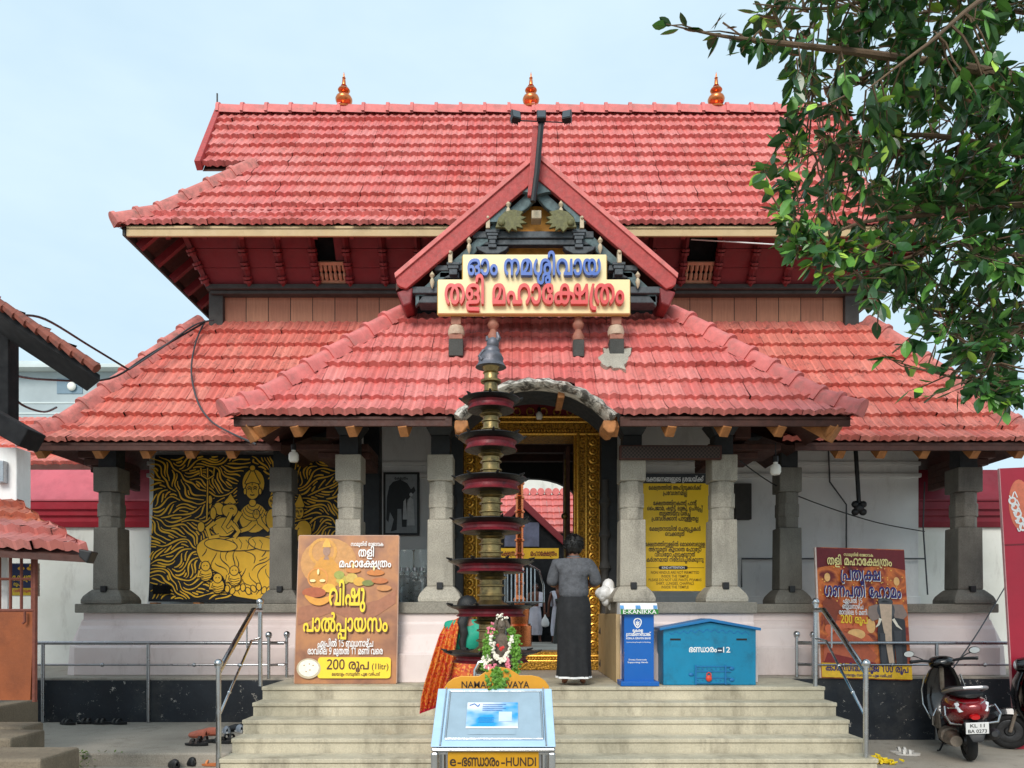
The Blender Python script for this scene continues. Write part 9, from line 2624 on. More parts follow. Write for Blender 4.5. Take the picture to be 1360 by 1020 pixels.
def priest():
	Y = 21.2
	t = thing('person', 'barechested man in white wrap carrying a white bag in the inner courtyard', 'man', (PX(711, Y), Y, PL + .002), (0, 0, math.radians(188)))
	J = [(0, 0, .90, .12, .1), (0, .01, 1.03, .12, .10), (0, 0, 1.2, .14, .095), (0, 0, 1.34, .125, .085), (0, .01, 1.43, .052), (0, .02, 1.475, .06), (0, .03, 1.55, .085, .095), (0, .025, 1.615, .075, .08), (0, .02, 1.66, .04),
		 (-.09, 0, .80, .085), (-.11, .04, .45, .058), (-.12, .02, .09, .04), (-.12, .08, .045, .036), (-.13, .17, .025, .025), (.09, 0, .80, .085), (.10, -.03, .45, .058), (.11, -.08, .09, .04), (.11, -.03, .045, .036), (.12, .06, .025, .025),
		 (-.18, 0, 1.35, .055), (-.25, -.02, 1.1, .042), (-.25, .06, .86, .03), (.18, 0, 1.35, .055), (.24, .03, 1.1, .042), (.2, .22, 1.12, .03)]
	E = [(i, i + 1) for i in range(8)] + [(0, 9), (9, 10), (10, 11), (11, 12), (12, 13), (0, 14), (14, 15), (15, 16), (16, 17), (17, 18), (3, 19), (19, 20), (20, 21), (3, 22), (22, 23), (23, 24)]
	hand_joints(J, E, 21, J[21][:3], (0, .1, -1), 1, up=Vector((0, 1, 0)))
	hand_joints(J, E, 24, J[24][:3], (-.2, 1, 0), 1)
	skin('body', J, E, 'skin_dark', t)
	face(t, (0, .03, 1.545), .093, 'skin_dark')
	h = MB()
	h.loft([[(.09 * k * math.cos(a), .015 + .1 * k * math.sin(a) * (1 if math.sin(a) < 0 else .8), zz) for a in [i * PI / 8 for i in range(16)]] for zz, k in ((1.55, .9), (1.6, 1.03), (1.64, .85), (1.67, .4))])
	h.build('hair', 'hair', t, local=True, smooth=True)
	M['dhoti'] = mat('white cotton', (206, 204, 216), .8, var=.14, scale=9, bump=.4, bscale=12)
	w = MB()
	w.loft([ell_ring(0, .0, z, a, b, 32, f, 7, z * 3) for z, a, b, f in ((1.0, .14, .115, 0), (.85, .165, .14, .006), (.6, .18, .16, .012), (.35, .19, .17, .018), (.2, .17, .16, .02))] + [ell_ring(0, 0, .2, .15, .14, 32, .02, 7)], cap=False)
	w.build('dhoti', 'dhoti', t, local=True, smooth=True)
	c = MB()
	c.tube([(-.12, .14, 1.0), (-.13, .12, 1.2), (-.15, .06, 1.38), (-.14, -.05, 1.40), (-.11, -.12, 1.25), (-.1, -.13, 1.0)], [.05, .055, .06, .06, .055, .05], 10, flat=.35)
	c.build('shoulder_cloth', 'dhoti', t, local=True, smooth=True)
	g = thing('plastic_bag', 'white carrier bag hanging from the barechested man\'s hand', 'bag', (PX(711, Y) + .26, Y - .1, PL + .5))
	b = MB()
	b.lathe([(.02, 0), (.1, .03), (.12, .12), (.09, .22), (.03, .3), (.012, .36)], (PX(711, Y) + .27, Y - .09, PL + .42), 14, 1, .6)
	b.build('body', 'white', g, smooth=True)
	# second worshipper almost hidden by the man at the door
	t2 = thing('person', 'person in white cloth mostly hidden behind the man in black wrap', 'person', (PX(741, 20.4), 20.4, PL + .002), (0, 0, .2))
	skin('body', J, E, 'skin_dark', t2)
	face(t2, (0, .03, 1.545), .093, 'skin_dark')
	for nm, src in (('dhoti', w), ('hair', h), ('shoulder_cloth', c)):
		src.build(nm, 'dhoti' if nm != 'hair' else 'hair', t2, local=True, smooth=True)


# ---------------------------------------------------------------- scooters
def scooter(label, loc, rot, paint, trim, plate=None):
	t = thing('scooter', label, 'scooter', loc, rot)
	WB0, WB1, RW = -.52, .62, .215

	def sec(y, zc, hw, hh, n=20, p=2.6, sk=0.0):
		out = []
		for k in range(n):
			a = 2 * PI * k / n
			c, s = math.cos(a), math.sin(a)
			out.append((hw * math.copysign(abs(c) ** (2 / p), c), y + sk * s * hh, zc + hh * math.copysign(abs(s) ** (2 / p), s)))
		return out

	def wheel(y, steer=0.0):
		c = Vector((0, y, RW))
		ty = MB()
		rings = []
		for k in range(28):
			a = 2 * PI * k / 28
			e = Vector((0, math.cos(a), math.sin(a)))
			rings.append([c + e * (RW - .045 + .045 * math.cos(b) ) + Vector((math.sin(b) * .05, 0, 0)) for b in [2 * PI * j / 10 for j in range(10)]])
		rings.append(rings[0])
		ty.loft(rings, cap=False)
		ro = ty.build('wheel', 'tyre', t, local=True, smooth=True)
		rm = MB()
		for x in (-.03, .03):
			rm.loft([[c + Vector((x * s, math.cos(a) * r, math.sin(a) * r)) for a in [2 * PI * j / 24 for j in range(24)]] for r, s in ((.135, 1.0), (.125, 1.15), (.06, .7), (.045, 1.6), (.001, 1.6))], cap=False)
		for k in range(10):
			a = 2 * PI * k / 10
			rm.beam(c + Vector((0, math.cos(a) * .05, math.sin(a) * .05)), c + Vector((0, math.cos(a) * .13, math.sin(a) * .13)), .05, .018, up=(1, 0, 0))
		rm.build('rim', 'rim_metal', ro, local=True, smooth=True)
	wheel(WB0)
	wheel(WB1)
	b = MB()
	b.loft([sec(-.90, .60, .03, .03), sec(-.885, .60, .10, .06), sec(-.83, .595, .15, .10), sec(-.7, .58, .19, .145), sec(-.5, .56, .205, .17), sec(-.28, .55, .19, .18), sec(-.1, .50, .155, .19), sec(.0, .45, .12, .17), sec(.03, .44, .09, .14)])
	body = b.build('body', paint, t, local=True, smooth=True)
	ln = MB()
	for s in (-1, 1):
		ln.tube([(s * .155, -.84, .62), (s * .20, -.66, .60), (s * .208, -.45, .57), (s * .195, -.26, .55)], .007, 6)
		ln.tube([(s * .07, -.885, .66), (s * .15, -.78, .69), (s * .185, -.6, .705)], .005, 6)
	ln.build('trim_line', trim, body, local=True, smooth=True)
	s_ = MB()
	s_.loft([sec(-.84, .735, .06, .02), sec(-.8, .745, .12, .035), sec(-.6, .755, .15, .045), sec(-.42, .755, .15, .045), sec(-.3, .735, .14, .045), sec(-.12, .73, .125, .045), sec(-.0, .72, .09, .035), sec(.04, .70, .04, .02)])
	s_.build('seat', 'seat_vinyl', t, local=True, smooth=True)
	g = MB()
	g.tube([(-.165, -.38, .74), (-.175, -.6, .775), (-.15, -.82, .815), (-.08, -.915, .83), (.08, -.915, .83), (.15, -.82, .815), (.175, -.6, .775), (.165, -.38, .74)], .020, 8)
	g.build('grab_rail', 'alloy', t, local=True, smooth=True)
	# tail lamp, indicators, number plate, mudguard
	M.setdefault('red_lens', mat('red lens', (190, 20, 24), .2, var=.1, bump=0))
	MB().loft([sec(-.925, .52, .04, .02), sec(-.89, .525, .05, .026)]).build('tail_lamp', 'red_lens', t, local=True, smooth=True)
	for s in (-1, 1):
		i = MB()
		i.loft([[(s * .085, -.893, .585), (s * .135, -.868, .57), (s * .165, -.80, .66), (s * .13, -.83, .675)], [(s * .085, -.80, .585), (s * .135, -.78, .57), (s * .15, -.74, .66), (s * .12, -.76, .675)]])
		i.build('indicator', 'clear_lens', t, local=True, bevel=.008)
	mg = MB()
	mg.loft([sec(-.93, .28, .05, .012), sec(-.90, .36, .085, .02), sec(-.85, .45, .1, .03), sec(-.78, .48, .09, .03)])
	mg.build('mudguard', 'black_plastic', t, local=True, smooth=True)
	if plate:
		pm = Matrix.Translation((0, -.945, .415)) @ Matrix.Rotation(math.radians(14), 4, 'X')
		m = MB()
		m.obox(pm, .21, .008, .125)
		pl = m.build('number_plate', 'white', t, local=True, bevel=.003)
		o = lettering([(plate[0], 0, .012, .052, -.13), (plate[1], 0, -.048, .052, -.17)], 'black', pl, -.0065)
		o.data.transform(pm)
	# engine side, silencer
	e = MB()
	e.tube([(-.10, -.22, .25), (-.13, -.42, .235), (-.125, -.58, .225)], [.085, .085, .06], 14)
	e.tube([(-.125, -.1, .25), (-.125, -.25, .25)], [.05, .07], 12)
	for k in range(6):
		e.tube([(-.135, -.20 - k * .03, .25), (-.135, -.21 - k * .03, .25)], .094, 14)
	e.build('engine_cover', 'dusty_alloy', t, local=True, smooth=True)
	x = MB()
	x.tube([(.13, -.05, .22), (.16, -.3, .24), (.175, -.45, .26), (.175, -.82, .33), (.175, -.86, .335)], [.02, .03, .06, .062, .03], 14)
	x.build('silencer', 'black_plastic', t, local=True, smooth=True)
	mk = MB().obox(Matrix.Translation((-.195, -.10, .40)) @ Matrix.Rotation(.15, 4, 'Z'), .02, .15, .2).build('side_plate', 'dusty_alloy', t, local=True, bevel=.02)
	# floor, leg shield, front
	fl = MB()
	fl.loft([sec(-.05, .30, .15, .05), sec(.2, .285, .16, .04), sec(.42, .30, .15, .05)])
	fl.build('floorboard', 'black_plastic', t, local=True, smooth=True)
	ls = MB()
	rings = []
	for y, z, hw, bow in ((.36, .30, .15, .02), (.44, .42, .20, .05), (.47, .6, .215, .07), (.46, .78, .2, .08), (.43, .92, .14, .06), (.41, .99, .08, .03)):
		out = [(hw * math.sin(a), y + bow * math.cos(a) * .6, z) for a in [-PI / 2 + PI * j / 10 for j in range(11)]]
		inn = [(hw * .92 * math.sin(a), y - .035 + bow * math.cos(a) * .6, z) for a in [PI / 2 - PI * j / 10 for j in range(11)]]
		rings.append(out + inn)
	ls.loft(rings)
	ls.build('leg_shield', 'black_gloss', t, local=True, smooth=True)
	ap = MB()
	rings = []
	for y, z, hw in ((.46, .36, .10), (.54, .5, .15), (.565, .66, .16), (.545, .82, .14), (.50, .93, .09)):
		rings.append([(hw * math.sin(a), y + .05 * math.cos(a), z) for a in [-PI / 2 + PI * j / 10 for j in range(11)]] + [(hw * .7 * math.sin(a), y - .02, z) for a in [PI / 2 - PI * j / 4 for j in range(5)]])
	ap.loft(rings)
	ap.build('front_apron', paint, t, local=True, smooth=True)
	ff = MB()
	rings = []
	for a in [PI * .12 + PI * .8 * j / 10 for j in range(11)]:
		e0 = Vector((0, WB1 + math.cos(a) * (RW + .03), RW + math.sin(a) * (RW + .03)))
		e1 = Vector((0, WB1 + math.cos(a) * (RW + .06), RW + math.sin(a) * (RW + .06)))
		rings.append([e0 + Vector((-.075, 0, -.03)), e1 + Vector((-.05, 0, 0)), e1 + Vector((.05, 0, 0)), e0 + Vector((.075, 0, -.03)), e0 + Vector((.04, 0, 0)), e0 + Vector((-.04, 0, 0))])
	ff.loft(rings)
	ff.build('front_fender', paint, t, local=True, smooth=True)
	fk = MB()
	for s in (-1, 1):
		fk.tube([(s * .075, WB1, RW), (s * .06, .56, .48)], .02, 8)
	fk.tube([(0, .54, .5), (0, .43, .98)], .03, 8)
	fk.build('fork', 'dusty_alloy', t, local=True, smooth=True)
	hc = MB()
	hc.loft([sec(.58, 1.0, .03, .04), sec(.56, 1.0, .09, .07), sec(.48, 1.01, .13, .085), sec(.38, 1.02, .14, .07), sec(.30, 1.02, .10, .04), sec(.28, 1.02, .04, .02)])
	hc.build('handlebar_cowl', 'black_gloss', t, local=True, smooth=True)
	MB().ball((0, .555, 1.0), .07, .035, .06, 14, 10).build('headlight', 'clear_lens', t, local=True, smooth=True)
	for s in (-1, 1):
		h = MB()
		h.tube([(s * .1, .38, 1.03), (s * .22, .33, 1.05), (s * .34, .27, 1.05)], [.016, .018, .02], 8)
		h.tube([(s * .34, .27, 1.05), (s * .36, .262, 1.05)], [.024, .02], 8)
		h.tube([(s * .2, .36, 1.04), (s * .3, .37, 1.035)], .006, 6)
		h.build('handlebar', 'black_plastic', t, local=True, smooth=True)
		m = MB()
		m.tube([(s * .2, .34, 1.06), (s * .27, .36, 1.10), (s * .33, .36, 1.12)], .007, 6)
		m.ball((s * .35, .36, 1.14), .062, .02, .042, 14, 8)
		mr = m.build('mirror', 'black_plastic', t, local=True, smooth=True)
		MB().add([(s * .35 + .054 * math.cos(a), .3405 , 1.14 + .035 * math.sin(a)) for a in [2 * PI * k / 18 for k in range(18)]], [tuple(range(18))]).build('mirror_glass', 'mirror', mr, local=True)
	cg = MB()
	for s in (-1, 1):
		cg.tube([(s * .15, .02, .28), (s * .235, -.05, .34), (s * .24, -.12, .45), (s * .19, -.06, .52)], .012, 8)
		cg.tube([(s * .11, -.80, .44), (s * .22, -.84, .46), (s * .255, -.82, .54), (s * .235, -.72, .62), (s * .19, -.66, .60)], .012, 8)
		cg.tube([(s * .17, .40, .34), (s * .235, .44, .52), (s * .235, .44, .7), (s * .19, .42, .86)], .009, 8)
	cg.build('crash_guard', 'steel', t, local=True, smooth=True)
	MB().tube([(-.09, -.06, .24), (-.19, -.02, .035), (-.21, .0, .03)], .011, 6).build('side_stand', 'black_plastic', t, local=True, smooth=True)
	return t


def scooters():
	M['tyre'] = mat('tyre rubber', (26, 26, 27), .85, var=.25, bump=.4, bscale=90)
	M['rim_metal'] = mat('dark alloy rim', (70, 70, 72), .45, .7, var=.3, scale=20)
	M['red_paint'] = mat('candy red paint', (128, 6, 20), .24, .25, var=.12, scale=4, bump=0, Coat_Weight=.8)
	M['black_paint'] = mat('black metallic paint', (22, 22, 26), .25, .3, var=.12, scale=4, bump=0, Coat_Weight=.8)
	M['seat_vinyl'] = mat('black seat vinyl', (20, 20, 22), .55, var=.2, bump=.25, bscale=120)
	M['alloy'] = mat('cast alloy', (188, 188, 190), .38, .9, var=.1, bump=.05)
	M['dusty_alloy'] = mat('dusty alloy', (150, 138, 126), .5, .6, var=.3, scale=14, dirt=(110, 74, 50), dirt_amt=.6, dscale=9)
	M['clear_lens'] = mat('clear lens', (226, 228, 232), .12, var=.08, bump=0)
	M['mirror'] = mat('mirror glass', (220, 226, 232), .04, 1.0, var=.02, bump=0)
	scooter('red and black scooter with chrome guards parked beside the steps', (5.13, 8.66, .004), (0, math.radians(-5), math.radians(-18)), 'red_paint', 'steel', ('KL 11', 'BA 0273'))
	scooter('black scooter cut off by the right edge with its front wheel showing', (6.42, 8.60, .004), (0, math.radians(-4), math.radians(62)), 'black_paint', 'black_gloss')


# ---------------------------------------------------------------- railings
def railings():
	def post(mb, x, y, z0, z1, r=.024):
		mb.tube([(x, y, z0), (x, y, z1)], r, 12)
		mb.ball((x, y, z1 + .03), .042, None, None, 14, 10)
		mb.tube([(x, y, z1 - .01), (x, y, z1 + .005)], .034, 12)
	for sgn, xs, lab in ((-1, -2.775, 'steel stair handrail on the left side of the steps'), (1, 3.385, 'steel stair handrail on the right side of the steps')):
		t = thing('stair_handrail', lab, 'handrail', (xs, 7.7, .1))
		x = xs if sgn < 0 else xs - .04
		yb, yt = 8.30, 7.12
		for y, z0, z1 in ((yb, PL + .002, 1.70), (yt, .11 if sgn < 0 else .10, 1.10)):
			m = MB()
			post(m, x, y, z0, z1)
			m.build('post', 'steel', t, smooth=True)
		m = MB()
		m.tube([(x, yb, 1.64), (x - sgn * .0, yb - .22, 1.64), (x, yt, 1.05)], .028, 12)
		m.build('rail', 'steel', t, smooth=True)
		m = MB()
		m.tube([(x, yb, 1.33), (x, yb - .28, 1.31), (x, yt, .62)], .013, 8)
		for q in (.35, .7):
			p = Vector((x, yb - .28, 1.31)).lerp(Vector((x, yt, .62)), q)
			m.ball(p, .02, None, None, 8, 6)
		m.tube([(x, yb - .42, 1.52), (x, yb - .42, 1.24)], .009, 6)
		m.build('lower_rail', 'steel', t, smooth=True)
	# ledge railings
	for sgn in (-1, 1):
		lab = 'steel tube railing along the ledge below the mural' if sgn < 0 else 'steel tube railing along the right ledge behind the scooters'
		t = thing('ledge_railing', lab, 'railing', (sgn * 5, 9.3, PL))
		y = 9.32 if sgn < 0 else 9.50
		ztop, zmid = EYE - .039 * y, EYE - .068 * y
		xi = -2.82 if sgn < 0 else PX(1058, y)
		xo = PX(30, y) if sgn < 0 else PX(1480, y)
		m = MB()
		m.tube([(xi, y, ztop), (xo, y, ztop)], .022, 10)
		m.build('top_rail', 'steel_dull', t, smooth=True)
		m = MB()
		m.tube([(xi, y, zmid), (xo, y, zmid)], .013, 8)
		for u in ((136, 258, 318) if sgn < 0 else (1120, 1185, 1308)):
			m.ball((PX(u, y), y, zmid), .026, None, None, 10, 6)
		m.build('mid_rail', 'steel_dull', t, smooth=True)
		for u, z0 in (((197, .255), (57, .255)) if sgn < 0 else ((1244, .01), (1420, .01))):
			MB().tube([(PX(u, y), y, z0), (PX(u, y), y, ztop)], .022, 10).build('post', 'steel_dull', t, smooth=True)
		for u, yy in (((357, 9.2), (381, 9.45)) if sgn < 0 else ((1058, 9.5), (1080, 9.35))):
			m = MB()
			post(m, PX(u, yy), yy, PL + .002, 1.31, .02)
			m.build('post', 'steel', t, smooth=True)
		m = MB()
		a, b = ((357, 9.2), (381, 9.45)) if sgn < 0 else ((1058, 9.5), (1080, 9.35))
		for z in (1.24, .97):
			m.tube([(PX(a[0], a[1]), a[1], z), (PX(b[0], b[1]), b[1], z)], .016, 8)
		m.build('end_rail', 'steel_dull', t, smooth=True)


# ---------------------------------------------------------------- shoes and small litter
def sandal(loc, rz, m_sole, m_strap, label, group, closed=False, flip=0.0, name='sandal'):
	t = thing(name, label, 'shoe', loc, (flip, 0, rz), group)
	L, n = .26, 18
	out = []
	for k in range(n):
		a = 2 * PI * k / n
		out.append((.046 * math.sin(a) * (1.0 + .12 * math.cos(a)) + .004 * math.cos(2 * a), L / 2 * math.cos(a)))
	s = MB()
	s.loft([[(x * .94, y * .97, 0) for x, y in out], [(x, y, .008) for x, y in out], [(x, y, .02 + (.012 if y < -.05 else 0)) for x, y in out]])
	s.build('sole', m_sole, t, local=True, smooth=True)
	b = MB()
	if closed:
		rings = []
		for y, w, h in ((.125, .02, .03), (.10, .038, .05), (.04, .045, .068), (-.02, .043, .085), (-.08, .04, .09), (-.12, .03, .085), (-.13, .012, .07)):
			rings.append([(w * math.cos(a), y, .015 + (h - .015) * math.sin(a)) for a in [PI * j / 10 for j in range(11)]])
		b.loft(rings, cap=False, closed=False)
	else:
		for y0, y1 in ((.055, .03), (-.005, -.03)) if rz != 0.123 else ((.05, .02),):
			b.loft([[(-.047 * math.cos(a), y0 + (y1 - y0) * q, .018 + .05 * math.sin(a)) for a in [PI * j / 10 for j in range(11)]] for q in (0, 1)] , cap=False, closed=False)
			b.loft([[(-.044 * math.cos(a), y0 + (y1 - y0) * q, .016 + .046 * math.sin(a)) for a in [PI * j / 10 for j in range(11)]] for q in (1, 0)], cap=False, closed=False)
	b.build('strap' if not closed else 'upper', m_strap, t, local=True, smooth=True)
	return t


def shoes():
	TZ = .254
	colr((182, 96, 66)); colr((120, 78, 54)); colr((196, 200, 206)); colr((120, 130, 142)); colr((210, 128, 74))
	def pair(u, v, z, cols, rz, name, label, grp, closed=False, gap=.11):
		Y = (EYE - z - .03) * F / (v - HZ)
		p = P(u, v, Y)
		for s in (-1, 1):
			a = rz + s * .09
			sandal((p.x + s * gap / 2 * math.cos(rz), p.y + s * gap / 2 * math.sin(rz) + s * .03, z), a, cols[0], cols[1], label, grp, closed, name=name)
	pair(269, 974, TZ, (colr((150, 80, 58)), colr((190, 104, 80))), 1.2, 'sandal', 'salmon brown sandal left of the handrail on the terrace', 'salmon pair of sandals', True)
	pair(266, 984, TZ, ('black_plastic', colr((58, 46, 42))), 1.5, 'sandal', 'dark brown flat sandal in front of the salmon pair', 'dark brown pair of sandals')
	pair(309, 969, TZ, (colr((206, 208, 210)), colr((140, 150, 162))), .5, 'shoe', 'grey and white sneaker beside the left handrail', 'grey pair of sneakers', True)
	pair(300, 981, TZ, ('black_plastic', 'black'), 1.3, 'sandal', 'black sandal at the foot of the left handrail', 'black pair of sandals', False)
	pair(318, 966, TZ, ('black_plastic', 'black_plastic'), 1.0, 'shoe', 'black shoe behind the grey sneakers', 'black pair of shoes', True)
	for u, lab in ((92, 'first dark sandal from the left at the foot of the black wall'), (114, 'second dark sandal from the left along the black wall'), (135, 'third dark sandal from the left along the black wall'), (157, 'worn grey sandal lying at the end of the row by the black wall')):
		sandal((PX(u, 9.18), 9.18 + .04 * math.sin(u), TZ), 1.4 + .5 * math.sin(u * 3), 'black_plastic', 'charcoal', lab, 'sandals along the black wall')
	GZ = .124
	pair(241, 1013, GZ, ('black_plastic', 'black'), .7, 'shoe', 'dark shoe below the kerb at the bottom left', 'dark pair below the kerb', True)
	pair(283, 1010, GZ, (colr((190, 110, 64)), colr((214, 134, 82))), 1.3, 'sandal', 'orange slipper below the kerb left of the handrail', 'orange pair of slippers')
	pair(318, 1015, GZ, (colr((70, 110, 150)), colr((120, 160, 196))), 1.1, 'sandal', 'blue slipper beside the bottom of the handrail', 'blue pair of slippers')
	pair(1202, 998, .004, (colr((200, 196, 190)), colr((214, 210, 204))), 1.35, 'sandal', 'pale worn slipper lying before the red scooter', 'pale pair of slippers')
	zs = .102
	Y = (EYE - zs - .03) * F / (1019 - HZ)
	for u, lab in ((1049, 'small black sandal at the right end of the lowest step'), (1082, 'black sandal nearest the right edge on the lowest step'), (356, 'black sandal at the left end of the lowest step')):
		sandal((PX(u, 6.9), 6.92, .102), 1.2, 'black_plastic', 'black', lab, 'sandals on the lowest step')
	# yellow petals and cloth in the bottom right
	o = MB()
	rr = random.Random(8)
	c = P(1170, 1012, 8.05)
	for i in range(46):
		p = Vector((c.x + rr.gauss(0, .07), c.y + rr.gauss(0, .05), .012 + abs(rr.gauss(0, .022))))
		a = rr.uniform(0, 6.28)
		o.tube([p, p + Vector((math.cos(a) * .05, math.sin(a) * .05, rr.uniform(-.005, .02)))], [.014, .008], 5)
	ob = o.build('flower_heap', 'petal_yellow', smooth=True)
	tag(ob, 'small heap of bright yellow petals on the ground right of the steps', 'petals')


M['petal_yellow'] = mat('yellow petals', (236, 206, 30), .6, var=.2, scale=40, bump=0)


# ---------------------------------------------------------------- the tree on the right
def tree():
	base = Vector((6.3, 5.6, 0))
	t = thing('ficus_tree', 'large leafy ficus reaching in from the right over the roofs', 'tree', base)
	rr = random.Random(17)

	def leafm(name, a, b, tr, sp):
		n = NT(name)
		col = n.ramp(n.noise(5.0, 4), .3, .7, srgb(*a), srgb(*b))
		return n.done(col, sp, 0.0)
	M['leaf_dark'] = leafm('dark ficus leaf', (34, 66, 40), (58, 98, 48), 0, .28)
	M['leaf_mid'] = leafm('green ficus leaf', (72, 122, 52), (100, 148, 64), 0, .33)
	M['leaf_young'] = leafm('young ficus leaf', (146, 190, 66), (178, 212, 84), 0, .4)
	M['bark'] = stone_mat('ficus bark', (120, 96, 72), (92, 74, 58), .4)
	tk = MB()
	tk.tube([base, base + Vector((.05, .02, 1.2)), base + Vector((-.1, .05, 2.6)), base + Vector((-.15, 0, 4.0)), base + Vector((-.3, .05, 5.4)), base + Vector((-.2, .1, 6.8))], [.34, .27, .24, .22, .16, .09], 14)
	tk.build('trunk', 'bark', t, smooth=True)
	# main limbs, each leaving the trunk and running out over the yard: list of points
	limbs = []

	def limb(pts, r0, r1):
		P3 = [Vector(p) for p in pts]
		out = []
		for i in range(len(P3) - 1):
			p0, p1, p2, p3 = P3[max(i - 1, 0)], P3[i], P3[i + 1], P3[min(i + 2, len(P3) - 1)]
			for k in range(6):
				q = k / 6
				out.append(0.5 * ((2 * p1) + (p2 - p0) * q + (2 * p0 - 5 * p1 + 4 * p2 - p3) * q * q + (3 * p1 - p0 - 3 * p2 + p3) * q ** 3))
		out.append(P3[-1])
		limbs.append(out)
		rs = [r0 + (r1 - r0) * (i / (len(out) - 1)) for i in range(len(out))]
		MB().tube(out, [max(.003, r_ * .5) for r_ in rs], 8).build('limb', 'bark', t, smooth=True)
	T = lambda z: base + Vector((-.2, .05, z))
	limb([T(3.3), P(1480, 300, 5.4), P(1360, 272, 5.1), P(1230, 285, 4.9), P(1130, 300, 4.8), P(1060, 345, 4.75)], .07, .006)
	limb([T(4.2), P(1500, 160, 5.3), P(1330, 100, 5.0), P(1180, 75, 4.8), P(1060, 60, 4.7), P(960, 48, 4.65), P(885, 32, 4.6)], .09, .004)
	limb([T(3.6), P(1500, 260, 5.8), P(1370, 210, 5.6), P(1240, 180, 5.4), P(1130, 190, 5.3), P(1045, 215, 5.2)], .08, .005)
	limb([T(3.0), P(1480, 400, 5.6), P(1380, 350, 5.2), P(1280, 325, 5.0), P(1180, 350, 4.9), P(1108, 372, 4.9)], .06, .005)
	limb([T(2.7), P(1480, 480, 5.5), P(1385, 430, 5.2), P(1330, 455, 5.0), P(1290, 500, 4.9), P(1230, 492, 4.85), P(1172, 474, 4.8)], .05, .004)
	limb([T(5.0), P(1520, -40, 5.4), P(1380, -60, 5.2), P(1240, -30, 5.0), P(1110, 10, 4.9), P(1000, 5, 4.8)], .08, .006)
	limb([T(4.6), P(1500, 60, 6.4), P(1380, 20, 6.3), P(1270, 10, 6.1), P(1170, 30, 6.0)], .08, .01)
	limb([T(3.9), P(1470, 180, 6.5), P(1360, 140, 6.3), P(1260, 120, 6.2), P(1160, 110, 6.0), P(1080, 120, 5.9)], .07, .008)
	limb([T(3.2), P(1460, 330, 6.4), P(1390, 330, 6.2), P(1310, 400, 6.0), P(1270, 430, 5.9)], .05, .006)
	limb([T(4.4), P(1420, 40, 4.9), P(1330, -10, 4.6), P(1230, 60, 4.4), P(1150, 120, 4.35)], .06, .006)
	limb([T(5.6), base + Vector((1.2, .6, 6.4)), base + Vector((2.4, .8, 6.8))], .08, .02)
	limb([T(4.4), base + Vector((1.0, -1.0, 5.2)), base + Vector((2.0, -1.6, 5.6))], .08, .02)
	limb([T(5.2), base + Vector((.4, 1.2, 6.0)), base + Vector((.6, 2.3, 6.4))], .08, .02)
	poly = [(985, -20), (992, 22), (1008, 60), (1000, 88), (1036, 104), (1052, 134), (1030, 166), (1046, 190), (1012, 222), (1034, 244), (1022, 286), (1048, 318), (1036, 350), (1098, 346), (1106, 380), (1152, 384), (1166, 410),
			(1196, 402), (1230, 432), (1276, 452), (1292, 500), (1312, 545), (1345, 528), (1372, 545), (1420, 520), (1560, 420), (1620, 200), (1600, -60), (1500, -200), (1300, -180), (1150, -120), (1040, -70)]

	def inside(u, v):
		c = False
		n = len(poly)
		for i in range(n):
			(x1, y1), (x2, y2) = poly[i], poly[(i + 1) % n]
			if (y1 > v) != (y2 > v) and u < (x2 - x1) * (v - y1) / (y2 - y1) + x1:
				c = not c
		return c
	LP = [p for l in limbs for p in l]
	lf, tw = MB(), MB()

	def leaf(p, d, up, L, m):
		d = d.normalized()
		s = d.cross(up)
		if s.length < .05: s = d.cross(Vector((1, 0, 0)))
		s.normalize()
		nn = s.cross(d)
		w = L * rr.uniform(.18, .27)
		bend = rr.uniform(-.08, .24) * L
		q = p + d * .012
		pts = [q]
		prof = ((.14, .55), (.38, 1.0), (.64, .9), (.86, .45))
		Lf, Rt, Md = [], [], []
		for a, k in prof:
			c = q + d * L * a - nn * bend * a * a
			Md.append(c - nn * .05 * L * k)
			Lf.append(c + s * w * k)
			Rt.append(c - s * w * k)
		tip = q + d * L - nn * bend
		vs = [q] + Lf + Rt + Md + [tip]
		f = []
		n = len(prof)
		f += [(0, 1 + 2 * n, 1), (0, 1 + n, 1 + 2 * n)]
		for i in range(n - 1):
			f += [(1 + i, 1 + 2 * n + i, 2 + 2 * n + i, 2 + i), (1 + 2 * n + i, 1 + n + i, 2 + n + i, 2 + 2 * n + i)]
		f += [(n, 3 * n, 1 + 3 * n), (3 * n, 2 * n, 1 + 3 * n)]
		lf.m = m
		lf.add(vs, f)

	def sprig(a, b, nl, young=0.0, Ls=(.08, .15)):
		"""twig from a to b with leaves"""
		d = b - a
		mid = (a + b) / 2 + Vector((rr.gauss(0, .02), rr.gauss(0, .02), rr.gauss(0, .02)))
		tw.tube([a, mid, b], [.006, .004, .002], 5, cap=False)
		for i in range(nl):
			q = .25 + .78 * (i + rr.random() * .6) / nl
			p = a.lerp(b, min(q, 1.0))
			dr = (d.normalized() * rr.uniform(.25, 1.0) + Vector((rr.gauss(0, .75), rr.gauss(0, .75), rr.gauss(-.35, .6))))
			up = Vector((rr.gauss(0, .5), rr.gauss(-.15, .5), 1))
			x = rr.random()
			m = 2 if x < young else (1 if x < young + .30 else 0)
			leaf(p, dr, up, rr.uniform(*Ls) * (.85 if m == 2 else 1), m)
	# sprigs fill the crown, each hung on the nearest limb
	got = 0
	tries = 0
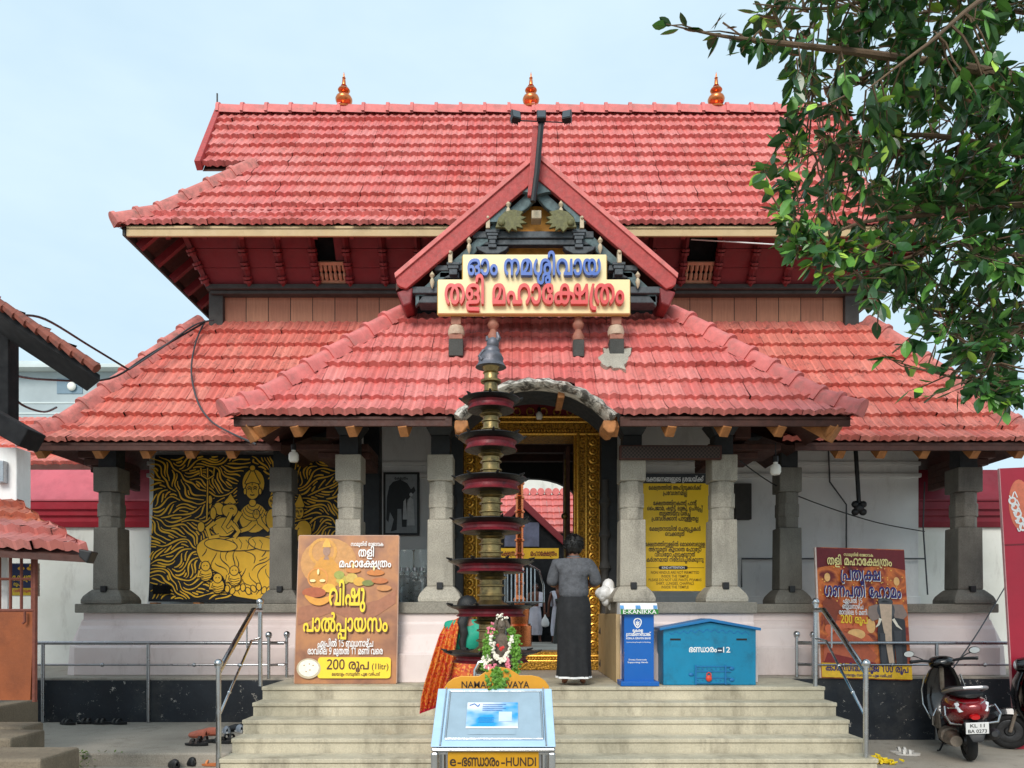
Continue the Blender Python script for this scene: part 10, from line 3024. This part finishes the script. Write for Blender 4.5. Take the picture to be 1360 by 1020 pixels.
	while got < 980 and tries < 12000:
		tries += 1
		u, v = rr.uniform(980, 1620), rr.uniform(-200, 545)
		if not inside(u, v): continue
		if u < 1200 and rr.random() < .85 * (1200 - u) / 200: continue
		if u > 1400 and rr.random() < .45: continue
		if v < -20 and rr.random() < .35: continue
		# keep some sky windows
		if math.sin(u / 33.0 + 1.3) * math.sin(v / 27.0 + u / 90.0) > .5: continue
		Y = rr.uniform(4.5, 6.4)
		b = P(u, v, Y)
		a = min(LP, key=lambda p: (p - b).length)
		if (a - b).length > 1.3: continue
		if (a - b).length > .42:
			m_ = b + (a - b).normalized() * .34
			tw.tube([a, (a + m_) / 2 + Vector((0, 0, .03)), m_], [.009, .007, .006], 5, cap=False)
			a = m_
		sprig(a, b, rr.randint(7, 11), .03)
		got += 1
	# fringe: sprigs along the left outline, smaller and lighter
	edge = [(1000, 20), (1012, 62), (1040, 100), (1052, 132), (1036, 168), (1046, 192), (1018, 222), (1030, 252), (1028, 284), (1046, 316), (1060, 300), (1085, 340), (1110, 372), (1150, 384), (1190, 402), (1228, 428), (1270, 452), (1300, 520), (1330, 535)]
	for (u, v) in edge:
		for j in range(3):
			b = P(u + rr.uniform(-4, 26), v + rr.uniform(-14, 14), rr.uniform(4.5, 5.4))
			a = min(LP, key=lambda p: (p - b).length)
			d = (a - b)
			if d.length > .25: a = b + d.normalized() * .25
			sprig(a, b, rr.randint(6, 9), .14)
	for (u0, v0, u1, v1, nl, yg) in ((985, 46, 935, 42, 8, .05), (940, 44, 884, 34, 6, .1), (960, 30, 1000, 60, 6, 0), (1010, 40, 985, 70, 6, 0), (1040, 220, 1010, 228, 5, .5), (1065, 300, 1030, 280, 6, .4),
									 (1150, 330, 1100, 325, 9, .6), (1180, 320, 1120, 345, 9, .7), (1200, 330, 1140, 300, 9, .5), (1120, 330, 1075, 350, 7, .4), (1230, 492, 1172, 470, 6, .1), (1260, 498, 1205, 520, 6, .1), (1290, 498, 1235, 485, 7, .05), (1285, 505, 1225, 530, 5, .05),
									 (1300, 500, 1265, 520, 6, 0), (1320, 470, 1300, 510, 6, 0), (1340, 500, 1310, 530, 7, 0), (1356, 505, 1335, 545, 7, 0)):
		Y = 4.7
		sprig(P(u0, v0, Y), P(u1, v1, Y - .05), nl, yg, (.09, .14))
	tw.build('twigs', 'bark', t)
	lf.build('crown', ['leaf_dark', 'leaf_mid', 'leaf_young'], t)


# ---------------------------------------------------------------- assemble
structure()
gatehouse()
yard_walls()
far_building()
left_house()
inner_court()
facade_things()
cables()
mural()
vishu_poster()
homam_poster()
red_banner()
yellow_notice()
elephant_photo()
water_bottles()
donation_box()
offering_stand()
hundi_kiosk()
idol()
lamp_stand()
man()
woman()
priest()
scooters()
railings()
shoes()
tree()
